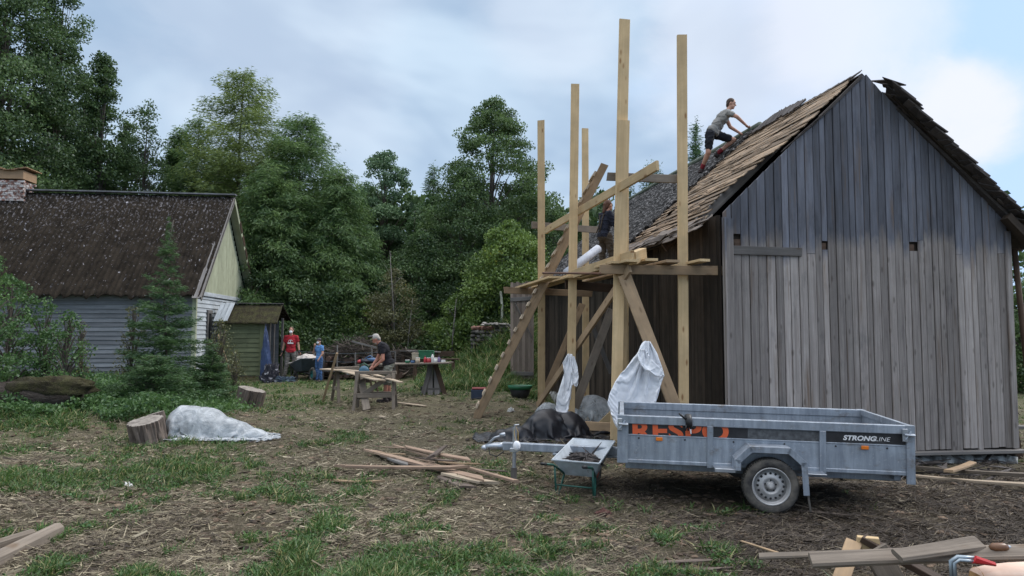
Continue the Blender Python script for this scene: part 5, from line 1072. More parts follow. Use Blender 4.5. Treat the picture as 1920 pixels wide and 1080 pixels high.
tpart('chassis', 'galv', lambda mb: (bx(mb, .05, TL-.05, .16, .20, .30, .395), bx(mb, .05, TL-.05, TW-.2, TW-.16, .30, .395), bx(mb, xw-.05, xw+.05, .1, TW-.1, .27, .36), bx(mb, TL-.14, TL-.08, .05, TW-.05, .33, .395)))
tpart('drawbar', 'galv', lambda mb: (bx(mb, -1.32, .10, TW/2-.035, TW/2+.035, .335, .425, .008), bx(mb, -.75, .08, TW/2-.05, TW/2+.05, .31, .335)))
tpart('coupling', 'galv_light', lambda mb: (mb.tube([(-1.32, TW/2, .38), (-1.42, TW/2, .375), (-1.52, TW/2, .36)], [.045, .04, .035], 10), mb.ell((-1.53, TW/2, .35), (.045, .04, .035)), mb.tube([(-1.50, TW/2, .39), (-1.42, TW/2, .47), (-1.33, TW/2, .50)], .012, 8), mb.tube([(-1.36, TW/2, .50), (-1.30, TW/2, .515)], .022, 8)), smooth=True)
tpart('safety_cable', 'black', lambda mb: mb.tube([(-1.48, TW/2-.04, .36), (-1.46, TW/2-.06, .29), (-1.38, TW/2-.06, .27), (-1.30, TW/2-.05, .33)], .007, 6))
xj = -1.18; jk = tpart('jack', 'galv_light', lambda mb: (mb.tube([(xj, TW/2-.07, .14), (xj, TW/2-.07, .60)], .022, 12), mb.tube([(xj, TW/2-.07, .60), (xj, TW/2-.07, .635)], .012, 8), bx(mb, xj-.045, xj+.045, TW/2-.11, TW/2-.03, .335, .375), mb.tube([(xj, TW/2-.07, .63), (xj+.05, TW/2-.07, .635)], .009, 6)))
tpart('jack_foot', pm('muddy_foot', (.12, .11, .10), (.06, .05, .045)), lambda mb: (mb.tube([(xj, TW/2-.07, .0), (xj, TW/2-.07, .16)], .035, 10), bx(mb, xj-.05, xj+.05, TW/2-.12, TW/2-.02, -.02, .012)), jk)
mk = trl.matrix_basis if False else (Matrix.Translation(trl.location) @ trl.rotation_euler.to_matrix().to_4x4())
pj = mk @ Vector((xj, TW/2-.11, .50))
dm = empty('dust_mask', pj, 'white dust mask hanging by its straps from the trailer jack', 'dust mask')
mb = MB(210); mb.ell((.03, -.02, -.09), (.042, .03, .055), n=10, m=14); mb.build('mask_cup', M['white_cloth'], dm, True)
mb = MB(211); mb.tube([(.02, -.02, -.05), (.0, .0, .06), (.02, .0, .12), (.045, -.01, .06), (.045, -.02, -.05)], .0035, 5); mb.build('strap', pm('ochre_elastic', (.55, .36, .10)), dm)
pg = mk @ Vector((tx(1290), -.03, zT)); gl = empty('work_glove', pg, 'black work glove caught on the near top rail of the trailer', 'glove')
def glove(mb):
    mb.tube([(0, .05, .0), (0, .0, .01), (.0, -.02, -.03), (.005, -.02, -.09)], [.03, .034, .036, .03], 10)
    for k, dx in enumerate((-.03, -.012, .007, .024)): mb.tube([(dx*.8, -.02, -.07), (dx*1.5+.01, -.025, -.12-.008*math.sin(k*1.3+1))], [.011, .008], 7)
    mb.tube([(-.02, -.02, -.02), (-.07, -.03, .02), (-.10, -.03, .045)], [.014, .011, .008], 7)
mb = MB(212); glove(mb); mb.build('glove_body', M['black'], gl, True)
mb = MB(213); mb.tube([(.012, -.03, -.11), (.016, -.032, -.155)], [.008, .005], 6); mb.build('glove_tip', M['white_cloth'], gl)
# ------------------------------------------------------------ wheelbarrows
def wheelbarrow(label, loc, rz, tray, frame, tyre='rubber', hub='red', s=1.0, group=None, pitch=0):
    r = empty('wheelbarrow', loc, label, 'wheelbarrow', rot=(0, pitch, rz)); r.scale = (s, s, s)
    def trayf(mb):
        top = [(-.38, -.33, .46), (.44, -.31, .63), (.44, .31, .63), (-.38, .33, .46)]; bot = [(-.20, -.21, .24), (.18, -.18, .28), (.18, .18, .28), (-.20, .21, .24)]
        q = [Vector(v) for v in top+bot]; c = Vector((.03, 0, .5)); inn = [v+(c-v)*.03+Vector((0, 0, .012)) for v in q]
        for i in range(4): inn[i].z = q[i].z
        fs = []
        for i in range(4):
            j = (i+1) % 4; fs += [(i, i+4, j+4, j), (8+i, 8+j, 12+j, 12+i), (i, j, 8+j, 8+i)]
        fs += [(4, 7, 6, 5), (12, 13, 14, 15)]; mb.add(q+inn, fs); mb.tube([*top, top[0]], .013, 8)
    mb = MB(220); trayf(mb); mb.build('tray', M[tray], r)
    for y in (-1, 1):
        mb = MB(221); mb.tube([(-.88, y*.28, .50), (-.5, y*.27, .42), (-.2, y*.22, .255), (.25, y*.12, .235), (.50, y*.06, .20)], .016, 8); h_ = mb.build('handle', M[frame], r, True)
        mb = MB(222); mb.tube([(-.90, y*.28, .503), (-.76, y*.277, .474)], .021, 8); mb.build('grip', M['black'], h_, True)
        mb = MB(223); mb.tube([(-.46, y*.265, .41), (-.42, y*.26, .02), (-.34, y*.255, .0), (-.2, y*.22, .25)], .014, 8); mb.build('leg', M[frame], r, True)
    mb = MB(224); mb.tube([(-.40, -.26, .14), (-.40, .26, .14)], .012, 6); mb.build('stay', M[frame], r, True); mb = MB(224); mb.tube([(.50, -.06, .20), (.66, -.06, .36), (.66, .06, .36), (.50, .06, .20)], .012, 6); mb.build('stay', M[frame], r, True)
    Q = Matrix.Translation((.52, 0, .19)) @ Matrix.Rotation(R(90), 4, 'X')
    mb = MB(225); mb.lathe([(.12, -.035), (.165, -.042), (.19, -.02), (.19, .02), (.165, .042), (.12, .035)], Q, 28, closed=True); wh = mb.build('wheel', M[tyre], r, True)
    mb = MB(226); mb.lathe([(.122, -.02), (.10, -.028), (.03, -.03), (.03, .03), (.10, .028), (.122, .02)], Q, 20); mb.build('hub', M[hub], wh, True)
    return r
g1 = (G(1050, 924)+G(1110, 934))/2; WR = R(66); wb = wheelbarrow('small grey wheelbarrow with dark green frame standing under the trailer drawbar', g1+Vector((math.cos(WR), math.sin(WR), 0))*.27+Vector((0, -.06, 0)), WR, 'greytray', 'green_paint', s=.78)
deb = MB(230)
for i in range(22):
    a = Vector((random.Random(i).uniform(-.22, .18), random.Random(i+50).uniform(-.17, .17), .44+.01*(i % 5))); d = Vector((random.Random(i+9).uniform(-.09, .09), random.Random(i+29).uniform(-.09, .09), random.Random(i+39).uniform(-.01, .03))); deb.board(a-d, a+d, random.Random(i+4).uniform(.03, .09), .008, wd=(d.y, -d.x, .1), skew=.3, twist=.4)
deb.ell((.02, 0, .40), (.25, .21, .09), noise=.4, n=8, m=14)
mt = Matrix.Translation(wb.location) @ Matrix.Rotation(WR, 4, 'Z') @ Matrix.Diagonal((.78, .78, .78, 1)); o = deb.build('debris_heap', M['shake'], None); o.matrix_world = mt; tag(o, 'dark roofing scraps heaped in the small grey wheelbarrow', 'debris')
M['tray_dark'] = pm('dark_grey_tray', (.07, .09, .11), (.045, .055, .065), rough=.5)
M['hub_teal'] = pm('teal_hub', (.02, .17, .17), (.015, .12, .12), rough=.5)
g2 = onG(P(572, 690, 24.6).x, 24.6); wb2 = wheelbarrow('dark wheelbarrow loaded with pale slabs beside the person in the red shirt', g2+Vector((.02, 0, 0)), R(-52), 'tray_dark', 'black', 'rubber', 'hub_teal', s=1.22)
mb = MB(231)
for i in range(5): mb.board((-.3+.05*i, -.2+.08*i, .50+.03*i), (.30-.02*i, -.1+.06*i, .58+.01*i), .30, .05, wd=(0, 1, .1), skew=.2, ch=.02)
mb.ell((.05, 0, .60), (.34, .27, .15), noise=.3, n=10, m=16); o = mb.build('slab_load', pm('pale_plaster', (.55, .50, .46), (.40, .36, .33), rough=.9), None); o.matrix_world = Matrix.Translation(wb2.location) @ Matrix.Rotation(R(-52), 4, 'Z') @ Matrix.Diagonal((1.22, 1.22, 1.22, 1)); tag(o, 'pale slabs of rubble piled in the dark wheelbarrow', 'rubble')
# ------------------------------------------------------------ trestles, boards on them, tools
def trestle(name, p, rz, L_, H_, spread, mat, label, wdt=.07, th=.03, cross=True, group=None, seed=0, inward=.0):
    r = empty(name, p, label, 'trestle', group, rz)
    def b(nm, a, c, w, t, k, **kw): mb = MB(seed+k); mb.board(a, c, w, t, **kw); return mb.build(nm, M[mat], r)
    b('top_beam', (-L_/2-.06, 0, H_), (L_/2+.06, 0, H_), .12, .07, 1, wd=(0, 1, 0), seg=3)
    for sx in (-1, 1):
        for sy in (-1, 1): b('leg', (sx*(L_/2-inward), sy*.05, H_), (sx*(L_/2+.04), sy*spread, -.04), wdt, th, 2+sx+3*sy, wd=(1, 0, 0), skew=.05)
        b('end_tie', (sx*(L_/2+.02), -spread*.68, H_*.42), (sx*(L_/2+.02), spread*.68, H_*.42), .09, .025, 9+sx, wd=(0, 0, 1))
    if cross:
        for sy in (-1, 1): b('side_tie', (-L_/2-.02, sy*spread*.6, H_*.40), (L_/2+.02, sy*spread*.6, H_*.40), .10, .025, 12+sy, wd=(0, 0, 1))
        b('brace', (-L_/2, -spread*.5, H_*.30), (L_/2-.05, -.1, H_*.93), .10, .025, 15, wd=(0, 0, 1))
    return r
def xy(px, Y): return onG((px-960)/F*Y, Y)
trestle('sawhorse', xy(706, 15.4), R(4), .78, .80, .34, 'lumber_grey', 'front grey sawhorse with slanting brace under the board table', seed=300)
trestle('sawhorse', xy(655, 17.0), R(30), .55, .82, .32, 'lumber_grey', 'rear sawhorse on the left under the long pale board', cross=False, seed=320)
o = trestle('trestle', xy(812, 18.9), R(12), .10, .88, .34, 'greywood', 'narrow dark A shaped trestle under the cluttered far table', wdt=.13, th=.05, cross=False, seed=340, inward=-.03)
for sy in (-1, 1):
    mb = MB(345); mb.board((-.30, sy*.30, .12), (.30, sy*.30, .12), .12, .03, wd=(0, 0, 1)); mb.build('foot_tie', M['greywood'], o)
for sx in (-1, 1):
    mb = MB(346+sx); mb.board((sx*.04, -.18, .86), (sx*.30, -.34, -.03), .12, .05, wd=(1, 0, 0)); mb.build('leg', M['greywood'] if sx < 0 else M['brownwood'], o)
def looseboard(name, a, b, w, t, mat, label, cat='board', seed=0, group=None, **kw):
    a = Vector(a); b = Vector(b); c = (a+b)/2; mb = MB(seed); mb.board(a-c, b-c, w, t, **kw); o = mb.build(name, M[mat], None); o.location = c; tag(o, label, cat, group); return o
looseboard('table_board', P(608, 692, 16.9), P(736, 700, 16.2), .34, .03, 'paleboard', 'long pale board laid across both sawhorses, left end overhanging', seed=350, wd=(0, 1, 0))
looseboard('table_board', P(652, 697, 15.9), P(712, 713, 15.1), .32, .028, 'paleboard', 'short wide board in front of the blue saw', seed=351, wd=(.2, 1, 0))
looseboard('table_board', P(690, 699, 15.9), P(752, 717, 15.0), .14, .028, 'paleboard', 'narrow board running past the right end of the front sawhorse', seed=352, wd=(.2, 1, 0))
looseboard('leaning_board', P(678, 712, 15.6), xy(690, 15.0)+Vector((0, 0, .02)), .16, .03, 'lumber_grey', 'grey board propped upright inside the front sawhorse', seed=353, wd=(1, 0, 0))
looseboard('leaning_stick', P(632, 662, 16.3), xy(608, 16.9), .055, .03, 'lumber_old', 'thin stick leaning on the left end of the long pale board', 'stick', seed=354, wd=(1, 0, 0))
looseboard('ground_board', G(742, 757)+Vector((0, 0, .03)), G(797, 764)+Vector((0, 0, .03)), .12, .025, 'paleboard', 'short pale board on the ground right of the sawhorses', seed=355)
looseboard('ground_board', G(712, 783)+Vector((0, 0, .02)), G(722, 785)+Vector((0, 0, .02)), .09, .03, 'paleboard', 'tiny pale offcut on the ground below the sawhorses', 'offcut', seed=356)
M['sawblue'] = pm('saw_blue', (.05, .13, .20), (.03, .09, .14), rough=.4); M['sawgreen'] = pm('saw_green', (.03, .08, .05), (.02, .05, .035), rough=.5)
sw = empty('circular_saw', P(683, 703, 15.9), 'green and blue hand held circular saw on the board table', 'saw')
mb = MB(360); Q = Matrix.Translation((.0, -.03, .09)) @ Matrix.Rotation(R(90), 4, 'X'); mb.lathe([(.11, -.02), (.12, 0), (.11, .05), (.05, .07)], Q, 24); mb.build('blade_guard', M['sawblue'], sw, True)
mb = MB(361); mb.tube([(.02, .0, .12), (.02, .14, .12)], [.07, .06], 14); mb.tube([(-.10, .05, .12), (-.11, .05, .22), (-.02, .05, .26), (.08, .05, .20), (.09, .05, .12)], .02, 8); mb.build('motor', M['sawgreen'], sw, True)
mb = MB(362); mb.box((0, .03, .008), (.30, .18, .008)); mb.tube([(-.12, .1, .02), (-.3, .12, .01), (-.4, .0, .02), (-.3, -.1, .01)], .008, 6); mb.build('base_plate', M['galv_light'], sw)
# far table and what stands on it
looseboard('far_table_top', P(676, 684, 18.9), P(846, 680, 18.6), .62, .035, 'lumber_grey', 'long plank table top carrying tins and bottles', 'table top', seed=363, wd=(0, 1, 0))
mb = MB(366); a = xy(708, 18.9); 
r2 = trestle('trestle', xy(690, 19.1), R(80), .3, .84, .26, 'brownwood', 'hidden brown trestle behind the black shirted man', cross=False, seed=370)
rg = random.Random(5); cols = {'white': (.7, .7, .68), 'red': (.45, .05, .06), 'dark': (.04, .04, .05), 'green': (.03, .16, .08), 'blue': (.08, .16, .3), 'cream': (.5, .42, .32), 'purple': (.2, .16, .3)}
CM = {k: pm(k+'_plastic', v, tuple(x*.75 for x in v), rough=.45) for k, v in cols.items()}
items = [(764, 'tin', 'green', 'low green tin'), (774, 'tin', 'blue', 'small blue tin'), (783, 'tub', 'cream', 'cream tub with dark lid'), (797, 'bottle', 'red', 'red capped squat bottle'), (804, 'tub', 'red', 'red and white pot'), (811, 'bottle', 'white', 'tallest white bottle'), (817, 'tub', 'white', 'white pot with dark lid'), (823, 'bottle', 'purple', 'slim purple bottle'), (831, 'tin', 'white', 'flat white tin at the right end')]
for i, (px, kd, c_, lb) in enumerate(items):
    base = P(px, 683, 18.65); base.z = P(760, 682, 18.75).z+.025; r = empty('pot' if kd != 'bottle' else 'bottle', base, lb+' on the far plank table', kd, 'pots and bottles on the far table')
    hh, rr = {'tin': (.07, .06), 'tub': (.13, .06), 'bottle': (.17, .04)}[kd]; 
    if 'tallest' in lb: hh = .24
    mb = MB(i); mb.lathe([(rr*.9, 0), (rr, .01), (rr, hh*.7), (rr*.75, hh*.82), (rr*.4, hh*.9), (rr*.4, hh)] if kd == 'bottle' else [(rr*.85, 0), (rr, .01), (rr, hh)], None, 14); mb.build('vessel', CM[c_], r, True)
    mb = MB(i); mb.lathe([(rr*.45, hh), (rr*.45, hh+.03)] if kd == 'bottle' else [(rr*1.05, hh), (rr*1.05, hh+.012)], None, 12); mb.build('lid', CM['dark' if i % 2 else 'white'], r, True)
tb = empty('tool_bag', Vector((P(690, 680, 18.8).x, 18.8, P(690, 682, 18.8).z+.02)), 'dark open tool bag with red end on the left of the far table', 'tool bag')
mb = MB(380); mb.ell((0, 0, .05), (.22, .15, .07), noise=.4, n=10, m=18); mb.build('bag_body', CM['dark'], tb, True)
mb = MB(381); mb.ell((-.22, -.02, .04), (.06, .09, .05), noise=.2); mb.build('bag_end', CM['red'], tb, True)
mb = MB(382); mb.ell((.12, -.12, .09), (.13, .05, .05), noise=.4); mb.tube([(-.1, 0, .1), (.05, .02, .2), (.2, .0, .1)], .015, 6); mb.build('cloth_rag', CM['blue'], tb, True)
mb = MB(383); mb.tube([(.16, 0, .07), (.40, .02, .14)], [.05, .07], 10); mb.build('leather_pouch', pm('tan_leather', (.32, .16, .07)), tb, True)
# back bench with crate
bt = empty('plank_bench', xy(788, 25.5), 'low dark plank bench far back in front of the trees', 'bench')
mb = MB(384); mb.board((-.7, 0, .95), (.75, 0, .90), .35, .04, wd=(0, 1, 0)); mb.build('bench_top', M['greywood'], bt)
for sx in (-.6, .6): mb = MB(385); mb.board((sx, 0, -.05), (sx, 0, .92), .12, .25, wd=(1, 0, 0)); mb.build('leg', M['brownwood'], bt)
bt2 = empty('plank_bench', xy(762, 24.5), 'short grey plank bench left of the green crate', 'bench')
mb = MB(386); mb.board((-.4, 0, .56), (.4, 0, .53), .3, .04, wd=(0, 1, 0)); mb.build('bench_top', M['greywood'], bt2)
for sx in (-.3, .32): mb = MB(387); mb.board((sx, 0, -.05), (sx, 0, .54), .1, .2, wd=(1, 0, 0)); mb.build('leg', M['brownwood'], bt2)
mb = MB(388); 
for (a, b_, c_) in (((-.3, .0), (.3, .0), 0),): pass
def opencrate(mb, L_, W_, H_, t=.02):
    mb.box((0, 0, t/2), (L_, W_, t)); mb.box((0, -W_/2+t/2, H_/2+t), (L_, t, H_-t)); mb.box((0, W_/2-t/2, H_/2+t), (L_, t, H_-t)); mb.box((-L_/2+t/2, 0, H_/2+t), (t, W_-2*t, H_-t)); mb.box((L_/2-t/2, 0, H_/2+t), (t, W_-2*t, H_-t)); mb.box((0, -W_/2, H_), (L_+.03, .03, .03)); mb.box((0, W_/2, H_), (L_+.03, .03, .03))
bt3 = empty('plank_bench', xy(812, 23.8), 'low bench plank that carries the green crate behind the far table', 'bench')
mb = MB(389); mb.board((-.75, 0, .66), (.9, 0, .66), .3, .04, wd=(0, 1, 0)); mb.build('bench_top', M['brownwood'], bt3)
for sx in (-.6, .7): mb = MB(390); mb.board((sx, 0, -.05), (sx, 0, .64), .1, .2, wd=(1, 0, 0)); mb.build('leg', M['brownwood'], bt3)
mb = MB(391); opencrate(mb, .5, .35, .27); o = mb.build('plastic_crate', CM['green'], None); o.location = xy(800, 23.8)+Vector((0, 0, .685)); tag(o, 'green plastic crate standing behind the pots', 'crate')
mb = MB(392); opencrate(mb, .22, .2, .22); o = mb.build('bucket_box', CM['cream'], None); o.location = xy(780, 23.7)+Vector((0, 0, .685)); tag(o, 'small pale box left of the green crate', 'box')
looseboard('rack_plank', P(815, 664, 26.5), P(852, 663, 26.5), .2, .05, 'brownwood', 'reddish brown plank shelf at the foot of the grassy bank', seed=393, wd=(0, 0, 1))
# ------------------------------------------------------------ logs, stumps, ground planks
def stump(px, py, Y, r, h, rot, label, seed, lean=0, mat='splitwood', cat='stump'):
    rt = empty('log_stump', onG(P(px, py, Y).x, Y), label, cat, rot=rot); mb = MB(seed); pts = [(0, 0, h*k/8) for k in range(-1, 9)]; n = 90
    vs = []; fs = []; gs = []
    for i, p in enumerate(pts):
        for j in range(n):
            a = 2*math.pi*j/n; rr = r*(1+.10*mnoise.noise(Vector((math.cos(a)*1.5, math.sin(a)*1.5, seed)))+.13*mnoise.noise(Vector((math.cos(a)*6, math.sin(a)*6, i*.10+seed)))-.10*(1-min(1, abs(mnoise.noise(Vector((math.cos(a)*9, math.sin(a)*9, i*.08+seed*2))))*3))**3+(.08 if i < 3 else 0)*(3-i)/3); vs.append((rr*math.cos(a), rr*math.sin(a), p[2])); gs.append((p[2], a*r, 0))
    for i in range(len(pts)-1):
        for j in range(n): q = (j+1) % n; fs.append((i*n+j, i*n+q, (i+1)*n+q, (i+1)*n+j))
    mb.add(vs, fs, gs); mb.build('bark_side', M[mat], rt); mb = MB(seed+1); k = len(pts)-1
    mb.add([vs[k*n+j] for j in range(n)]+[vs[j] for j in range(n)], [tuple(range(n)), tuple(range(2*n-1, n-1, -1))]); mb.build('cut_face', pm('grey_cut_face%d' % seed, (.30, .27, .235), (.13, .11, .095), scale=9, bmp=.6, bsc=30), rt); return rt
stump(280, 828, 10.55, .24, .34, (R(13), R(-6), 0), 'grey split log stump standing at the left end of the plastic sheet', 500)
stump(304, 812, 10.9, .13, .40, (R(-10), R(-12), 1), 'thinner dark log leaning under the plastic sheet', 503)
stump(462, 770, 14.9, .27, .44, (R(6), R(14), .4), 'tilted split stump alone in the yard near the porch', 505)
lg = empty('fallen_log', onG(-9.3, 12.4, .24), 'long rotten log half sunk in weeds at the left edge', 'log', rz=R(2))
mb = MB(510); mb.tube([(-2.2+.42*i, .05*math.sin(i*1.3), .05*math.sin(i*.9)) for i in range(10)], [.26, .31, .3, .32, .29, .31, .3, .28, .26, .2], 22, jit=.06); mb.build('log_body', pm('rotten_wood', (.11, .085, .07), (.05, .035, .028), scale=4, bmp=1, bsc=14, bd=.06, stretch=(1, 5, 5)), lg, True)
mb = MB(511); mb.ell((1.1, -.02, .14), (.75, .28, .22), n=16, m=26, noise=.35, ns=3); mb.build('moss_cap', mossg, lg, True)
pl = [(637, 887, 862, 896, .10, .03, 'scrap', 'long flat board pointing left out of the splintered pile', .10), (695, 853, 905, 912, .12, .03, 'scrap', 'brown board slanting across the splintered pile', .06), (745, 848, 968, 924, .05, .03, 'scrap', 'thin lath running to the right tip of the splintered pile', .10),
      (712, 858, 842, 893, .11, .025, 'splitwood', 'grey splintered board in the middle of the pile', .03), (842, 898, 915, 917, .13, .03, 'paleboard', 'pale bleached board end at the right of the pile', .05), (728, 866, 765, 882, .08, .03, 'greywood', 'short bluish grey offcut left of the pile', .05),
      (620, 906, 710, 909, .06, .02, 'lumber_old', 'thin stick lying below the pile on the left', .02), (760, 852, 880, 885, .10, .025, 'scrap', 'reddish shingle board on top of the pile', .13), (808, 878, 830, 866, .07, .03, 'splitwood', 'short chunk lying across the top of the pile', .17), (825, 899, 880, 920, .12, .025, 'splitwood', 'dark underside board beneath the pale end', .02), (735, 872, 800, 880, .09, .02, 'splitwood', 'cracked brown slab on the near side of the pile', .04)]
words = ('curled', 'short', 'broken', 'pale', 'brown', 'split', 'narrow', 'bent', 'dark'); wheres = ('at the left tip', 'near the left end', 'left of centre', 'in the centre', 'right of centre', 'near the right end', 'at the far side', 'at the near side', 'under the right end')
rg7 = random.Random(31)
for i in range(9): x_ = 715+i*22; y_ = 860+i*5+rg7.uniform(-9, 9); pl.append((x_-rg7.uniform(8, 30), y_-rg7.uniform(2, 8), x_+rg7.uniform(20, 55), y_+rg7.uniform(2, 12), rg7.uniform(.02, .045), .014, rg7.choice(['scrap', 'splitwood', 'lumber_old']), '%s splinter lying %s of the scrap pile' % (words[i], wheres[i]), rg7.uniform(.02, .12)))
for i, (x0, y0, x1, y1, w_, t_, mt_, lb, dz) in enumerate(pl): looseboard('scrap_board', G(x0, y0)+Vector((0, 0, dz*.7+.015)), G(x1, y1)+Vector((0, 0, dz+.015)), w_, t_, mt_, lb, 'board', 520+i, 'scrap boards of the splintered pile', seg=8, warp=.008, twist=.2, skew=.12, taper=.8)
for i, (x0, y0, x1, y1, w_, t_, mt_, lb, dz) in enumerate(((1712, 905, 1935, 925, .11, .03, 'paleboard', 'long pale wet board lying right of the trailer', .09), (1712, 889, 1935, 908, .12, .04, 'lumber_grey', 'long grey board behind the pale wet one', .10), (1778, 908, 1826, 886, .10, .03, 'lumber_old', 'short board lying across the two long boards', .15), (1620, 880, 1700, 896, .16, .03, 'shake', 'dark shingle slab on the ground under the trailer tail', .04), (1560, 872, 1640, 884, .14, .03, 'shake', 'dark shingle slab behind the trailer wheel', .05), (1520, 884, 1600, 892, .12, .03, 'splitwood', 'brown bark board behind the trailer wheel', .03), (1600, 880, 1680, 868, .2, .06, 'side', 'black charred board heap under the trailer tail', .06), (1500, 900, 1585, 897, .10, .02, 'splitwood', 'split lath lying flat behind the wheel', .02), (1630, 903, 1690, 908, .08, .02, 'paleboard', 'pale chip board near the rear trailer post', .02), (1860, 822, 1935, 826, .14, .06, 'greywood', 'grey board leaning on the barn ledge at the right', .25), (990, 915, 1045, 930, .04, .015, 'paleboard', 'pale broken stick left of the small wheelbarrow', .01))):
    looseboard('scrap_board', G(x0, y0)+Vector((0, 0, dz)), G(x1, y1)+Vector((0, 0, dz)), w_, t_, mt_, lb, 'board', 540+i, 'loose boards round the trailer', seg=6, warp=.01, twist=.15, skew=.1)
rg = random.Random(9)
mb = MB(560)
for i in range(70):
    px, py = rg.uniform(1480, 1900), rg.uniform(868, 905); a = G(px, py); d = Vector((rg.uniform(-.3, .3), rg.uniform(-.12, .12), rg.uniform(-.01, .06))); mb.board(a-d*.5+Vector((0, 0, .04)), a+d*.5+Vector((0, 0, .05)), rg.uniform(.03, .12), .012, skew=.3, twist=.4)
o = mb.build('shingle_debris', M['shake'], None); tag(o, 'torn shingles strewn along the foot of the barn gable', 'debris', kind='stuff')
mb = MB(561)
for i in range(90):
    px, py = rg.uniform(20, 1900), rg.choice([rg.uniform(830, 1070), rg.uniform(960, 1078)]); a = G(px, py)+Vector((0, 0, .015)); an = rg.gauss(.1, .6); L_ = rg.uniform(.12, .45); p = [a]
    for k in range(4): an += rg.uniform(-.5, .5); p.append(p[-1]+Vector((math.cos(an)*L_/4, math.sin(an)*L_/4, rg.uniform(-.012, .016))))
    mb.tube(p, [.006, .005, .004, .004, .002], 5)
o = mb.build('twigs', pm('twig_bark', (.26, .21, .16), (.10, .075, .055), rnd=.5), None, True); tag(o, 'dry twigs and roots scattered over the yard', 'twigs', kind='stuff')
# near left beam end, near right workbench corner
bm0 = empty('hewn_beam', G(60, 1045), 'grey hewn timber with rounded notched end in the bottom left corner', 'beam')
c_ = bm0.location; mb = MB(570); mb.board(G(-60, 1092)+Vector((0, 0, .05))-c_, G(108, 1010)+Vector((0, 0, .06))-c_, .13, .10, wd=(0, .3, 1), seg=8, ch=.03, warp=.01); mb.build('timber', M['plank'], bm0)
mb = MB(571); mb.board(G(-60, 1062)+Vector((0, 0, .08))-c_, G(58, 1022)+Vector((0, 0, .09))-c_, .09, .07, wd=(0, .5, 1), seg=6, ch=.02, taper=.7); mb.build('split_tongue', M['plank'], bm0)
NR = 4.0
lb_ = [((1424, 1044), (1935, 1026), 4.45, .17, .05, 'greywood', 'long grey weathered plank across the bottom right trestle', 0), ]
def nP(px, py, Y=4.3): return P(px, py, Y)
ts = empty('sawhorse', G(1640, 1079), 'weathered crossed sawhorse in the bottom right corner', 'trestle'); c_ = ts.location
def tb_(nm, a, b_, w, t, mat, k, **kw): mb = MB(k); mb.board(a-c_, b_-c_, w, t, **kw); mb.build(nm, M[mat], ts)
tb_('leg', nP(1600, 1018, 4.75), nP(1572, 1100, 4.5), .10, .05, 'lumber_old', 575, wd=(1, 0, 0)); tb_('leg', nP(1618, 1008, 4.75), nP(1800, 1110, 4.45), .11, .04, 'brownwood', 576, wd=(0, 1, .3))
tb_('leg', nP(1640, 1030, 4.55), nP(1690, 1120, 4.5), .16, .04, 'plank', 577, wd=(1, 0, 0)); tb_('top_beam', nP(1606, 1016, 4.75), nP(1650, 1020, 4.7), .08, .05, 'lumber', 578, wd=(0, 0, 1))
looseboard('grey_plank', nP(1520, 1052, 4.35), nP(1990, 1034, 4.15), .10, .045, 'plank', 'long grey weathered plank across the bottom right sawhorse', seed=580, wd=(0, 1, .75), seg=10, warp=.008, ch=.012)
looseboard('thin_lath', nP(1423, 1043, 4.5), nP(1640, 1036, 4.42), .05, .025, 'lumber_grey', 'thin pale lath ending left of the grey plank', 'lath', seed=581, wd=(0, 1, .5), seg=6, ch=.008)
looseboard('thin_lath', G(1385, 1018)+Vector((0, 0, .02)), nP(1475, 1042, 4.52), .022, .012, 'lumber_old', 'split sliver pointing up left from the thin lath', 'lath', seed=582, seg=4)
looseboard('offcut_board', nP(1682, 1042, 4.14), nP(1836, 1018, 4.25), .10, .032, 'plank', 'short slanting offcut lying on the grey plank', seed=583, wd=(0, 1, .55), seg=6, ch=.012, twist=.25)
looseboard('wood_chip', G(1530, 1062)+Vector((0, 0, .02)), G(1590, 1068)+Vector((0, 0, .02)), .05, .015, 'paleboard', 'pale chip of wood below the thin lath', 'chip', seed=584)
for i, (a, b_, lb) in enumerate((((1225, 1062), (1345, 1056), 'flat reddish shingle near the bottom edge'), ((1262, 1076), (1360, 1073), 'second flat shingle at the bottom edge'), ((1480, 960), (1560, 968), 'bleached root across the soil'))): looseboard('shingle', G(*a)+Vector((0, 0, .02)), G(*b_)+Vector((0, 0, .025)), .06, .012, 'splitwood', lb, 'shingle', 585+i, seg=4, twist=.3, skew=.3, taper=.5)
lg2 = empty('split_log', nP(1872, 1086, 3.95), 'fresh split log with torn pale wood in the bottom right corner', 'log')
mb = MB(590); mb.tube([(-.115, .0, -.01), (-.04, 0, 0), (.08, .02, .0), (.3, .03, .01)], [.072, .078, .08, .08], 20, cap=True, jit=.04); mb.build('log_body', wood('torn_pale_wood', (.62, .40, .30), (.70, .56, .46), (.35, .17, .10), rnd=.1, gs=(3, 14, 14)), lg2, True)
mb = MB(591); mb.lathe([(.074, 0), (.07, -.004), (.0, -.005)], Matrix.Translation((-.116, 0, -.01)) @ Matrix.Rotation(R(90), 4, 'Y'), 24); mb.build('cut_face', pm('ringed_cut', (.45, .27, .12), (.30, .16, .07), scale=22), lg2)
cl = empty('hand_saw', nP(1800, 1060, 3.9), 'bow shaped grey clamp with red grip in the bottom right corner', 'clamp')
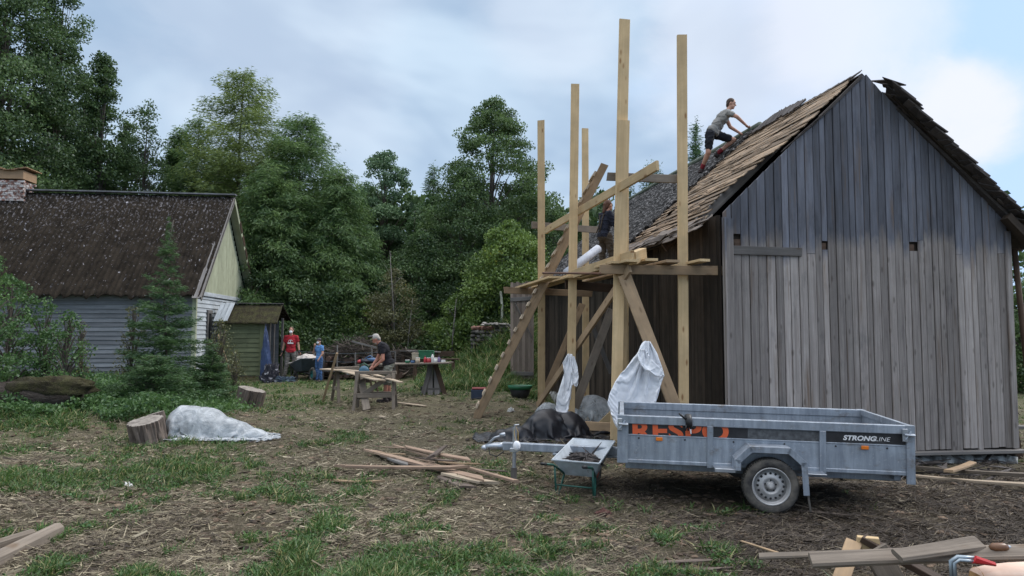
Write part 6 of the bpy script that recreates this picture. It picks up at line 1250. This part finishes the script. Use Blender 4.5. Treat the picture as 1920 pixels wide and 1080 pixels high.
mb = MB(592); mb.tube([P(1786, 1100, 3.9)-cl.location, P(1783, 1052, 3.9)-cl.location, P(1795, 1044, 3.9)-cl.location, P(1832, 1047, 3.88)-cl.location], .0115, 12); mb.tube([P(1792, 1100, 3.88)-cl.location, P(1790, 1056, 3.88)-cl.location, P(1799, 1050, 3.88)-cl.location, P(1832, 1053, 3.87)-cl.location], .009, 10); mb.build('frame', pm('steel_blue', (.32, .38, .42), (.22, .26, .3), rough=.35, metal=.5), cl, True)
mb = MB(593); mb.board(P(1826, 1049, 3.87)-cl.location, P(1866, 1058, 3.86)-cl.location, .045, .028, wd=(0, 0, 1), ch=.01, seg=3, taper=.45); mb.build('grip', M['red'], cl)
cl.name = 'bow_clamp'
ck = empty('corked_knob', nP(1872, 1026, 4.2), 'dark brown turned wooden knob lying on the grey plank', 'handle'); mb = MB(594); mb.tube([(-.05, 0, 0), (-.03, 0, 0), (.03, 0, -.002), (.05, 0, -.003)], [.012, .024, .028, .02], 14); mb.build('turned_grip', pm('varnished', (.16, .08, .04), rough=.35), ck, True)
mb = MB(595); mb.tube([(.05, 0, 0), (.068, 0, -.002)], [.013, .013], 10); mb.build('ferrule', M['galv'], ck, True); ck.name = 'file_handle'
# ------------------------------------------------------------ at the porch, at the barn, odds and ends
o = lump('blue_tarp', 0, 0, 24.0, (.45, .35, 1.9), pm('navy_tarp', (.02, .035, .09), (.05, .08, .17), rough=.4), 'tall dark blue tarp hanging folded against the porch post', 'tarp', 31, .12, 1.6, fold=.06); o.location = xy(503, 24.2)
for v in o.data.vertices: k = max(0, v.co.z/1.9); v.co.x = v.co.x*(1-.55*k)-.10*k
o = lump('clothes_heap', 507, 712, 24.0, (.55, .45, .55), pm('dark_clothes', (.02, .02, .03), (.35, .35, .38), scale=6, lo=.58, hi=.62), 'dark backpack and clothes heaped at the porch post', 'backpack', 33, .3, 3, fold=.15)
o = lump('clothes_heap', 530, 711, 24.1, (.75, .35, .16), pm('blue_rags', (.03, .04, .08), (.12, .17, .2), scale=6), 'flat blue rags on the grass beside the red shirted person', 'rags', 35, .4, 3, fold=.2)
r = empty('water_bottle', onG(P(514, 705, 24.3).x, 24.3, .22), 'light blue water bottle standing by the porch bags', 'bottle'); mb = MB(600); mb.lathe([(.05, -.2), (.055, 0), (.055, .17), (.03, .22), (.02, .25)], None, 12); mb.build('vessel', pm('blue_bottle', (.1, .3, .5), rough=.2), r, True); mb = MB(601); mb.lathe([(.025, .25), (.025, .28)], None, 10); mb.build('cap', CM['dark'], r)
o = lump('paper_bag', 520, 702, 24.2, (.22, .18, .26), pm('paper', (.55, .40, .28)), 'small tan paper bag beside the water bottle', 'bag', 36, .2, 3)
mb = MB(602); a = hP(435, 706, 1.45); b_ = hP(409, 628, .6); mh = Matrix.Translation(house.location) @ house.rotation_euler.to_matrix().to_4x4(); a = mh @ a; a.z = float(gz(a.x, a.y)); b_ = mh @ b_; mb.tube([(0, 0, 0), (b_-a)*.5+Vector((.03, 0, 0)), b_-a], .026, 8); o = mb.build('leaning_pole', pm('peeled_stick', (.42, .30, .18), (.28, .2, .12)), None, True); o.location = a; tag(o, 'bent peeled stick leaning on the house corner beside the porch', 'stick')
pb = empty('plastic_tub', xy(975, 17.8), 'green rimmed dark tub on the ground below the open barn door', 'tub'); mb = MB(603); mb.lathe([(.16, .0), (.24, .08), (.30, .26), (.28, .26), (.22, .09), (.0, .03)], None, 24); mb.build('tub_body', M['black'], pb, True); mb = MB(604); mb.lathe([(.30, .20), (.335, .28), (.32, .28), (.285, .21)], None, 24, closed=True); mb.build('rim', CM['green'], pb, True); pb.scale = (.95, .8, 1.25)
cb = empty('cooler_bag', xy(897, 17.6), 'dark blue cooler box with red lid left of the ladder', 'box'); mb = MB(605); mb.box((0, 0, .12), (.34, .26, .24), ch=.02); mb.build('box_body', pm('dull_navy', (.03, .045, .08)), cb); mb = MB(606); mb.box((.02, 0, .26), (.34, .26, .05), ch=.02); mb.build('lid', pm('dull_red', (.22, .05, .05)), cb)
o = lump('litter_scrap', 240, 916, None, (.10, .08, .05), CM['white'], 'crumpled white scrap in the grass left of the yard', 'scrap', 41, .3, 4); 
o = lump('litter_scrap', 958, 772, None, (.14, .10, .07), CM['white'], 'small white plastic scrap left of the hanging narrow sheet', 'scrap', 42, .3, 4)
looseboard('wood_chip', G(460, 843)+Vector((0, 0, .02)), G(480, 838)+Vector((0, 0, .02)), .03, .02, 'paleboard', 'small pale stick of wood below the plastic tail', 'chip', seed=607)
o = lump('stone', 1130, 968, None, (.13, .10, .05), pm('red_stone', (.11, .045, .035)), 'flat reddish stone near the wheelbarrow legs', 'stone', 43, .3, 3)
mb = MB(608); a = P(941, 600, 27.5); b_ = P(939, 546, 27.5); mb.tube([a+Vector((0, 0, -.6)), (a+b_)/2+Vector((.03, 0, 0)), b_], .05, 8); o = mb.build('white_stake', pm('birch_stake', (.60, .60, .50), (.45, .45, .35)), None, True); tag(o, 'crooked whitish stake standing on the grassy bank', 'stake')
# ruined stone wall on the bank
sw_ = empty('stone_wall', Vector((0, 0, 0)), 'ruined brick and fieldstone wall on the grassy bank', 'wall'); mb = MB(610); mb2 = MB(611); rg = random.Random(3)
a0 = P(888, 648, 26.0); 
for i in range(9):
    for j in range(7):
        x_ = a0.x+i*.17+rg.uniform(-.03, .03); z_ = a0.z-.25+j*.15+(.05 if i > 4 else 0); (mb if not (j == 6 and i < 5) else mb2).ell((x_, 26+rg.uniform(-.05, .05), z_), (.115, .13, .085), n=6, m=8, noise=.45, ns=2.5)
mb.build('fieldstones', pm('fieldstone', (.15, .14, .125), (.07, .065, .055), scale=6, bmp=.6, rnd=.5), sw_, True); mb2.build('brick_course', pm('old_brick', (.22, .11, .08), (.14, .075, .06), rnd=.3), sw_)
mb = MB(612)
for i in range(16): x_ = a0.x+.35+i*.06; mb.ell((x_, 25.9+rg.uniform(-.1, .1), a0.z+.80+rg.uniform(-.03, .05)), (.09, .09, .04), n=5, m=7, noise=.5)
mb.build('loose_stones', pm('pale_stone', (.26, .25, .23), (.14, .13, .12), rnd=.4), sw_)
# brush pile and fence
rs = np.random.RandomState(12); mb = MB(620)
for i in range(900):
    x_ = rs.uniform(-7.6, -3.6); u = (x_+5.6)/2.2; hh = max(0.1, 1.25*(1-u*u*.55)+.2*math.sin(x_*3)); z_ = rs.rand()**.8*hh; y_ = 25.8+rs.normal(0, .35); an = rs.normal(0, .6); L_ = rs.uniform(.4, 1.3); d = Vector((math.cos(an)*L_/2, rs.normal(0, .25), math.sin(an)*L_/2*.6)); c = Vector((x_, y_, z_+.05)); mb.tube([c-d, c+Vector((0, 0, rs.normal(0, .05))), c+d], [rs.uniform(.008, .03), .012, .004], 4, cap=False)
o = mb.build('brush_pile', pm('dead_brush', (.05, .038, .03), (.125, .10, .082), rnd=.6), None); tag(o, 'heap of cut brushwood and branches at the back of the yard', 'brush pile', kind='stuff')
mb = MB(621)
for i in range(60):
    x_ = rs.uniform(-7.2, -4.0); z_ = rs.uniform(.05, .8); mb.tube([(x_, 25.2+rs.normal(0, .1), z_), (x_+.02, 25.9, z_+.02)], rs.uniform(.04, .10), 8)
o = mb.build('log_ends', pm('brown_log', (.06, .038, .03), (.11, .07, .055), rnd=.5), None); tag(o, 'small round logs stacked in front of the brushwood heap', 'log stack', kind='stuff')
fn = empty('wire_fence', xy(640, 24.9), 'thin wire fence on grey stakes in front of the brushwood', 'fence'); c_ = fn.location
for i, px in enumerate((560, 590, 607, 634, 669, 700, 742)):
    a = xy(px, 24.9); mb = MB(630+i); mb.tube([a-c_, a-c_+Vector((rg.uniform(-.06, .06), 0, 1.25 if i % 2 else 1.0))], .03, 6); mb.build('stake', M['greywood'], fn)
mb = MB(640)
for z_ in (.35, .7, 1.0): mb.tube([xy(560, 24.88)-c_+Vector((0, 0, z_)), xy(650, 24.88)-c_+Vector((0, 0, z_-.05)), xy(742, 24.88)-c_+Vector((0, 0, z_))], .005, 4)
mb.build('wire', M['galv'], fn)
mb = MB(641); mb.board(P(660, 640, 24.7), P(706, 652, 24.7), .06, .03, wd=(0, 0, 1)); o = mb.build('propped_pole', M['greywood'], None); tag(o, 'grey pole lying slanted over the brushwood behind the stooping man', 'pole')
# right edge: pole and boards leaning at the barn's right corner
mb = MB(642); a = bw(BW+.25, .1, 3.1); b_ = bw(BW+.75, .35, -.45); mb.tube([a, b_], .045, 8); o = mb.build('leaning_pole', M['brownwood'], None, True); tag(o, 'dark pole leaning against the eave at the right barn corner', 'pole')
for i, (dx, h_) in enumerate(((.22, 2.2), (.36, 1.7))):
    mb = MB(643+i); mb.board(bw(BW+dx, .3, -.5), bw(BW+.04+i*.05, .35, h_), .14, .03, wd=(1, 0, 0)); o = mb.build('leaning_board', M['brownwood'], None); tag(o, ('longer' if i == 0 else 'shorter')+' brown board leaning at the right barn corner', 'board')
# ------------------------------------------------------------ people
def remeshed(name, build, mat, parent, voxel=.011, smooth=3, wr=0):
    mb = MB(1); build(mb); me = bpy.data.meshes.new(name); me.from_pydata(mb.v, [], mb.f)
    o = bpy.data.objects.new('tmp', me); COL.objects.link(o); md = o.modifiers.new('r', 'REMESH'); md.mode = 'VOXEL'; md.voxel_size = voxel; md.use_smooth_shade = True
    if smooth: sm = o.modifiers.new('s', 'SMOOTH'); sm.factor = .5; sm.iterations = smooth
    bpy.context.view_layer.update(); m2 = bpy.data.meshes.new_from_object(o.evaluated_get(bpy.context.evaluated_depsgraph_get())); bpy.data.objects.remove(o)
    if wr:
        for v in m2.vertices: c = v.co; n_ = (1-min(1, abs(mnoise.noise(Vector((c.x*7, c.y*7, c.z*13))))*2.2))**2+.6*mnoise.noise(Vector((c.x*16+c.z*9, c.y*16, c.z*10))); v.co = c+v.normal*(n_-.3)*wr
    return mkobj(name, m2, mat, parent, True)
def capsule(mb, a, b, ra, rb, n=14):
    a = Vector(a); b = Vector(b); d = (b-a); L_ = d.length; d = d.normalized() if L_ > 1e-6 else Vector((0, 0, 1)); u = d.orthogonal().normalized(); v = d.cross(u); vs = []; fs = []
    rows = [(-math.cos(t)*ra, math.sin(t)*ra, 0) for t in (.05, .5, 1.0, math.pi/2)]+[(math.sin(t)*rb, math.cos(t)*rb, L_) for t in (0, .5, 1.0, 1.52)]
    for (h, r, off) in rows:
        for j in range(n): an = 2*math.pi*j/n; vs.append(a+d*(h+off)+(u*math.cos(an)+v*math.sin(an))*max(r, .001))
    k = len(rows)
    for i in range(k-1):
        for j in range(n): q = (j+1) % n; fs.append((i*n+j, i*n+q, (i+1)*n+q, (i+1)*n+j))
    fs.append(tuple(range(n-1, -1, -1))); fs.append(tuple((k-1)*n+j for j in range(n))); mb.add(vs, fs)
def slabell(mb, c, r, up, side):       # ellipsoid with axes (side, up x side, up)
    up = Vector(up).normalized(); side = Vector(side); side = (side-up*side.dot(up)).normalized(); f = up.cross(side); mb.ell(c, r, Matrix((side, f, up)).transposed(), n=14, m=20)
def hand(mb, w, e, curl=.5, side=1):
    """w wrist, e elbow: palm with four bent fingers of different length and a thumb from its side"""
    w = Vector(w); d = (w-Vector(e)).normalized(); lat = d.cross(Vector((0, 0, 1))); lat = lat.normalized() if lat.length > .1 else Vector((0, 1, 0)); dn = d.cross(lat).normalized()*side
    slabell(mb, w+d*.05, (.040, .018, .055), d, lat)
    for k, ln in enumerate((.068, .078, .072, .056)):
        b = w+d*.088+lat*(-.030+.020*k); p1 = b+(d*math.cos(curl*.7)+dn*math.sin(curl*.7))*ln*.5; p2 = p1+(d*math.cos(curl*1.8)+dn*math.sin(curl*1.8))*ln*.5
        capsule(mb, b-d*.015, p1, .0105, .0095, 8); capsule(mb, p1, p2, .0095, .008, 8)
    b = w+d*.03-lat*.032; p1 = b+(d*.6-lat*.7+dn*.3).normalized()*.036; capsule(mb, b, p1, .013, .011, 8); capsule(mb, p1, p1+(d*.85-lat*.2+dn*.3).normalized()*.03, .011, .009, 8)
def person(label, loc, rz, s, J, skin, shirt, legs, shoe='shoe', hair=None, sleeve=.5, legcut=1.0, hairlen=0, socks=None, facing=None, tilt=0, beard=None, mask=False, torso=1.0, curl=.6, tuck=.0):
    J = {k: Vector(v) for k, v in J.items()}; r = empty('person', loc, label, 'person', rz=rz); r.scale = (s, s, s)
    pel, ch, nk, hd = J['pel'], J['ch'], J['nk'], J['hd']; up = (ch-pel).normalized(); sh = (J['shL']-J['shR']).normalized(); hp = (J['hipL']-J['hipR']).normalized()
    f = Vector(facing or (1, 0, -.05)).normalized(); hu = (hd-nk); hu = (hu-f*hu.dot(f)).normalized(); hs = hu.cross(f).normalized()
    def torso_f(mb, e=0, k=torso):
        slabell(mb, pel, (.155*k+e, .115*k+e, .12+e), up, hp); slabell(mb, (pel+ch)/2, (.138*k+e, .102*k+e, .19+e), up, hp); slabell(mb, ch, (.165*k+e, .112*k+e, .17+e), up, sh)
        slabell(mb, ch+(nk-ch)*.55, (.15*k+e, .085+e, .09+e), up, sh)
        for q in ('L', 'R'): capsule(mb, nk+(ch-nk)*.25, J['sh'+q], .062+e, .055+e)
    def body(mb):
        torso_f(mb); capsule(mb, nk+(ch-nk)*.3, nk+(hd-nk)*.5, .058, .052)
        slabell(mb, hd+hu*.02-f*.008, (.074, .092, .105), hu, hs); slabell(mb, hd-hu*.055+f*.018, (.056, .066, .062), hu, hs); capsule(mb, hd-hu*.085+f*.055, hd-hu*.09+f*.06, .028, .026)
        capsule(mb, hd+f*.082+hu*.01, hd+f*.103-hu*.022, .010, .015, 8); capsule(mb, hd+f*.082-hu*.052-hs*.016, hd+f*.082-hu*.052+hs*.016, .010, .010, 8)
        capsule(mb, hd+f*.078+hu*.036-hs*.03, hd+f*.078+hu*.036+hs*.03, .012, .012, 8)
        for q in (-1, 1): slabell(mb, hd+hs*q*.075-f*.005-hu*.005, (.010, .018, .030), hu, hs)
        for q, sg in (('L', 1), ('R', -1)):
            capsule(mb, J['sh'+q], J['el'+q], .052, .041); capsule(mb, J['el'+q], J['wr'+q], .042, .027); hand(mb, J['wr'+q], J['el'+q], curl, sg)
            capsule(mb, J['hip'+q], J['kn'+q], .086, .058); m_ = J['kn'+q]+(J['an'+q]-J['kn'+q])*.35; capsule(mb, J['kn'+q], m_, .056, .056); capsule(mb, m_, J['an'+q], .055, .036)
            fd = Vector(J.get('ft'+q, Vector((1, 0, 0)))).normalized(); capsule(mb, J['an'+q]+Vector((0, 0, -.03)), J['an'+q]+fd*.15+Vector((0, 0, -.05)), .036, .026)
    remeshed('body', body, skin, r, .0085, 2)
    def shirt_f(mb):
        torso_f(mb, .016); 
        if not tuck: slabell(mb, pel-up*.02, (.160*torso+.014, .122*torso+.014, .10), up, hp)
        for q in ('L', 'R'): capsule(mb, J['sh'+q], J['sh'+q]+(J['el'+q]-J['sh'+q])*min(1, sleeve), .072, .064)
        if sleeve > 1:
            for q in ('L', 'R'): capsule(mb, J['el'+q], J['el'+q]+(J['wr'+q]-J['el'+q])*.9, .06, .045)
    remeshed('shirt', shirt_f, shirt, r, .012, 3, .013)
    def legs_f(mb):
        slabell(mb, pel-up*.03, (.162*torso, .125*torso, .13), up, hp)
        for q in ('L', 'R'):
            h_, k_, a_ = J['hip'+q], J['kn'+q], J['an'+q]; c = min(1, legcut*2); capsule(mb, h_, h_+(k_-h_)*c, .104, .082 if legcut < .5 else .074)
            if legcut > .5: c2 = (legcut-.5)*2; capsule(mb, k_, k_+(a_-k_)*c2, .076, .062)
    remeshed('trousers', legs_f, legs, r, .012, 3, .014)
    for q in ('L', 'R'):
        fd = Vector(J.get('ft'+q, Vector((1, 0, 0)))).normalized(); a_ = J['an'+q]
        def shoe_f(mb): capsule(mb, a_+Vector((0, 0, .02)), a_+Vector((0, 0, -.04)), .050, .046); capsule(mb, a_-fd*.045+Vector((0, 0, -.045)), a_+fd*.17+Vector((0, 0, -.055)), .042, .040); mb.board(a_-fd*.085+Vector((0, 0, -.082)), a_+fd*.20+Vector((0, 0, -.082)), .082, .024, wd=fd.cross(Vector((0, 0, 1))), ch=.01, skew=0)
        remeshed('shoe', shoe_f, M[shoe], r, .010, 2)
        if socks: mb = MB(2); k_ = J['kn'+q]; capsule(mb, a_, a_+(k_-a_)*.26, .047, .05); mb.build('sock', socks, r, True)
    if hair is not None:
        def hair_f(mb):
            slabell(mb, hd+hu*.040-f*.022, (.084, .094, .092), hu, hs); slabell(mb, hd-hu*.01-f*.062, (.074, .044, .085), hu, hs)
            if hairlen: capsule(mb, hd-hu*.02-f*.09, nk-f*.10+up*(.02-hairlen), .055, .03); slabell(mb, hd+hu*.02-f*.10, (.05, .045, .05), hu, hs)
        remeshed('hair', hair_f, hair, r, .010, 2)
    if beard: remeshed('beard', lambda mb: (slabell(mb, hd-hu*.075+f*.045, (.05, .045, .035), hu, hs)), beard, r, .010, 1)
    if mask:
        mb = MB(3); slabell(mb, hd-hu*.045+f*.085, (.052, .036, .052), hu, hs); mk_ = mb.build('dust_mask', M['white_cloth'], r, True); mb = MB(4)
        for q in (-1, 1): mb.tube([hd-hu*.03+f*.085+hs*q*.045, hd-hu*.005+hs*q*.084, hd+hu*.02-f*.10+hs*q*.04], .003, 5)
        mb.build('mask_strap', M['white_cloth'], mk_)
    mb = MB(5)
    for q in (-1, 1): mb.ell(hd+f*.084+hu*.018+hs*q*.031, .0085, n=6, m=8)
    mb.build('eyes', pm('dark_eyes', (.03, .02, .02), rough=.2), r, True)
    return r
hairbrown = pm('brown_hair', (.07, .04, .025), (.04, .022, .015), rough=.7, bmp=.6, bsc=60); hairgrey = pm('grey_hair', (.42, .40, .37), (.28, .26, .24), rough=.8, bmp=.6, bsc=60); hairauburn = pm('auburn_hair', (.11, .05, .03), (.06, .03, .02), rough=.7, bmp=.6, bsc=60); hairblack = pm('black_hair', (.012, .011, .013), rough=.6)
STAND = dict(pel=(0, 0, .98), ch=(0, 0, 1.30), nk=(0, 0, 1.50), hd=(.02, 0, 1.665), shL=(0, .175, 1.44), shR=(0, -.175, 1.44), elL=(-.02, .24, 1.16), elR=(-.02, -.24, 1.16), wrL=(.03, .27, .92), wrR=(.03, -.27, .92), hipL=(0, .095, .93), hipR=(0, -.095, .93), knL=(.02, .11, .50), knR=(.02, -.11, .50), anL=(-.01, .12, .09), anR=(-.01, -.12, .09))
# man kneeling up the roof, reaching out with both arms (faces +x)
Yr = 13.2
def rel(px, py, s_, p0, Y=None): v = P(px, py, Y or Yr); return Vector((v.x-p0.x, v.y-p0.y, v.z-p0.z))
Mb = Matrix.Translation(barn.location) @ barn.rotation_euler.to_matrix().to_4x4(); Mbi = Mb.inverted()
n_w = (Mb.to_3x3() @ Vector((-dzs, 0, dxs))).normalized(); p_w = Mb @ rp(1.0, 2, .10)
def onroof(px, py):
    o = Vector((0, 0, CAMZ)); d = P(px, py, 1.0)-o; t = (p_w-o).dot(n_w)/d.dot(n_w); return o+d*t
fR = onroof(1316, 325); fL = onroof(1345, 296); kL = onroof(1378, 268); Yr = (fR.y+kL.y)/2-.1; p0 = fR.copy()
sY = 1.0
def q(px, py, dy=0, Y=None): 
    Y = Y or Yr; v = P(px, py, Y); v.y += 0; v = P(px, py, Y+dy); return v-p0
JR = dict(pel=q(1337, 246), ch=q(1354, 222), nk=q(1366, 208), hd=q(1371, 195), shL=q(1357, 213, .17), shR=q(1366, 212, -.17), elR=q(1382, 219, -.24), elL=q(1369, 238, .20), wrR=q(1398, 234, -.2), wrL=q(1388, 250, .16),
          hipR=q(1331, 252, -.10), hipL=q(1342, 252, .09), knR=q(1328, 286, -.10), anR=(0, 0, .10), knL=(kL-p0)+Vector((-.02, .02, .07)), anL=(fL-p0)+Vector((.0, 0, .09)), ftR=(.55, .1, .0), ftL=(.5, .1, -.35))
print('ROOFMAN Y', Yr, 'leg', (JR['hipR']-JR['knR']).length, (JR['knR']-Vector(JR['anR'])).length, 'torso', (JR['pel']-JR['nk']).length, [tuple(round(c, 2) for c in v) for v in (fR, fL, kL)])
rm = person('person in grey t-shirt and black shorts kneeling on the roof, leaning forward', p0, 0, 1, JR, M['skin'], cloth('grey_tshirt', (.27, .265, .25)), cloth('black_shorts', (.012, .014, .02)), hair=hairbrown, sleeve=.42, legcut=.36, socks=pm('wine_socks', (.22, .02, .03), rough=.9), facing=(.88, -.35, -.22), curl=.9)
hm = empty('roofing_hammer', p0+JR['wrR']+Vector((.10, 0, -.07)), 'short hammer in the right hand of the roofer', 'hammer'); mb = MB(650); mb.tube([(-.02, 0, .05), (.06, 0, -.12)], .012, 8); mb.build('handle', M['brownwood'], hm, True); mb = MB(651); mb.tube([(.02, 0, -.14), (.10, 0, -.10)], .016, 8); mb.build('hammer_head', M['black'], hm, True)
# person on the platform, back turned, hidden up to the knees
Ys = 14.5; pz = zp+.02; lp = P(1136, 480, Ys); s_ = (P(1136, 373, Ys).z-pz)/1.79
JS = dict(STAND); JS.update(pel=(-.06, 0, .97), ch=(.0, 0, 1.28), nk=(.04, 0, 1.49), hd=(.08, 0, 1.645), elL=(.10, .25, 1.20), elR=(.08, -.25, 1.18), wrL=(.33, .2, 1.28), wrR=(.30, -.16, 1.22), knR=(.10, -.11, .50), knL=(-.02, .11, .50), anR=(.02, -.12, .09))
olive = cloth('olive_trousers', (.075, .06, .045))
ps = person('person in navy jumper and olive dungarees with tied back hair standing on the scaffold', (lp.x, Ys, pz), R(25), s_, JS, M['skin'], cloth('navy_jumper', (.012, .017, .035)), olive, hair=hairauburn, sleeve=1.3, legcut=.95, hairlen=.02, torso=.98, curl=.9, facing=(.95, .1, .05))
for sy in (-1, 1): mb = MB(652); mb.tube([(.10, sy*.08, 1.36), (.03, sy*.09, 1.46), (-.10, sy*.07, 1.42), (-.14, sy*.04, 1.2), (-.20, sy*.06, 1.02)], .013, 6); mb.build('brace_strap', olive, ps, True)
# stooping man at the saw table (faces left)
Yb = 16.7; b0 = xy(722, Yb); ks = Yb/F
def qb(px, py, dy=0): 
    v = P(px, py, Yb+dy); v = v-b0; return Vector((-v.x, -v.y, v.z))
JB = dict(pel=qb(728, 680), ch=qb(720, 656), nk=qb(713, 643), hd=qb(705, 636), shL=qb(717, 648, -.17), shR=qb(717, 648, .17), elL=qb(718, 674, -.22), elR=qb(708, 672, .2), wrL=qb(704, 686, -.16), wrR=qb(698, 686, .1), hipL=qb(728, 689, -.09), hipR=qb(728, 689, .09), knL=qb(724, 720, -.10), knR=qb(728, 720, .12), anL=qb(722, 748, -.12), anR=qb(730, 746, .14))
JB['anL'].z = .09; JB['anR'].z = .09
print('BENTMAN', 'leg', (JB['hipL']-JB['knL']).length, (JB['knL']-JB['anL']).length, 'torso', (JB['pel']-JB['nk']).length)
pbm = person('grey haired person in black t-shirt and khaki shorts stooping over the saw table', b0, R(180), 1, JB, M['skin2'], cloth('black_tshirt', (.012, .012, .018)), cloth('khaki_shorts', (.20, .21, .18)), hair=hairgrey, sleeve=.5, legcut=.46, facing=(.72, 0, -.55), beard=hairgrey, torso=1.12, curl=.7)
mb = MB(653); hdv = JB['hd']; mb.ell(hdv+Vector((.12, .0, .06)), (.09, .08, .03)); mb.tube([hdv+Vector((.03, .05, .08)), hdv+Vector((.13, .05, .06))], .01, 6); mb.build('visor', M['black'], pbm, True)
# person in the red shirt behind the wheelbarrow
br = xy(547, 25.2); s_ = (P(547, 613, 25.2).z-br.z)/1.79
JF = dict(STAND); JF.update(knL=(.05, .16, .50), anL=(-.05, .17, .09), knR=(.10, -.12, .50), anR=(.14, -.18, .09), hd=(.02, 0, 1.665), wrR=(.0, -.29, .93), wrL=(.02, .28, .94))
pr = person('person in red t-shirt, grey trousers and white dust mask behind the wheelbarrow', br, R(-80), s_, JF, M['skin'], cloth('red_tshirt', (.36, .018, .03)), cloth('grey_trousers', (.17, .16, .145)), hair=hairauburn, sleeve=.5, legcut=.97, facing=(1, 0, -.05), mask=True, torso=1.05)
mb = MB(654)
for i in range(7): a_ = R(25+i*21.6); a2 = R(25+(i+1)*21.6); mb.board((.146, math.cos(a_)*.075, 1.27+math.sin(a_)*.075), (.146, math.cos(a2)*.075, 1.27+math.sin(a2)*.075), .014, .006, wd=(0, math.cos(a_), math.sin(a_)))
mb.board((.150, -.095, 1.235), (.150, .095, 1.235), .045, .006, wd=(0, 0, 1)); mb.board((.149, 0, 1.25), (.149, 0, 1.34), .02, .006, wd=(0, 1, 0)); mb.build('shirt_print', M['white_ink'], pr)
for q_, sy in (('L', 1), ('R', -1)): mb = MB(655); w_ = Vector(JF['wr'+q_]); capsule(mb, w_+Vector((0, 0, .03)), w_+Vector((.01, 0, -.13)), .038, .03); mb.build('glove', M['black'], pr, True)
# smaller person in blue
bb = xy(600, 24.0); s_ = (P(600, 634, 24.0).z-bb.z)/1.80
JU = dict(STAND); JU.update(elR=(.10, -.24, 1.20), wrR=(.20, -.06, 1.44), elL=(.03, .25, 1.17), wrL=(.16, .2, .98), anL=(-.02, .10, .09), anR=(.03, -.09, .09))
pu = person('smaller person in light blue top, jeans and black cap holding a dust mask', bb, R(-125), s_, JU, M['skin'], cloth('light_blue_top', (.12, .28, .58)), cloth('blue_jeans', (.055, .12, .27)), hair=hairblack, sleeve=.5, legcut=.97, facing=(.95, .15, -.05), mask=True, torso=.9, hairlen=.0)
mb = MB(656); hd_ = Vector(JU['hd']); mb.ell(hd_+Vector((-.01, 0, .075)), (.098, .092, .075)); mb.ell(hd_+Vector((.11, .02, .065)), (.06, .07, .012)); mb.build('cap', M['black'], pu, True)
